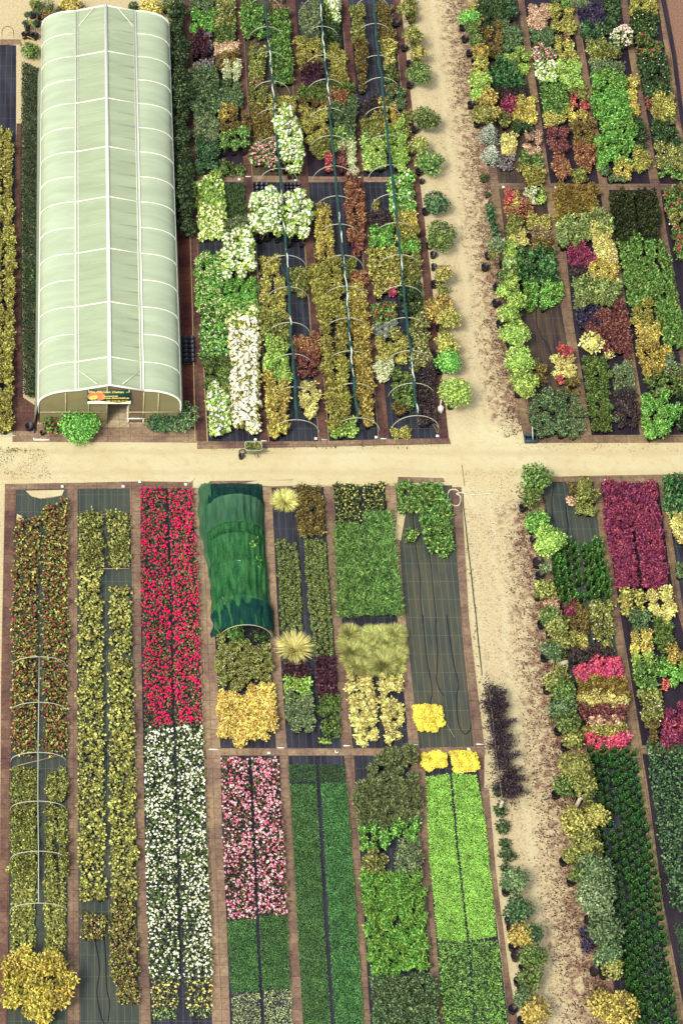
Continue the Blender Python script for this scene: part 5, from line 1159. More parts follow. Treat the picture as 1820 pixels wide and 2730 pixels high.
# ---------------------------------------------------------------- the setting
def sandmat():
    m, t, b = newmat('sand'); b.inputs['Roughness'].default_value = .9; b.inputs['Specular IOR Level'].default_value = .1
    tc = t.nodes.new('ShaderNodeTexCoord')
    def noise(sc, det=6, dist=0.0):
        n = t.nodes.new('ShaderNodeTexNoise'); n.inputs['Scale'].default_value = sc; n.inputs['Detail'].default_value = det; n.inputs['Distortion'].default_value = dist
        t.links.new(tc.outputs['Object'], n.inputs['Vector']); return n.outputs['Fac']
    def ramp(f, p0, p1, c0=(0, 0, 0, 1), c1=(1, 1, 1, 1)):
        r = t.nodes.new('ShaderNodeValToRGB'); e = r.color_ramp.elements; e[0].position = p0; e[1].position = p1; e[0].color = c0; e[1].color = c1
        t.links.new(f, r.inputs[0]); return r.outputs[0]
    def mix(f, a, c, kind='MIX'):
        x = t.nodes.new('ShaderNodeMix'); x.data_type = 'RGBA'; x.blend_type = kind
        (t.links.new(f, x.inputs[0]) if not isinstance(f, float) else setattr(x.inputs[0], 'default_value', f))
        for s, q in ((6, a), (7, c)):
            if isinstance(q, tuple): x.inputs[s].default_value = q
            else: t.links.new(q, x.inputs[s])
        return x.outputs[2]
    base = mix(ramp(noise(.35, 4), .35, .65), lin((244, 234, 188)), lin((234, 218, 168)))
    base = mix(ramp(noise(2.2, 8, .6), .5, .85), base, lin((226, 206, 158)))
    # the two sand tracks: the one between the beds is pinker
    sx = t.nodes.new('ShaderNodeSeparateXYZ'); t.links.new(tc.outputs['Object'], sx.inputs[0])
    def ma(op, a, c):
        n = t.nodes.new('ShaderNodeMath'); n.operation = op
        for i, q in enumerate((a, c)):
            if isinstance(q, (int, float)): n.inputs[i].default_value = q
            else: t.links.new(q, n.inputs[i])
        return n.outputs[0]
    A, B = G(1130, 0), G(1440, 2730); k = (B[0] - A[0]) / (B[1] - A[1])
    off = ma('ABSOLUTE', ma('SUBTRACT', sx.outputs[0], ma('ADD', A[0] - k * A[1], ma('MULTIPLY', sx.outputs[1], k))), 0)
    y0, y1 = G(900, 1275)[1], G(900, 1190)[1]; ym = (y0 + y1) / 2
    cr = ma('ABSOLUTE', ma('SUBTRACT', sx.outputs[1], ym), 0)
    far = ramp(ma('ADD', cr, ma('MULTIPLY', noise(1.2), 1.5)), 1 / 10, 1)
    mk = ramp(ma('ADD', ma('MULTIPLY', cr, .25), ma('MULTIPLY', ma('SUBTRACT', noise(1.5), .5), .8)), .45, .8)
    track = mix(ramp(noise(9.0, 9, .3), .42, .74), lin((236, 222, 176)), lin((212, 184, 144)))
    sg = ma('SUBTRACT', sx.outputs[0], ma('ADD', A[0] - k * A[1], ma('MULTIPLY', sx.outputs[1], k)))
    st = ramp(ma('ADD', ma('MULTIPLY', sg, .3), ma('MULTIPLY', ma('SUBTRACT', noise(3.0, 9, .5), .5), 2.2)), .25, .8)
    track = mix(st, track, mix(ramp(noise(14, 6), .4, .65), lin((176, 138, 112)), lin((128, 92, 84))))
    for half in (-.62, .62):                       # compacted wheel tracks on both ways
        w1 = ma('ABSOLUTE', ma('SUBTRACT', ma('ADD', ma('SUBTRACT', sx.outputs[1], ym), ma('MULTIPLY', noise(.5, 2), .5)), half + .25), 0)
        base = mix(ramp(ma('ADD', w1, ma('MULTIPLY', noise(4, 6), .25)), .18, .36), mix(.45, base, lin((222, 204, 158))), base)
        w2 = ma('ABSOLUTE', ma('SUBTRACT', ma('ADD', sg, ma('MULTIPLY', noise(.45, 2), .6)), half + .1), 0)
        track = mix(ramp(ma('ADD', w2, ma('MULTIPLY', noise(4, 6), .25)), .18, .36), mix(.5, track, lin((242, 230, 186))), track)
    base = mix(mk, base, track)
    base = mix(ramp(noise(28, 3), .62, .72), base, lin((165, 128, 105)))
    t.links.new(base, b.inputs['Base Color'])
    bp = t.nodes.new('ShaderNodeBump'); bp.inputs['Strength'].default_value = .5; bp.inputs['Distance'].default_value = .03
    t.links.new(noise(9, 8), bp.inputs['Height']); t.links.new(bp.outputs[0], b.inputs['Normal']); return m
bm = __import__('bmesh').new()
vs = [bm.verts.new(v) for v in [(-300, -300, 0), (300, -300, 0), (300, 300, 0), (-300, 300, 0)]]; bm.faces.new(vs)
tag(bmobj('ground', bm, sandmat()), kind='structure')

def slabmat(name, c0, c1, sc=2.2, off=0.5):
    if name in MATS: return MATS[name]
    m, t, b = newmat(name); b.inputs['Roughness'].default_value = .85; b.inputs['Specular IOR Level'].default_value = .15
    tc = t.nodes.new('ShaderNodeTexCoord')
    br = t.nodes.new('ShaderNodeTexBrick'); br.inputs['Scale'].default_value = 1.0; br.offset = 0.0
    br.inputs['Brick Width'].default_value = .55; br.inputs['Row Height'].default_value = .5; br.inputs['Mortar Size'].default_value = .012
    br.inputs['Color1'].default_value = (1, 1, 1, 1); br.inputs['Color2'].default_value = (.82, .8, .82, 1); br.inputs['Mortar'].default_value = (.5, .44, .46, 1)
    t.links.new(tc.outputs['Object'], br.inputs['Vector'])
    n = t.nodes.new('ShaderNodeTexNoise'); n.inputs['Scale'].default_value = .55; n.inputs['Detail'].default_value = 8; n.inputs['Distortion'].default_value = .5
    n2 = t.nodes.new('ShaderNodeTexNoise'); n2.inputs['Scale'].default_value = 7; n2.inputs['Detail'].default_value = 6
    t.links.new(tc.outputs['Object'], n.inputs['Vector']); t.links.new(tc.outputs['Object'], n2.inputs['Vector'])
    r = t.nodes.new('ShaderNodeValToRGB'); e = r.color_ramp.elements; e[0].position = .36; e[1].position = .64; e[0].color = lin(c0); e[1].color = lin(c1)
    t.links.new(n.outputs['Fac'], r.inputs[0])
    r2 = t.nodes.new('ShaderNodeValToRGB'); e = r2.color_ramp.elements; e[0].position = .3; e[1].position = .7; e[0].color = (.68, .64, .66, 1); e[1].color = (1.15, 1.12, 1.05, 1)
    t.links.new(n2.outputs['Fac'], r2.inputs[0])
    def mul(a, c):
        x = t.nodes.new('ShaderNodeMix'); x.data_type = 'RGBA'; x.blend_type = 'MULTIPLY'; x.inputs[0].default_value = 1
        t.links.new(a, x.inputs[6]); t.links.new(c, x.inputs[7]); return x.outputs[2]
    t.links.new(mul(mul(r.outputs[0], r2.outputs[0]), br.outputs['Color']), b.inputs['Base Color'])
    bp = t.nodes.new('ShaderNodeBump'); bp.inputs['Strength'].default_value = .3; bp.inputs['Distance'].default_value = .02
    t.links.new(n2.outputs['Fac'], bp.inputs['Height']); t.links.new(bp.outputs[0], b.inputs['Normal'])
    MATS[name] = m; return m
SLAB = slabmat('paving', (136, 110, 100), (182, 158, 130)); SLABL = slabmat('paving_light', (164, 138, 120), (200, 176, 142)); SLABD = slabmat('paving_dark', (96, 66, 70), (140, 106, 92)); SLABE = slabmat('paving_edge', (122, 92, 86), (162, 130, 108))
SLABR = slabmat('paving_right', (132, 108, 98), (182, 160, 122)); SOIL = slabmat('red_soil_fabric', (96, 50, 56), (138, 84, 68))
def fabricmat(name, c0, c1, line, ls=.3, patch=.5):
    m, t, b = newmat(name); b.inputs['Roughness'].default_value = .6; b.inputs['Specular IOR Level'].default_value = .25
    tc = t.nodes.new('ShaderNodeTexCoord'); sx = t.nodes.new('ShaderNodeSeparateXYZ'); t.links.new(tc.outputs['Object'], sx.inputs[0])
    n = t.nodes.new('ShaderNodeTexNoise'); n.inputs['Scale'].default_value = patch; n.inputs['Detail'].default_value = 9; n.inputs['Distortion'].default_value = .6
    mp = t.nodes.new('ShaderNodeMapping'); mp.inputs['Scale'].default_value = (4.5, .7, 1); t.links.new(tc.outputs['Object'], mp.inputs[0]); t.links.new(mp.outputs[0], n.inputs['Vector'])
    r = t.nodes.new('ShaderNodeValToRGB'); e = r.color_ramp.elements; e[0].position = .38; e[1].position = .62; e[0].color = lin(c0); e[1].color = lin(c1)
    t.links.new(n.outputs['Fac'], r.inputs[0])
    def ma(op, a, c):
        q = t.nodes.new('ShaderNodeMath'); q.operation = op
        for i, v in enumerate((a, c)):
            if isinstance(v, (int, float)): q.inputs[i].default_value = v
            else: t.links.new(v, q.inputs[i])
        return q.outputs[0]
    l1 = ma('LESS_THAN', ma('FRACT', ma('DIVIDE', ma('ADD', sx.outputs[0], ma('MULTIPLY', n.outputs['Fac'], .04)), ls), 0), .07)
    l2 = ma('LESS_THAN', ma('FRACT', ma('DIVIDE', sx.outputs[1], 1.0), 0), .02)
    f = ma('MULTIPLY', ma('MAXIMUM', l1, l2), .55)
    x = t.nodes.new('ShaderNodeMix'); x.data_type = 'RGBA'; t.links.new(f, x.inputs[0]); t.links.new(r.outputs[0], x.inputs[6]); x.inputs[7].default_value = lin(line)
    t.links.new(x.outputs[2], b.inputs['Base Color'])
    bp = t.nodes.new('ShaderNodeBump'); bp.inputs['Strength'].default_value = .6; bp.inputs['Distance'].default_value = .05
    t.links.new(n.outputs['Fac'], bp.inputs['Height']); t.links.new(bp.outputs[0], b.inputs['Normal']); return m
FD = fabricmat('fabric_dark', (42, 38, 56), (64, 66, 80), (108, 124, 98))
FG = fabricmat('fabric_green', (66, 76, 74), (86, 92, 82), (128, 146, 102))
FB = fabricmat('fabric_brown', (62, 50, 54), (104, 88, 68), (124, 116, 84))
FK = fabricmat('fabric_black', (38, 30, 46), (58, 48, 60), (64, 56, 66))
def strip(name, pts, mat, z1=.012, z0=-.05, label=None, cat=None, kind='structure', z='n'):
    P = [Z(z, x, y, 0) for x, y in pts]; o = bmobj(name, prism(P, z0, z1), mat)
    if kind: tag(o, kind=kind)
    if label: tag(o, label, cat)
    return o
def mat_(pts, mat, label, z='n', zz=.006): strip('woven_ground_fabric', pts, mat, zz, -.05, label, 'ground fabric', None, z)
# paved ways between the beds (raised concrete slabs)
H_ = .045
for i, (pts, m) in enumerate([
   ([(14,1306),(43,1306),(34,1797),(26,2346),(18,2740),(-10,2740),(0,2346),(4,1797)], SLABE),
   ([(180,1304.5),(208,1304.5),(207,1700),(209,2300),(213,2740),(181,2740),(181,2300),(180,1700)], SLAB),
   ([(346,1303.5),(375,1303.5),(376,1650),(386,2200),(403,2740),(373,2740),(364,2200),(356,1700)], SLAB),
   ([(513,1302),(559,1302),(568,1600),(579,1800),(588,2000),(592,2200),(606,2500),(614,2740),(566,2740),(552,2250),(540,1850),(529,1600)], SLABL),
   ([(700,1301),(724,1301),(738,1600),(752,1820),(765,1996),(736,1996),(722,1750),(711,1550)], SLABL),
   ([(745,2016),(769,2016),(785,2300),(809,2740),(777,2740),(758,2350)], SLAB),
   ([(862,1298),(889,1298),(906,1600),(926,1850),(941,1996),(910,1996),(893,1750),(877,1500)], SLAB),
   ([(917,2016),(943,2016),(961,2300),(988,2740),(967,2740),(940,2350)], SLAB),
   ([(1024,1296),(1054,1296),(1075,1600),(1100,1850),(1117,1996),(1089,1996),(1068,1750),(1046,1500)], SLABL),
   ([(1092,2016),(1131,2016),(1145,2300),(1181,2740),(1158,2740),(1125,2350)], SLAB),
   ([(1204,1300),(1228,1300),(1248,1650),(1289,1990),(1289,2740/1.3),(1301,2106),(1320,2330),(1355,2600),(1381,2740),(1356,2740),(1330,2500),(1300,2280),(1273,2050),(1261,1990),(1232,1700)], SLAB),
   # far block
   ([(481,-20),(507,-20),(516,240),(525,469),(537,760),(554,1178),(526,1178),(513,800),(500,469),(490,240)], SLABD),
   ([(629,-20),(645,-20),(660,240),(673,469),(686,760),(717,1178),(692,1178),(670,760),(650,469),(640,240)], SLABD),
   ([(764,-20),(785,-20),(805,240),(821.5,469),(845,760),(876.5,1178),(850,1178),(822,760),(799,469),(783,240)], SLABD),
   ([(905.6,-20),(926.6,-20),(950,240),(969,469),(998,760),(1037.5,1172),(1009.5,1172),(975,760),(948,469),(930,240)], SLABD),
   ([(1043,-20),(1064,-20),(1092,240),(1116,469),(1150,760),(1195,1170),(1168,1170),(1128,760),(1091,469),(1070,240)], SLABD),
   ([(1261,-20),(1278,-20),(1304,240),(1325,469),(1360,760),(1396,1050),(1419,1162),(1394,1162),(1372,1050),(1336,760),(1304,469),(1285,240)], SLABR),
   ([(1376,-20),(1393,-20),(1430,240),(1466,490),(1488,490),(1527,860),(1576,1162),(1553,1162),(1500,860),(1450,490),(1410,240)], SLABR),
   ([(1515,-20),(1530,-20),(1565,240),(1601,490),(1618,490),(1675,860),(1724,1162),(1705,1162),(1655,860),(1595,490),(1552,240)], SLABR),
   ([(1648,-20),(1666,-20),(1710,240),(1757,490),(1775,620),(1820,860),(1860,1000),(1820,1000),(1790,860),(1740,560),(1731,490),(1690,240)], SLABR),
   ([(1748,-20),(1757,-20),(1790,180),(1820,340),(1900,700),(1860,700),(1800,340)], SLABR),
   # right lower block
   ([(1436,1284),(1450,1353),(1484,1613),(1536,1990),(1510,1990),(1462,1613),(1436,1400),(1415,1284)], SLABR),
   ([(1579,1286),(1599,1286),(1627,1480),(1655,1659),(1710,1990),(1682,1990),(1631,1659),(1603,1480)], SLABR),
   ([(1682,2011),(1710,2011),(1722,2080),(1765,2400),(1830,2740),(1806,2740),(1742,2400),(1702,2080)], SLABR),
   ([(1753,1286),(1768,1286),(1800,1500),(1830,1700),(1797,1600),(1780,1500)], SLABR)]):
    strip('paved_path', pts, m, H_)
# cross ways
for pts, m in [([(588,1996),(765,1996),(941,1996),(1117,1996),(1261,1992),(1290,1992),(1292,2012),(1117,2015),(588,2015)], SLABL),
   ([(525,469),(650,469),(650,486),(526,486)], SLABL), ([(673,470),(799,471),(799,487),(673,486)], SLABL), ([(821.5,472),(948,473),(948,486),(822,487)], SLABL), ([(969,473),(1091,474),(1091,486),(969,486)], SLABL),
   ([(1325,490),(1820,494),(1900,495),(1900,509),(1330,505)], SLABR), ([(526,1178),(850,1178),(1040,1172),(1196,1170),(1200,1184),(1040,1187),(850,1192),(526,1197)], SLAB),
   ([(1394,1162),(1576,1162),(1900,1160),(1900,1180),(1400,1181)], SLABR), ([(14,1287),(180,1286),(513,1283),(513,1302),(180,1304.5),(14,1306)], SLAB),
   ([(559,1284),(700,1283),(780,1280),(780,1300),(559,1302)], SLAB), ([(1060,1273),(1180,1276),(1184,1285),(1060,1288)], SLAB), ([(1436,1273),(1577,1270),(1900,1264),(1900,1282),(1577,1286),(1436,1285)], SLABR),
   ([(1560,2001),(1682,1990),(1900,1985),(1900,2004),(1682,2011),(1560,2016)], SLABR)]:
    strip('cross_path', pts, m, H_ + .004)
strip('soil_strip', [(468,440),(500,440),(513,800),(526,1180),(485,1180),(475,800)], SOIL, .02)
strip('soil_strip', [(45,330),(60,330),(58,700),(62,1060),(100,1085),(100,1150),(34,1150),(38,700)], SLABD, .02)
CREAMC = slabmat('cream_concrete', (205, 184, 148), (228, 214, 176))
strip('door_slab', [(255,1090),(345,1090),(345,1140),(262,1140)], CREAMC, .05)
strip('forecourt', [(100,1132),(480,1132),(526,1150),(526,1180),(34,1178),(34,1150),(100,1150)], SLABL, .03)
strip('sand_yard_kerb', [(0,107),(55,107),(58,118),(0,121)], SLABL, .05)
for pts in [[(70,1310),(172,1308),(166,1322),(140,1327),(110,1330),(85,1324)], [(0,1280),(180,1279),(520,1276),(510,1287),(380,1285),(190,1289),(0,1292)], [(690,1283),(1060,1279),(1058,1291),(900,1294),(724,1298),(640,1292)], [(1085,1345),(1062,1350),(1050,1440),(1068,1442)], [(46,1372),(60,1378),(58,1395),(44,1392)]]:
    strip('spilled_sand', pts, bpy.data.materials['sand'], .056)
# fabric in the beds
mat_([(43,1306),(180,1304.5),(181,2300),(181,2740),(18,2740),(26,2346),(34,1797)], FG, 'grey green ground fabric of the leftmost lower bed')
mat_([(208,1304),(346,1303.5),(356,1700),(364,2200),(373,2740),(213,2740),(207,1700)], FG, 'grey green ground fabric of the second lower bed')
mat_([(375,1303.5),(513,1302),(529,1600),(552,2250),(566,2740),(403,2740),(386,2200),(376,1650)], FD, 'dark ground fabric under the red and white flowers')
mat_([(559,1302),(700,1301),(722,1750),(736,1996),(588,1996),(568,1600)], FD, 'dark ground fabric under the green net tunnel')
mat_([(588,2015),(745,2015),(758,2350),(777,2740),(614,2740),(592,2200)], FD, 'dark ground fabric under the pink flowers')
mat_([(724,1301),(862,1298),(893,1750),(910,1996),(765,1996),(738,1600)], FD, 'dark ground fabric under the potted box plants')
mat_([(769,2015),(917,2015),(940,2350),(967,2740),(809,2740),(785,2300)], FD, 'dark ground fabric under the long green strips')
mat_([(889,1298),(1024,1296),(1046,1500),(1089,1996),(941,1996),(906,1600)], FD, 'dark ground fabric under the tall grass')
mat_([(943,2015),(1092,2015),(1125,2350),(1158,2740),(988,2740),(961,2300)], FD, 'dark ground fabric under the grey green shrubs')
mat_([(1054,1296),(1204,1294),(1232,1700),(1261,1992),(1117,1996),(1075,1600)], fabricmat('fabric_worn', (72, 80, 76), (98, 96, 78), (140, 152, 112), .3, .5), 'worn empty ground fabric bed left of the track')
mat_([(1131,2015),(1273,2015),(1300,2280),(1356,2740),(1181,2740),(1145,2300)], FD, 'dark ground fabric under the lime green carpet')
for k, (pts, lab, m) in enumerate([([(507,-20),(629,-20),(650,469),(525,469)], 'far bed beside the hedge', FK), ([(526,486),(650,486),(692,1178),(554,1178)], 'near bed right of the greenhouse', FD),
   ([(645,-20),(764,-20),(799,470),(673,470)], 'far left hoop row', FB), ([(673,486),(799,486),(850,1178),(717,1178)], 'near left hoop row', FD),
   ([(785,-20),(905.6,-20),(948,472),(821.5,472)], 'far middle hoop row', FK), ([(822,486),(948,486),(1009.5,1172),(876.5,1178)], 'near middle hoop row', FD),
   ([(926.6,-20),(1043,-20),(1091,473),(969,473)], 'far right hoop row', FD), ([(969,486),(1091,486),(1168,1170),(1037.5,1172)], 'near right hoop row', FD),
   ([(1278,-20),(1376,-20),(1450,490),(1325,490)], 'far bed right of the track', FB), ([(1330,505),(1452,504),(1500,860),(1553,1162),(1419,1162),(1360,760)], 'upper near bed right of the track', FB),
   ([(1393,-20),(1515,-20),(1595,490),(1466,490)], 'second far bed from the track', FK), ([(1490,505),(1602,504),(1655,860),(1705,1162),(1576,1162),(1527,860)], 'second near bed from the track', FK),
   ([(1530,-20),(1648,-20),(1731,490),(1618,490)], 'third far bed from the track', FK), ([(1620,506),(1733,506),(1790,860),(1820,1000),(1860,1162),(1724,1162),(1675,860)], 'third near bed from the track', FK),
   ([(1666,-20),(1748,-20),(1800,340),(1840,492),(1757,490),(1710,240)], 'far rose bed at the right', FK), ([(1757,508),(1900,508),(1960,860),(1820,860),(1775,620)], 'rose bed at the right edge', FK),
   ([(1436,1285),(1579,1286),(1603,1480),(1631,1659),(1682,1990),(1536,1990),(1484,1613),(1450,1353)], 'first lower bed right of the track', FG), ([(1599,1286),(1753,1286),(1797,1600),(1900,1985),(1710,1990),(1655,1659)], 'purple barberry bed', FK),
   ([(1768,1284),(1900,1282),(1960,1900),(1830,1700),(1800,1500)], 'third lower bed from the track', FD), ([(1545,2016),(1682,2011),(1702,2080),(1742,2400),(1806,2740),(1650,2740)], 'long dark conifer row', FD),
   ([(1710,2011),(1900,2004),(1960,2740),(1830,2740),(1765,2400)], 'dark bedding at the lower right', FK), ([(-20,118),(44,121),(43,700),(34,1150),(-20,1150)], 'bed at the left picture edge', FD)]):
    mat_(pts, m, 'woven ground fabric of the ' + lab)

# ---------------------------------------------------------------- the greenhouse
FILM = None
def filmmat(name, c, k=.8, tr=.25, rough=.4):
    if name in MATS: return MATS[name]
    m, t, b = newmat(name); b.inputs['Roughness'].default_value = rough; b.inputs['Specular IOR Level'].default_value = .4
    tc = t.nodes.new('ShaderNodeTexCoord'); n = t.nodes.new('ShaderNodeTexNoise'); n.inputs['Scale'].default_value = .6; n.inputs['Detail'].default_value = 7
    mp = t.nodes.new('ShaderNodeMapping'); mp.inputs['Scale'].default_value = (.7, 3.2, 1); n.inputs['Distortion'].default_value = .8; t.links.new(tc.outputs['Object'], mp.inputs[0]); t.links.new(mp.outputs[0], n.inputs['Vector'])
    r = t.nodes.new('ShaderNodeValToRGB'); e = r.color_ramp.elements; e[0].position = .3; e[1].position = .7
    col = lin(c, k); e[0].color = (*[x * .86 for x in col[:3]], 1); e[1].color = (*[min(.8, x * 1.07) for x in col[:3]], 1)
    t.links.new(n.outputs['Fac'], r.inputs[0]); t.links.new(r.outputs[0], b.inputs['Base Color'])
    tl = t.nodes.new('ShaderNodeBsdfTranslucent'); t.links.new(r.outputs[0], tl.inputs[0]); mx = t.nodes.new('ShaderNodeMixShader'); mx.inputs[0].default_value = tr
    t.links.new(b.outputs[0], mx.inputs[1]); t.links.new(tl.outputs[0], mx.inputs[2]); t.links.new(mx.outputs[0], t.nodes['Material Output'].inputs[0])
    MATS[name] = m; return m
FILM = filmmat('roof_film', (214, 230, 194), .54, .06); FILM2 = filmmat('roof_film_mid', (206, 222, 182), .5, .06)
FILM3 = filmmat('inner_rafter_film', (222, 234, 200), .5, .06)
WHITE = plain('white_paint', (240, 240, 225), .45, .8, noise=.05)
ZR, ZP, ZE = 2.9, 2.5, 1.5
near = G(290.6, 1027, ZR); far = G(277, 15, ZR)
gx, gy = near[0], near[1]; GL = far[1] - near[1]
HW = (G(481, 1070, ZE)[0] - G(104, 1070, ZE)[0]) / 2
gx = (G(481, 1070, ZE)[0] + G(104, 1070, ZE)[0]) / 2
PW = (G(560, 900, ZP)[0] - 0) * 0 + 1.6
green = thing('greenhouse', (gx, gy, 0), 'long pale green film greenhouse with white ribs and gable end', 'greenhouse')
def prof(n=7, grow=0.0):
    pts = [(-HW, 0), (-HW, ZE * .5), (-HW, ZE)]
    for i in range(1, n + 1):
        a = i / n * math.pi / 2; q = 1 - math.cos(a); s = math.sin(a)
        pts.append((-HW + (HW - PW) * (.35 * q + .65 * (1 - math.cos(a))) , ZE + (ZP - ZE) * s))
    L = pts; Rr = [(-x, z) for x, z in reversed(pts)]
    pf = L + [(0, ZR)] + Rr
    if grow: pf = [(x + (grow if x > 0 else -grow if x < 0 else 0), z + (grow if z > .2 else 0)) for x, z in pf]
    return pf
def loft(pf, y0, y1, mat, name, parent, smooth=False):
    b = MB(); n = len(pf); V = [[x, y0, z] for x, z in pf] + [[x, y1, z] for x, z in pf]
    b.add(V, [[i, i + 1, n + i + 1, n + i] for i in range(n - 1)]); return link(name, b.mesh(name, [mat], smooth), parent)
pf = prof(); nL = 3 + 7
loft(pf[:nL], 0, GL, FILM, 'roof_film', green, True); loft(pf[-nL:], 0, GL, FILM, 'roof_film', green, True)
loft([pf[nL - 1], (0, ZR)], 0, GL, FILM2, 'ridge_panel', green); loft([(0, ZR), pf[nL + 1]], 0, GL, FILM2, 'ridge_panel', green)
def archtube(y, r, name, pts, m=WHITE):
    b = MB(); b.tube([[x, y, z] for x, z in pts], r, 5); link(name, b.mesh(name, [m], True), green)
nr = 15; g2 = prof(7, .02)
for i in range(nr + 1):
    y = GL * i / nr
    archtube(y, .026 if i not in (0, nr) else .055, 'rib', g2[:nL]); archtube(y, .026 if i not in (0, nr) else .055, 'rib', g2[-nL:])
    if i % 2 == 1 or i in (0, nr): archtube(y, .034 if i not in (0, nr) else .055, 'rafter', [g2[nL - 1], (0, ZR + .02), g2[nL + 1]])
for i in range(nr * 2 + 1):
    if (i % 4) != 2: archtube(GL * i / (nr * 2), .02, 'thin_rafter', [(-PW + .15, ZP + .05), (0, ZR + .012), (PW - .15, ZP + .05)], FILM3)
b = MB(); b.box((0, GL / 2, ZR + .03), (.16, GL + .1, .06)); link('ridge_beam', b.mesh('ridge_beam', [WHITE]), green)
for s in (-1, 1):
    b = MB(); b.box((s * PW, GL / 2, ZP + .03), (.07, GL + .06, .05)); link('purlin', b.mesh('purlin', [WHITE]), green)
    b = MB(); b.box((s * (PW - .13), GL / 2, ZP + .045), (.03, GL + .06, .03)); link('purlin', b.mesh('purlin', [WHITE]), green)
    b = MB(); b.box((s * (HW + .03), GL / 2, ZE), (.05, GL, .06)); link('eaves_rail', b.mesh('eaves_rail', [WHITE]), green)
    for yy, d in ((.1, 1), (GL - .1, -1)):
        b = MB(); b.bar((s * (PW - .15), yy + d * 1.1, ZP + .05), (s * .6, yy, ZR - .1 + .08), .02, 5); link('brace', b.mesh('brace', [WHITE]), green)
b = MB(); b.add([[-HW - .02, 0, ZE], [-HW - .02, GL * .9, ZE * 1.0], [-HW - .25, GL * .9, .35], [-HW - .22, 0, .0], [-HW - .3, -.12, 0], [-HW - .05, -.12, ZE]], [[0, 1, 2, 3], [0, 3, 4, 5]])
link('side_curtain', b.mesh('side_curtain', [FILM]), green)
b = MB(); b.add([[HW + .02, 0, ZE], [HW + .02, GL, ZE], [HW + .14, GL, .3], [HW + .2, 0, .1]], [[0, 1, 2, 3]]); link('side_curtain', b.mesh('side_curtain', [FILM]), green)
# gable walls: glazed panels around the open door
GLZ = filmmat('gable_glazing', (176, 168, 124), .6, .25, .25); GLD = filmmat('gable_glazing_brown', (150, 130, 108), .6, .25, .25)
def ztop(x):
    xs = [p[0] for p in pf]; zs = [p[1] for p in pf]
    return float(np.interp(x, xs[2:-2], zs[2:-2]))
def panel(x0, x1, z0, z1, y, mat, name):
    n = 6; b = MB(); V = []
    for i in range(n + 1):
        x = x0 + (x1 - x0) * i / n; V += [[x, y, z0], [x, y, ztop(x) - .03 if z1 is None else z1]]
    b.add(V, [[2 * i, 2 * i + 2, 2 * i + 3, 2 * i + 1] for i in range(n)]); return link(name, b.mesh(name, [mat]), green)
DX0, DX1, DZ = -.12, .92, 2.0
for x0, x1, m in [(-HW + .04, -2.1, GLZ), (-2.07, -1.0, GLZ), (-.97, DX0 - .03, GLZ), (DX1 + .03, 1.6, GLD), (1.63, 2.3, GLZ), (2.33, HW - .04, GLZ)]: panel(x0, x1, .05, None, .02, m, 'gable_panel')
panel(DX0, DX1, DZ, None, .02, GLD, 'gable_panel'); panel(-HW + .05, HW - .05, .05, None, GL - .02, GLZ, 'gable_panel')
PALE = plain('pale_post', (205, 195, 145), .5, .6)
for x in (-2.085, -.985, DX0, DX1, 1.615, 2.315):
    b = MB(); b.box((x, -.012, ztop(x) / 2 - .03), (.05, .05, ztop(x) - .1)); link('gable_post', b.mesh('gable_post', [PALE]), green)
for x0, x1 in ((-HW + .05, DX0 - .03), (DX1 + .03, HW - .05)):
    for zz in (.95, .12):
        b = MB(); b.box(((x0 + x1) / 2, -.045, zz), (x1 - x0, .03, .05)); link('gable_rail', b.mesh('gable_rail', [PALE]), green)
b = MB(); b.box(((DX0 + DX1) / 2, -.02, DZ), (DX1 - DX0 - .06, .04, .06)); link('door_head', b.mesh('door_head', [PALE]), green)
strip('greenhouse_floor', [(110,1128),(482,1128),(460,300),(110,300)], CREAMC, .035)
# sign board
sp_c = Z('B', 737, 1151, 2.25); SW, SH = 2.05, .82
sgn = thing('sign_board', (gx - .0 + (sp_c[0] - gx), gy - .16, 1.74), 'dark teal nursery sign board over the greenhouse door', 'sign'); sgn.rotation_euler = (R(-12), 0, 0)
TEAL = plain('sign_teal', (10, 82, 78), .5, .6, noise=.05); CREAMP = plain('sign_cream', (245, 245, 220), .5, .8, noise=.03)
ORG = plain('sign_orange', (245, 140, 95), .5, .7, noise=.05); YEL = plain('sign_yellow', (245, 215, 110), .5, .75, noise=.05)
b = MB(); b.box((0, 0, SH / 2), (SW, .04, SH)); link('board', b.mesh('board', [TEAL]), sgn)
def face(pts, y, mat, name):
    bm = __import__('bmesh').new(); vs = [bm.verts.new((x, y, z)) for x, z in pts] + [bm.verts.new((x, y + .004, z)) for x, z in pts]; n = len(pts)
    bm.faces.new(vs[:n]); bm.faces.new(list(reversed(vs[n:])))
    for i in range(n): bm.faces.new([vs[i], vs[(i + 1) % n], vs[n + (i + 1) % n], vs[n + i]])
    __import__('bmesh').ops.recalc_face_normals(bm, faces=bm.faces); return bmobj(name, bm, mat, sgn)
xb = lambda u: (u - 135) / (1365 - 135) * SW - SW / 2
zb = lambda v: SH - (v - 175) / (560 - 175) * SH
el = [(xb(390 + 250 * math.cos(a)), zb(355 + 128 * math.sin(a))) for a in np.linspace(0, 2 * math.pi, 40, endpoint=False)]
el = [(max(x, -SW / 2 + .004), z) for x, z in el]
face(el, -.027, ORG, 'orange_disc')
wave = [(xb(137), zb(558)), (xb(137), zb(490)), (xb(300), zb(478)), (xb(480), zb(478)), (xb(640), zb(488)), (xb(800), zb(512)), (xb(1000), zb(527)), (xb(1180), zb(512)), (xb(1300), zb(488)), (xb(1363), zb(468)), (xb(1363), zb(558))]
face(wave, -.034, CREAMP, 'cream_band')
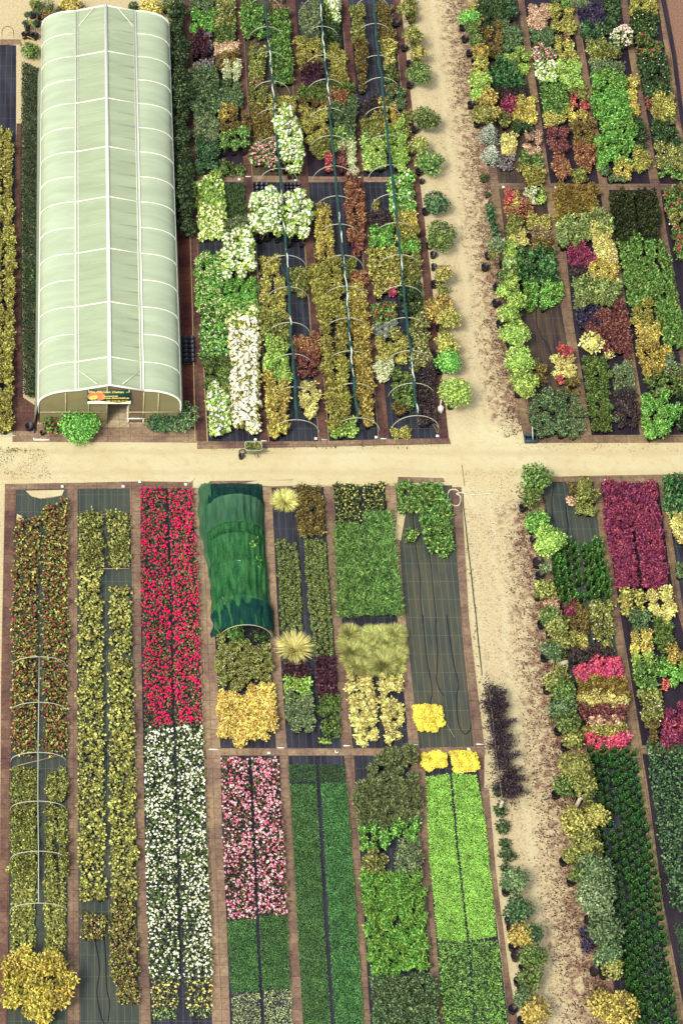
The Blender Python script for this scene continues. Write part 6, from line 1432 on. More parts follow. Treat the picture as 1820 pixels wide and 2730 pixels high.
for i, (u, v, q, m) in enumerate([(245, 385, 62, YEL), (355, 370, 75, YEL), (190, 440, 22, TEAL), (310, 455, 20, TEAL), (395, 440, 26, TEAL), (165, 465, 20, TEAL)]):
    rg = np.random.default_rng(i); face([(xb(u + q * (1 + .22 * rg.uniform(-1, 1)) * math.cos(a)), zb(v + q * .8 * (1 + .22 * rg.uniform(-1, 1)) * math.sin(a))) for a in np.linspace(0, 2 * math.pi, 16, endpoint=False)], -.0405 - i * .001, m, 'painted_leaf')
def text(s, u, v, size, w_, mat=YEL, shear=.3):
    cu = bpy.data.curves.new('lettering', 'FONT'); cu.body = s; cu.size = size; cu.extrude = .004; cu.shear = shear; cu.offset = .0045; cu.materials.append(mat)
    tmp = bpy.data.objects.new('tmp', cu); C.objects.link(tmp); bpy.context.view_layer.update()
    me = bpy.data.meshes.new_from_object(tmp.evaluated_get(bpy.context.evaluated_depsgraph_get())); bpy.data.objects.remove(tmp)
    co = np.empty(len(me.vertices) * 3, dtype=np.float32); me.vertices.foreach_get('co', co); co = co.reshape(-1, 3); co[:, 0] -= co[:, 0].min(); co[:, 0] *= w_ / (1365 - 135) * SW / max(co[:, 0].max(), .01)
    me.vertices.foreach_set('co', co.reshape(-1)); me.update(); o = link('lettering', me, sgn, (xb(u), -.05, zb(v))); o.rotation_euler = (R(90), 0, 0); return o
text('Die Pflanzen Oeken  –', 175, 243, .16, 1130); text('Baumschule', 550, 350, .105, 455); text('Heinz Schmidtlein', 545, 408, .12, 780); text('TEL.: 0 91 93 / 96 36', 680, 490, .095, 610)
# bench
bp = Z('B', 915, 1330, 0); bench = thing('slatted_bench', (bp[0], bp[1] + .05, .03), 'white slatted bench right of the greenhouse door', 'bench')
b = MB()
for i in range(5): b.box((0, -.18 + i * .1, .42), (.85, .07, .03))
link('seat', b.mesh('seat', [WHITE]), bench); b = MB()
for i in range(3): b.box((0, .27 + i * .015, .52 + i * .11), (.85, .02, .07))
link('backrest', b.mesh('backrest', [WHITE]), bench)
for s in (-1, 1):
    b = MB(); b.box((s * .36, -.17, .2), (.05, .05, .4)); b.box((s * .36, .25, .4), (.05, .04, .8)); b.box((s * .36, .03, .38), (.05, .42, .04)); link('leg', b.mesh('leg', [WHITE]), bench)

# ---------------------------------------------------------------- hoops with rolled netting
NET = plain('rolled_net', (42, 92, 84), .7, .5, noise=.5, nscale=14); FILMW = plain('white_film', (228, 238, 215), .5, .7, noise=.1); GALV = plain('galvanised', (200, 205, 180), .45, .6, noise=.1)
def arc_pts(a, b_, h, n=18):
    m = (a + b_) / 2; d = (b_ - a) / 2
    return [m - d * math.cos(t) + np.array([0, 0, h * math.sin(t)]) for t in np.linspace(0, math.pi, n)]
def tunnel(label, rows, white, h=1.08):
    """rows: zone, apex x, apex y, half width in pixels"""
    P0 = [Z(z, x, y, h) for z, x, y, hw in rows]; o = P0[-1]; t = thing('hoop_row', (o[0], o[1], 0), label, 'hoop row', 'hoop rows with rolled netting')
    for (z, x, y, hw), p in zip(rows, P0):
        wv = hw / ZN[z][2] / 57.0 * (1.0); a = np.array([p[0] - wv, p[1], 0]) - o * [1, 1, 0]; c = np.array([p[0] + wv, p[1], 0]) - o * [1, 1, 0]
        b = MB(); b.tube(arc_pts(a, c, h), .02, 5); link('hoop', b.mesh('hoop', [GALV], True), t)
    rng = np.random.default_rng(seed_of(label)); Q = np.array(P0) - o * [1, 1, 0]; s = np.concatenate([[0], np.cumsum(np.linalg.norm(np.diff(Q, axis=0), axis=1))])
    n = int(s[-1] / .1); ss = np.linspace(0, s[-1], n); L = np.stack([np.interp(ss, s, Q[:, i]) for i in range(3)], 1)
    ph = np.zeros(n); 
    for i in range(len(s) - 1):
        m = (ss >= s[i]) & (ss <= s[i + 1]); ph[m] = (ss[m] - s[i]) / (s[i + 1] - s[i] + 1e-9)
    L[:, 2] += .05 - .05 * np.sin(ph * math.pi); L[:, 0] += .02 * np.sin(ss * 3.3)
    rad = .062 + .016 * np.sin(ss * 5.1) + .012 * rng.uniform(-1, 1, n)
    b = MB(); b.tube(L, rad, 9); link('rolled_net', b.mesh('rolled_net', [NET], True), t)
    ys = np.array([uv_of(p + o * [1, 1, 0])[1] for p in L])
    for v0, v1 in white:
        m = (ys > v0) & (ys < v1)
        if m.sum() < 3: continue
        q = np.linspace(0, math.pi, m.sum()); W = L[m] + np.array([0.012, 0, .045]); W[:, 0] += .015 * np.sin(ss[m] * 7)
        b = MB(); b.tube(W, .008 + .026 * np.sin(q) * (1 + .3 * np.sin(ss[m] * 9)), 7); link('white_film', b.mesh('white_film', [FILMW], True), t)
    return t
tunnel('left of three hoop rows with rolled green netting, above the far left beds',
  [('C', 845, -20, 205), ('C', 865, 265, 210), ('C', 890, 515, 215), ('C', 915, 805, 215), ('C', 940, 1080, 225), ('C', 960, 1362, 225), ('C', 990, 1675, 215), ('D', 1010, 310, 225), ('D', 1035, 620, 230), ('D', 1060, 898, 228), ('D', 1080, 1212, 228), ('E', 1095, 370, 228), ('E', 1120, 685, 228), ('E', 1145, 1012, 230), ('E', 1155, 1340, 248)],
  [(105, 210), (215, 275), (275, 350), (505, 560), (585, 625), (655, 725), (838, 875)])
tunnel('middle of three hoop rows with rolled green netting',
  [('F', 115, -30, 190), ('F', 135, 248, 200), ('F', 155, 522, 205), ('F', 185, 750, 210), ('F', 205, 1026, 205), ('F', 225, 1287, 215), ('F', 255, 1575, 215), ('G', 278, 292, 215), ('G', 305, 560, 220), ('G', 335, 855, 222), ('G', 365, 1150, 225), ('H', 385, 170, 225), ('H', 405, 482, 225), ('H', 440, 790, 228), ('H', 475, 1118, 230)],
  [(0, 60), (65, 185), (190, 285), (560, 600), (605, 650), (680, 870), (872, 1010)])
tunnel('right of three hoop rows with rolled green netting, nearest the track',
  [('F', 620, -30, 195), ('F', 640, 222, 200), ('F', 665, 525, 205), ('F', 700, 735, 210), ('F', 725, 1012, 210), ('F', 755, 1280, 215), ('F', 785, 1565, 215), ('G', 820, 272, 220), ('G', 850, 545, 222), ('G', 880, 852, 222), ('G', 905, 1145, 225), ('H', 935, 165, 225), ('H', 975, 478, 225), ('H', 1005, 788, 228), ('H', 1040, 1097, 230)],
  [(675, 735), (940, 1030), (1070, 1105)])
# bare hoops with a centre pole over the leftmost lower bed
rows = [('Q', 295, 1430), ('R', 292, 258), ('R', 286, 632), ('R', 285, 996), ('S', 262, 175), ('S', 262, 525)]; h = .8
P0 = [Z(*r, h) for r in rows]; o = P0[-1]; t = thing('hoop_tunnel', (o[0], o[1], 0), 'white hoops joined by a centre pole over the leftmost lower bed', 'hoop tunnel')
for p in P0:
    a = np.array([p[0] - 1.2, p[1], 0]) - o * [1, 1, 0]; c = np.array([p[0] + 1.2, p[1], 0]) - o * [1, 1, 0]
    b = MB(); b.tube([np.array([a[0], a[1], 0])] + arc_pts(a + [.02, 0, .15], c + [-.02, 0, .15], h - .15) + [np.array([c[0], c[1], 0])], .02, 5); link('hoop', b.mesh('hoop', [GALV], True), t)
b = MB(); b.tube([p - o * [1, 1, 0] + np.array([0, 0, .02]) for p in P0], .022, 5); link('centre_pole', b.mesh('centre_pole', [GALV]), t)
def stick(z, x0, y0, x1, y1, label, col=(205, 180, 130), r=.018, zz=.35, name='wooden_stick', cat='stick', h2=None):
    a, c = Z(z, x0, y0, zz), Z(z, x1, y1, zz if h2 is None else h2); m = (a + c) / 2; b = MB(); b.bar(a - m, c - m, r, 6)
    return tag(link(name, b.mesh(name, [plain('wood%d' % col[0], col, .7)]), None, m), label, cat)
stick('R', 105, 738, 445, 655, 'thin wooden stick lying slantwise across the leftmost lower bed')
stick('Q', 650, 773, 968, 773, 'straight pale stick across the second lower bed', (215, 185, 155), zz=.15)
stick('Q', 735, 366, 790, 366, 'short pale stick at the top of the second lower bed', (215, 185, 155), zz=.15)
b = MB(); A, B = Z('a', 45, 740, 0), Z('a', 262, 740, 0); m = (A + B) / 2
b.tube([A - m] + [q - m for q in arc_pts(A + [0, 0, .55], B + [0, 0, .55], .45)] + [B - m], .018, 5)
tag(link('single_hoop', b.mesh('single_hoop', [plain('rusty', (110, 90, 70), .7)], True), None, m), 'bare rusty hoop standing in the top left sand yard', 'hoop')

# ---------------------------------------------------------------- green shade net tunnel
def netmat(name, c0, c1, alpha):
    m, t, b = newmat(name); b.inputs['Roughness'].default_value = .7; b.inputs['Specular IOR Level'].default_value = .15
    tc = t.nodes.new('ShaderNodeTexCoord'); mp = t.nodes.new('ShaderNodeMapping'); mp.inputs['Scale'].default_value = (5, .9, 2); n = t.nodes.new('ShaderNodeTexNoise'); n.inputs['Scale'].default_value = 1.6; n.inputs['Detail'].default_value = 7
    t.links.new(tc.outputs['Object'], mp.inputs[0]); t.links.new(mp.outputs[0], n.inputs['Vector'])
    r = t.nodes.new('ShaderNodeValToRGB'); e = r.color_ramp.elements; e[0].position = .33; e[1].position = .67; e[0].color = lin(c0, .62); e[1].color = lin(c1, .62)
    t.links.new(n.outputs['Fac'], r.inputs[0]); t.links.new(r.outputs[0], b.inputs['Base Color'])
    tr = t.nodes.new('ShaderNodeBsdfTransparent'); tl = t.nodes.new('ShaderNodeBsdfTranslucent'); t.links.new(r.outputs[0], tl.inputs[0])
    m1 = t.nodes.new('ShaderNodeMixShader'); m1.inputs[0].default_value = .3; m2 = t.nodes.new('ShaderNodeMixShader'); m2.inputs[0].default_value = alpha
    t.links.new(b.outputs[0], m1.inputs[1]); t.links.new(tl.outputs[0], m1.inputs[2]); t.links.new(tr.outputs[0], m2.inputs[1]); t.links.new(m1.outputs[0], m2.inputs[2]); t.links.new(m2.outputs[0], t.nodes['Material Output'].inputs[0]); return m
NG = netmat('shade_net_green', (30, 104, 66), (84, 156, 88), .8); ND = netmat('shade_net_dark', (10, 62, 68), (34, 96, 80), .85); NP = netmat('shade_net_pale', (62, 122, 88), (96, 148, 108), .8)
hN = 1.15
apex = [Z('T', 490, 290, hN), Z('T', 500, 670, hN), Z('T', 530, 945, hN), Z('T', 545, 1295, hN), Z('U', 590, 92, hN)]
topG = Z('T', 480, 195, 0); o = apex[-1] * [1, 1, 0]
t = thing('shade_net_tunnel', (o[0], o[1], 0), 'green shade net draped over hoops at the top of the fourth lower bed', 'net tunnel')
W2 = (Z('T', 780, 900, 0)[0] - Z('T', 245, 900, 0)[0]) / 2
for p in apex:
    q = p - o; b = MB(); b.tube(arc_pts(np.array([q[0] - W2 + .05, q[1], 0]), np.array([q[0] + W2 - .05, q[1], 0]), hN - .03), .02, 5); link('hoop', b.mesh('hoop', [GALV], True), t)
def netsheet(name, stations, mat, nu=61, seed=1, ext=(0, 0), sag=.19):
    rng = np.random.default_rng(seed); b = MB(); V = []; sts = []
    for i in range(len(stations) - 1):
        (p, hh), (q, h2) = stations[i], stations[i + 1]; n = max(4, int(np.linalg.norm(q - p) / .09))
        for k in range(n + (i == len(stations) - 2)): f = k / n; sts.append((p + (q - p) * f, hh + (h2 - hh) * f, math.sin(f * math.pi), f))
    k1, k2 = rng.uniform(0, 6, 8), rng.uniform(6, 26, 8)
    for j, (p, hh, s_, f) in enumerate(sts):
        for i in range(nu):
            a = math.pi * i / (nu - 1); c_, s = math.cos(a), math.sin(a); hz = hh - sag * s_ * min(1, hh)
            fold = sum(math.sin(k2[m] * a * .9 + k1[m] + j * .04 * (m - 3)) for m in range(8)) * .017 * (.35 + s_)
            x = p[0] - (W2 + .03 - .1 * s_ * abs(math.sin(a * 2)) ) * c_ * (1 + fold * .5); z = max(.03, (hz + fold * 1.6) * s ** .8)
            if i < 6 and ext[0]: x -= ext[0] * (6 - i) / 6 * (.75 + .25 * math.sin(j * .55))
            if i > nu - 7 and ext[1]: x += ext[1] * (i - nu + 7) / 6 * (.75 + .25 * math.sin(j * .4))
            V.append([x - o[0], p[1] - o[1], z])
    m = len(sts); b.add(V, [[j * nu + i, j * nu + i + 1, (j + 1) * nu + i + 1, (j + 1) * nu + i] for j in range(m - 1) for i in range(nu - 1)])
    return link(name, b.mesh(name, [mat], True), t)
netsheet('net_cover', [(apex[0] + (apex[1] - apex[0]) * .62, hN - .1), (apex[1], hN), (apex[2], hN), (apex[3], hN), (apex[4], hN)], NG, seed=4, ext=(.12, .04))
netsheet('net_overlap', [(topG, .12), (apex[0] + [0, .15, 0], hN * .75), (apex[0], hN + .02)], ND, seed=5, ext=(.15, .1), sag=.02)
netsheet('net_overlap', [(apex[0], hN + .04), (apex[0] + (apex[1] - apex[0]) * .72, hN + .03)], NP, seed=6, ext=(.25, .08), sag=.1)
netsheet('net_hem', [(apex[4] + [0, 1.5, 0], hN - .07), (apex[4] + [0, 1.1, 0], hN + .02 - .1), (apex[4] + [0, .02, 0], hN + .02)], ND, seed=7, ext=(.3, .02), sag=.02)
b = MB(); rng = np.random.default_rng(3); V = []; n = 26
for j in range(n):
    p = topG + (apex[3] - topG) * [1, 1, 0] * (j / (n - 1)) * .92
    for i in range(7):
        q = i / 6; V.append([p[0] - W2 + .05 - (.62 * math.sin(min(1, .25 + (j + 2) / 8) * 1.57) if j < 10 else .62 - .035 * (j - 9)) * q * (1 + .1 * math.sin(j * 1.3)) - o[0], p[1] - o[1], .07 + .05 * math.sin(i * 2.1 + j * .8) + .12 * (1 - q)])
b.add(V, [[j * 7 + i, j * 7 + i + 1, (j + 1) * 7 + i + 1, (j + 1) * 7 + i] for j in range(n - 1) for i in range(6)]); link('net_skirt', b.mesh('net_skirt', [NP], True), t)
for (pts, k, lab) in [([(400,760),(640,760),(650,1200),(410,1200)], 'bright', 'bright green shrub under the green shade net'), ([(390,1400),(480,1420),(480,1500),(390,1500)], 'lime', 'lime green shrub under the near end of the shade net')]:
    rng = np.random.default_rng(7); poly = [Z('T', x, y, .3) for x, y in pts]
    for i, p in enumerate(hexgrid(poly, .5, rng)): plant(k, p, .3, .5, lab, lab, rng, i % 3)

# ---------------------------------------------------------------- small things
BLK = plain('black_plastic', (38, 36, 46), .45)
def potthing(z, x, y, r, label, hh=.3, name='black_plant_pot', fill=None):
    p = Z(z, x, y, hh * .5); t = thing(name, (p[0], p[1], .01), label, 'plant pot')
    b = MB(); b.lathe((0, 0, 0), [(r * .78, .0), (r * .97, hh * .85), (r * 1.05, hh * .85), (r * 1.05, hh), (r * .95, hh), (r * .75, .04), (.001, .03)], 18); link('pot', b.mesh('pot', [BLK], True), t)
    if fill:
        b = MB(); b.lathe((0, 0, 0), [(r * .86, hh * .6), (.001, hh * .62)], 14); link('soil', b.mesh('soil', [plain(*fill)]), t)
    return t
potthing('B', 200, 1365, .2, 'large empty black pot left of the greenhouse corner')
potthing('B', 288, 1405, .12, 'small black pot beside the red flowered bush', .2)
potthing('n', 643, 1218, .13, 'black bucket standing alone on the cross road', .24)
potthing('N', 298, 990, .24, 'big black pot beside the litter right of the lower track', .38, fill=('potting_soil', (60, 45, 45), .9))
potthing('P', 885, 1120, .2, 'black pot below the large grey green ball crown', .3, fill=('potting_soil', (60, 45, 45), .9))
potthing('P', 925, 1490, .2, 'black pot left of the yellowish small crown', .3, fill=('potting_soil', (60, 45, 45), .9))
potthing('P', 962, 1640, .22, 'black pot above the golden crown at the bottom right', .32)
potthing('P', 320, 1178, .17, 'black pot left of the dark blue green ball crown', .28, fill=('potting_soil', (60, 45, 45), .9))
potthing('P', 365, 1382, .24, 'big black pot under the golden olive crown', .3, fill=('potting_soil', (60, 45, 45), .9))
potthing('P', 378, 1565, .2, 'black pot left of the mid green crowns', .32)
potthing('P', 370, 1690, .13, 'small black pot with white tag at the path edge', .25)
potthing('G', 1190, 860, .17, 'black pot at the path edge under the big round crown', .3)
potthing('G', 1195, 975, .14, 'narrow black pot below the other one on the path edge', .35)
potthing('G', 1085, 160, .12, 'small black pot beside the crossing of paths', .25)
potthing('N', 232, 575, .13, 'black pot in the litter beside the ragged green crown', .25)
potthing('N', 255, 780, .13, 'black pot in the litter beside the bright green crown', .25)
def tray(z, x0, y0, x1, y1, nx, ny, label):
    a, c = Z(z, x0, y1, .1), Z(z, x1, y0, .1); w_, l = c[0] - a[0], c[1] - a[1]; t = thing('pot_tray', ((a[0] + c[0]) / 2, (a[1] + c[1]) / 2, .02), label, 'pot tray')
    b = MB(); b.box((0, 0, .015), (w_, l, .03)); b.box((-w_ / 2, 0, .05), (.02, l, .06)); b.box((w_ / 2, 0, .05), (.02, l, .06)); link('tray', b.mesh('tray', [BLK]), t)
    r = min(w_ / nx, l / ny) * .47
    for i in range(nx):
        for j in range(ny):
            b = MB(); b.lathe((0, 0, 0), [(r * .7, .0), (r * .95, .15), (r, .15), (r, .17), (r * .86, .17), (r * .62, .03), (.001, .03)], 14)
            if i == j == 0: pm = b.mesh('pot', [plain('blue_black_plastic', (44, 48, 66), .35)], True)
            link('pot', pm, t, (-w_ / 2 + w_ * (i + .5) / nx, -l / 2 + l * (j + .5) / ny, .035))
tray('B', 1203, 752, 1310, 932, 3, 6, 'black tray of eighteen empty pots on the red soil beside the greenhouse')
tray('D', 738, 180, 878, 300, 3, 3, 'black tray of empty pots under the left hoops, nearer the greenhouse')
tray('D', 1050, 185, 1190, 320, 4, 4, 'black tray of empty pots under the left hoops, by the netting')
# wheelbarrow
p = Z('n', 675, 1196, .4); wb = thing('wheelbarrow', (p[0], p[1], 0), 'pale green wheelbarrow full of weeds standing on the cross road edge', 'wheelbarrow')
TUB = plain('tub_green', (172, 186, 150), .5, .6)
def rrect(w_, l, r, n=5): return [((w_ - r) * sx + r * math.cos(a), (l - r) * sy + r * math.sin(a)) for sx, sy, a0 in ((1, 1, 0), (-1, 1, 90), (-1, -1, 180), (1, -1, 270)) for a in np.radians(np.linspace(a0, a0 + 90, n))]
b = MB(); rings = [(rrect(.27, .17, .1), .28), (rrect(.4, .27, .12), .58), (rrect(.42, .29, .13), .6), (rrect(.42, .29, .13), .62), (rrect(.37, .24, .1), .62), (rrect(.35, .22, .1), .5)]; V = []; n = 20
for q, z in rings: V += [[x, y, z] for x, y in q]
b.add(V, [[i * n + j, i * n + (j + 1) % n, (i + 1) * n + (j + 1) % n, (i + 1) * n + j] for i in range(len(rings) - 1) for j in range(n)]); V2 = [[x, y, .28] for x, y in rings[0][0]] + [[0, 0, .28]]
b.add(V2, [[j, (j + 1) % n, n, -1] for j in range(n)]); link('tub', b.mesh('tub', [TUB], True), wb)
rng = np.random.default_rng(9); m = 420; P = np.stack([rng.uniform(-.34, .34, m), rng.uniform(-.22, .22, m), rng.uniform(.52, .66, m)], 1); b = MB(); b.add(*kites(P, rnorm(rng, m), rnorm(rng, m) + [0, 0, .6], np.full(m, .08), np.full(m, .05)))
b.add([[-.35, -.22, .53], [.35, -.22, .53], [.35, .22, .53], [-.35, .22, .53]], [[0, 1, 2, 3]]); link('weeds', b.mesh('weeds', [LM('olive')]), wb)
for s in (-1, 1):
    b = MB(); b.tube([[-.45, s * .1, .2], [.1, s * .2, .28], [.4, s * .24, .45], [.78, s * .26, .55]], .015, 6); link('handle', b.mesh('handle', [plain('brown_steel', (120, 80, 65), .5)], True), wb)
    b = MB(); b.tube([[.2, s * .18, .28], [.28, s * .2, 0]], .013, 5); link('leg', b.mesh('leg', [plain('brown_steel', (120, 80, 65), .5)]), wb)
b = MB(); b.tube([[-.5 + .15 * math.cos(a) , 0.0, .16 + .15 * math.sin(a)] for a in np.linspace(0, 2 * math.pi, 20)], .03, 6, cap=False); link('wheel', b.mesh('wheel', [BLK], True), wb)
b = MB(); b.tube([[.08, -.26, .3], [.1, -.42, .28], [.18, -.46, .28], [.22, -.26, .3]], .012, 5); link('stand', b.mesh('stand', [plain('brown_steel', (120, 80, 65), .5)], True), wb)
# watering can, crate, hose, pipes, canes
p = Z('n', 1174, 1090, .25); can = thing('watering_can', (p[0], p[1], .05), 'white watering can beside the lime ball tree trunk', 'watering can')
b = MB(); b.lathe((0, 0, 0), [(.001, 0), (.13, 0), (.14, .3), (.09, .36), (.06, .36), (.001, .34)], 16); link('body', b.mesh('body', [WHITE], True), can)
b = MB(); b.tube([[.0, .1, .1], [.02, .3, .3], [.04, .42, .45]], [.035, .022, .028], 8); link('spout', b.mesh('spout', [WHITE], True), can)
b = MB(); b.tube([[0, -.13, .1], [0, -.26, .2], [0, -.2, .4], [0, .02, .46], [0, .08, .36]], .017, 6); link('handle', b.mesh('handle', [WHITE], True), can)
p = Z('M', 428, 1042, .1); cr = thing('blue_tub', (p[0], p[1], .05), 'dull blue tub with a pale pole at the corner of the right block', 'tub')
b = MB(); BL = plain('blue_plastic', (58, 92, 105), .5)
for s in (-1, 1): b.box((s * .28, 0, .12), (.03, .34, .24)); b.box((0, s * .17, .12), (.59, .03, .24))
b.box((0, 0, .01), (.56, .34, .02)); link('tub', b.mesh('tub', [BL]), cr)
b = MB(); b.bar((.12, -.1, .02), (.05, .35, .6), .02, 6); link('pole', b.mesh('pole', [FILMW]), cr)
def hose(z, pts, label, col, r=.02, zz=.04, name='garden_hose', cat='hose', sub=6):
    P = np.array([Z(z, x, y, zz if np.isscalar(zz) else 0) for x, y in pts]); n = len(P); tt = np.arange(n); s = np.linspace(0, n - 1, (n - 1) * sub + 1); Q = []
    for u in s:
        i = min(int(u), n - 2); f = u - i; p0, p1, p2, p3 = P[max(i - 1, 0)], P[i], P[i + 1], P[min(i + 2, n - 1)]
        Q.append(.5 * ((2 * p1) + (-p0 + p2) * f + (2 * p0 - 5 * p1 + 4 * p2 - p3) * f * f + (-p0 + 3 * p1 - 3 * p2 + p3) * f ** 3))
    Q = np.array(Q); c = Q.mean(0); b = MB(); b.tube(Q - c, r, 5); return tag(link(name, b.mesh(name, [plain('hose%d_%d' % (col[0], col[2]), col, .5)], True), None, c), label, cat)
hose('V', [(1290,250),(1250,230),(1205,240),(1185,290),(1200,350),(1245,385),(1290,380),(1308,330),(1300,290),(1270,275),(1285,265),(1320,262),(1370,272),(1440,280),(1568,272),(1600,270)], 'coiled cream hose running across the track at the crossing', (245, 238, 205), .036)
hose('V', [(1320,0),(1335,120),(1345,200)], 'pale furrow line of hose crossing the sand at the crossing', (185, 160, 115), .018, .012)
hose('V', [(1328,262),(1335,400),(1355,560),(1380,800),(1410,1050),(1430,1250),(1455,1450),(1470,1620),(1490,1800),(1510,1990)], 'black irrigation pipe along the left edge of the lower track', (45, 38, 50), .022, .03, 'irrigation_pipe', 'pipe')
hose('b', [(595,0),(640,250),(720,350),(760,640),(800,1000),(840,1400),(880,1700),(925,2030)], 'thin pale cord stretched over the plum leaved trees', (170, 170, 150), .012, .9, 'stretched_cord', 'cord')
hose('W', [(950,0),(965,200),(985,400),(1020,600),(1035,740),(1020,840)], 'dark drip hose in the empty fabric bed, first from the left', (42, 42, 58), .018, .02, 'drip_hose')
hose('W', [(1075,0),(1070,150),(1088,330),(1085,500),(1080,620),(1110,710),(1150,765)], 'dark drip hose in the empty fabric bed, second from the left', (42, 42, 58), .018, .02, 'drip_hose')
hose('W', [(1175,0),(1205,220),(1240,450),(1285,650),(1270,780),(1275,950),(1300,1070),(1350,1130),(1400,1080),(1410,960)], 'looped dark drip hose in the empty fabric bed', (42, 42, 58), .02, .02, 'drip_hose')
hose('V', [(850,440),(880,750),(920,1050),(930,1300),(950,1497)], 'dark drip hose in the upper part of the empty fabric bed', (42, 42, 58), .016, .02, 'drip_hose')
hose('V', [(970,680),(1020,900),(1050,1200),(1080,1497)], 'second dark drip hose in the upper empty fabric bed', (42, 42, 58), .016, .02, 'drip_hose')
hose('S', [(640,770),(665,900),(670,1000),(655,1120),(670,1240),(700,1340)], 'dark drip hose, left one at the bottom of the second bed', (36, 34, 50), .018, .02, 'drip_hose')
hose('S', [(705,770),(715,950),(720,1100),(740,1200),(730,1330)], 'dark drip hose, right one at the bottom of the second bed', (36, 34, 50), .018, .02, 'drip_hose')
hose('M', [(470,60),(475,180),(510,270),(560,340),(590,430),(600,480)], 'dark drip hose on the empty fabric right of the track', (40, 34, 44), .02, .02, 'drip_hose')
hose('N', [(440,300),(425,420),(425,520),(435,620)], 'black hose on the grey fabric, left one near the crossing', (34, 32, 46), .018, .02, 'drip_hose')
hose('N', [(545,440),(550,560),(565,640),(560,740)], 'black hose on the grey fabric, right one near the crossing', (34, 32, 46), .018, .02, 'drip_hose')
hose('a', [(640,735),(560,690),(480,675),(420,700),(425,750),(510,785)], 'yellow hose loop beside the far left greenhouse corner', (225, 190, 85), .02, .25)
hose('H', [(1040,1135),(1100,1165),(1160,1170),(1200,1200),(1230,1260),(1240,1210),(1190,1170)], 'tangled cord at the near end of the right hoop row', (170, 150, 110), .014, .06, 'tangled_cord', 'cord')
stick('W', 1155, 1000, 1250, 1160, 'thin yellow cane beside the chrysanthemum square', (215, 200, 130), .01, .03)
p0, p1 = Z('b', 835, 2352, .05), Z('b', 925, 2080, .5)
def bentpost(label, a, mid, c, r=.07, z='P'):
    b = MB(); b.tube([a - a, mid - a, c - a], [r, r * 1.05, r], 8); tag(link('bent_post', b.mesh('bent_post', [plain('white_bark', (228, 218, 190), .7)], True), None, a), label, 'post')
bentpost('pale bent pipe post between the path and the lower track', Z('P', 225, 375, 0.0), Z('P', 268, 262, .55), Z('P', 240, 243, .58))
bentpost('pale stone post beside the crimson shrubs', Z('O', 650, 535, 0.0), Z('O', 690, 455, .45), Z('O', 735, 443, .5), .1)
bentpost('pale broken post above the golden olive crown', Z('P', 785, 325, 0.0), Z('P', 825, 240, .5), Z('P', 875, 225, .55), .09)
for i, (z, x0, y0, x1, y1, lab) in enumerate([('O', 625, 530, 693, 70, 'longest bamboo cane leaning right of the lower track'), ('O', 700, 620, 735, 460, 'short bamboo cane beside the stone post'), ('P', 775, 280, 860, 50, 'bamboo cane above the broken post'), ('P', 820, 520, 908, 345, 'bamboo cane beside the golden olive crown'), ('I', 345, 330, 375, 85, 'bamboo cane in the topmost saplings right of the track'), ('I', 410, 410, 455, 255, 'second bamboo cane in the saplings right of the track')]):
    a = Z(z, x0, y0, 0.0); c = Z(z, x1, y1, 1.5); b = MB(); b.bar(a - a, c - a, .018, 6); tag(link('bamboo_cane', b.mesh('bamboo_cane', [plain('bamboo', (190, 175, 120), .7)]), None, a), lab, 'cane')
b = MB(); a = Z('n', 91, 1172, .03); b.tube([[0, .1, 0], [0, 0, 0], [.75, -.01, 0]], .045, 8); tag(link('white_gutter_pipe', b.mesh('white_gutter_pipe', [WHITE], True), None, a), 'white elbow pipe lying on the road before the greenhouse', 'pipe')
stick('n', 0, 1162, 46, 1161, 'white rail lying at the left edge before the greenhouse', (235, 235, 215), .03, .06, 'white_rail', 'rail')
a = Z('n', 90, 1140, .1); b = MB(); b.box((0, 0, 0), (.07, .62, .05), rz=.18); tag(link('dark_plank', b.mesh('dark_plank', [plain('slate_plastic', (52, 58, 78), .5)]), None, a), 'dark plank leaning beside the large empty black pot', 'plank')
# white marker blocks at bed ends
for i, (z, x, y, lab) in enumerate([('Q',468,165,'white marker block at the head of the leftmost lower bed'),('Q',922,165,'white marker block at the head of the second lower bed'),('Q',1388,150,'white marker block at the head of the red flower bed'),('Q',1045,130,'white marker block on the path left of the red bed'),
   ('U',810,1380,'white marker block above the pink flowers'),('U',1485,1368,'white marker block above the long green strips'),('W',130,1305,'white marker block beside the cross path above the grass bed'),('D',590,150,'white marker block on the cross path near the greenhouse'),('D',1150,157,'white marker block on the cross path under the left hoops'),
   ('E',750,1545,'white marker block at the end of the hydrangea bed'),('E',1350,1535,'white marker block at the end of the left hoop row'),('H',648,1310,'white marker block at the end of the middle hoop row'),('H',1230,1298,'white marker block at the end of the right hoop row'),
   ('N',893,270,'white marker block at the head of the barberry bed'),('K',397,200,'white marker block on the right cross path, left end'),('K',1080,208,'white marker block on the right cross path, second bed'),('O',1327,1105,'white marker block beside the dark bedding plants'),('W',1385,1280,'white marker block above the right yellow chrysanthemums')]):
    a = Z(z, x, y, .05); b = MB(); b.box((0, 0, .05), (.14, .1, .1)); b.box((0, 0, .11), (.09, .06, .02)); tag(link('marker_block', b.mesh('marker_block', [WHITE]), None, a), lab, 'marker', 'white marker blocks')
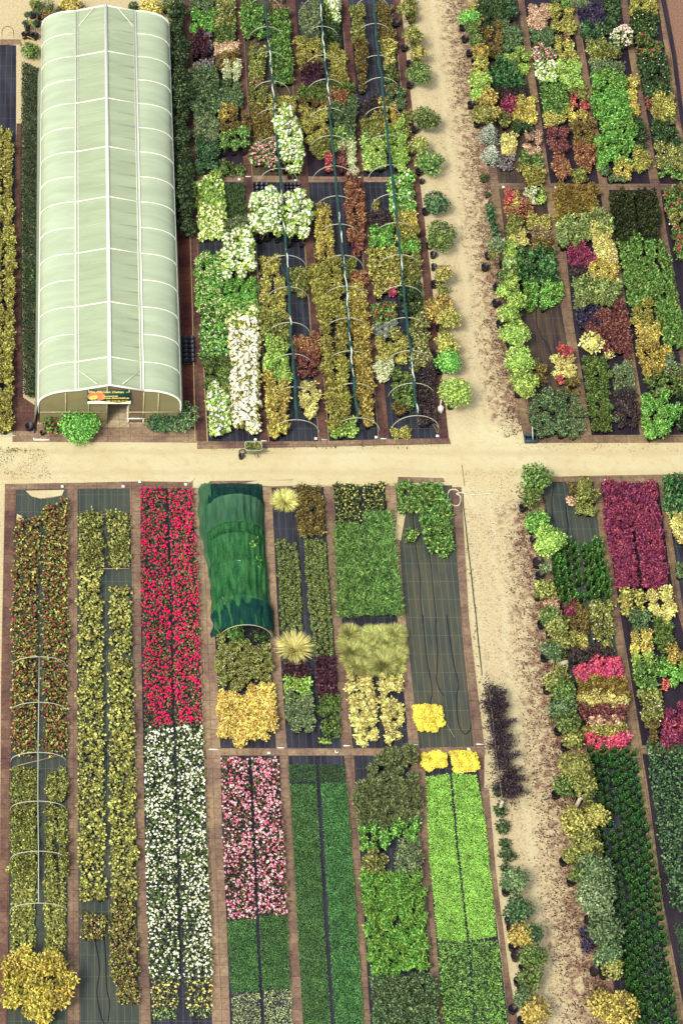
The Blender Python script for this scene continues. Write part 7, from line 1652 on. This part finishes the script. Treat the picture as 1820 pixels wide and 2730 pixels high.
for i, (z, x, y, w_) in enumerate([('U',262,1335,.42),('U',930,1320,.3),('W',230,1240,.3),('W',862,1230,.38),('W',1495,1226,.35),('E',835,1550,.28),('E',1435,1535,.28),('H',160,1325,.28),('H',720,1316,.28),('D',680,113,.28),('D',122,110,.25),('F',490,1683,.2),('C',0,0,0)]):
    if not w_: continue
    a = Z(z, x, y, .055); b = MB(); b.box((0, 0, 0), (w_, .05, .02))
    tag(link('white_edge_bar', b.mesh('white_edge_bar', [WHITE]), None, a), 'short white bar set across a path end', 'bar', 'white bars across the path ends')
# timber rails edging the paths
for i, (pts, lab) in enumerate([([(501,440),(513,800),(521,1178)], 'pale kerb between the red soil strip and path'), ([(526,640),(540,900),(554,1178)], 'pale edging along the near hydrangea bed'), ([(559,1302),(545,1302)], None)]):
    if lab is None: continue
    P = [Z('n', x, y, .07) for x, y in pts]; b = MB(); c = P[0]; b.tube([q - c for q in P], .035, 4); tag(link('edging_rail', b.mesh('edging_rail', [plain('pale_wood', (200, 175, 130), .8)]), None, c), lab, 'edging')
for i, (pts, lab) in enumerate([([(507,0),(525,469)], 'thin edge board, far bed beside the hedge'), ([(645,0),(673,469)], 'thin edge board left of the far left hoops'), ([(673,486),(717,1178)], 'thin edge board left of the near left hoops'), ([(764,0),(799,469)], 'thin edge board right of the far left hoops'), ([(799,486),(850,1178)], 'thin edge board right of the near left hoops'), ([(822,486),(877,1178)], 'thin edge board left of the near middle hoops'), ([(948,486),(1009,1172)], 'thin edge board right of the near middle hoops'), ([(530,1303),(541,1700),(560,2200),(590,2700)], 'joint strip along the path left of the net tunnel')]):
    P = [Z('n', x, y, .055) for x, y in pts]; b = MB(); c = P[0]; b.tube([q - c for q in P], .014, 4); tag(link('edge_board', b.mesh('edge_board', [plain('pale_wood', (200, 175, 130), .8)]), None, c), lab, 'edging')
# far right yard edge: dark tarpaulin strip
strip('dark_kerb_strip', [(1757,-20),(1768,-20),(1800,150),(1822,330),(1960,900),(1940,900),(1812,330),(1790,150)], FK, .1, -.05, 'dark fabric kerb between far rose bed and sand yard', 'kerb', None)
print('KINDS', sorted(KINDCOUNT.items(), key=lambda q: -q[1])[:14], 'OBJECTS', len(bpy.data.objects), 'top', sum(1 for q in bpy.data.objects if q.parent is None))
print('FACES', sum(len(q.data.polygons) for q in bpy.data.objects if q.type == 'MESH'))
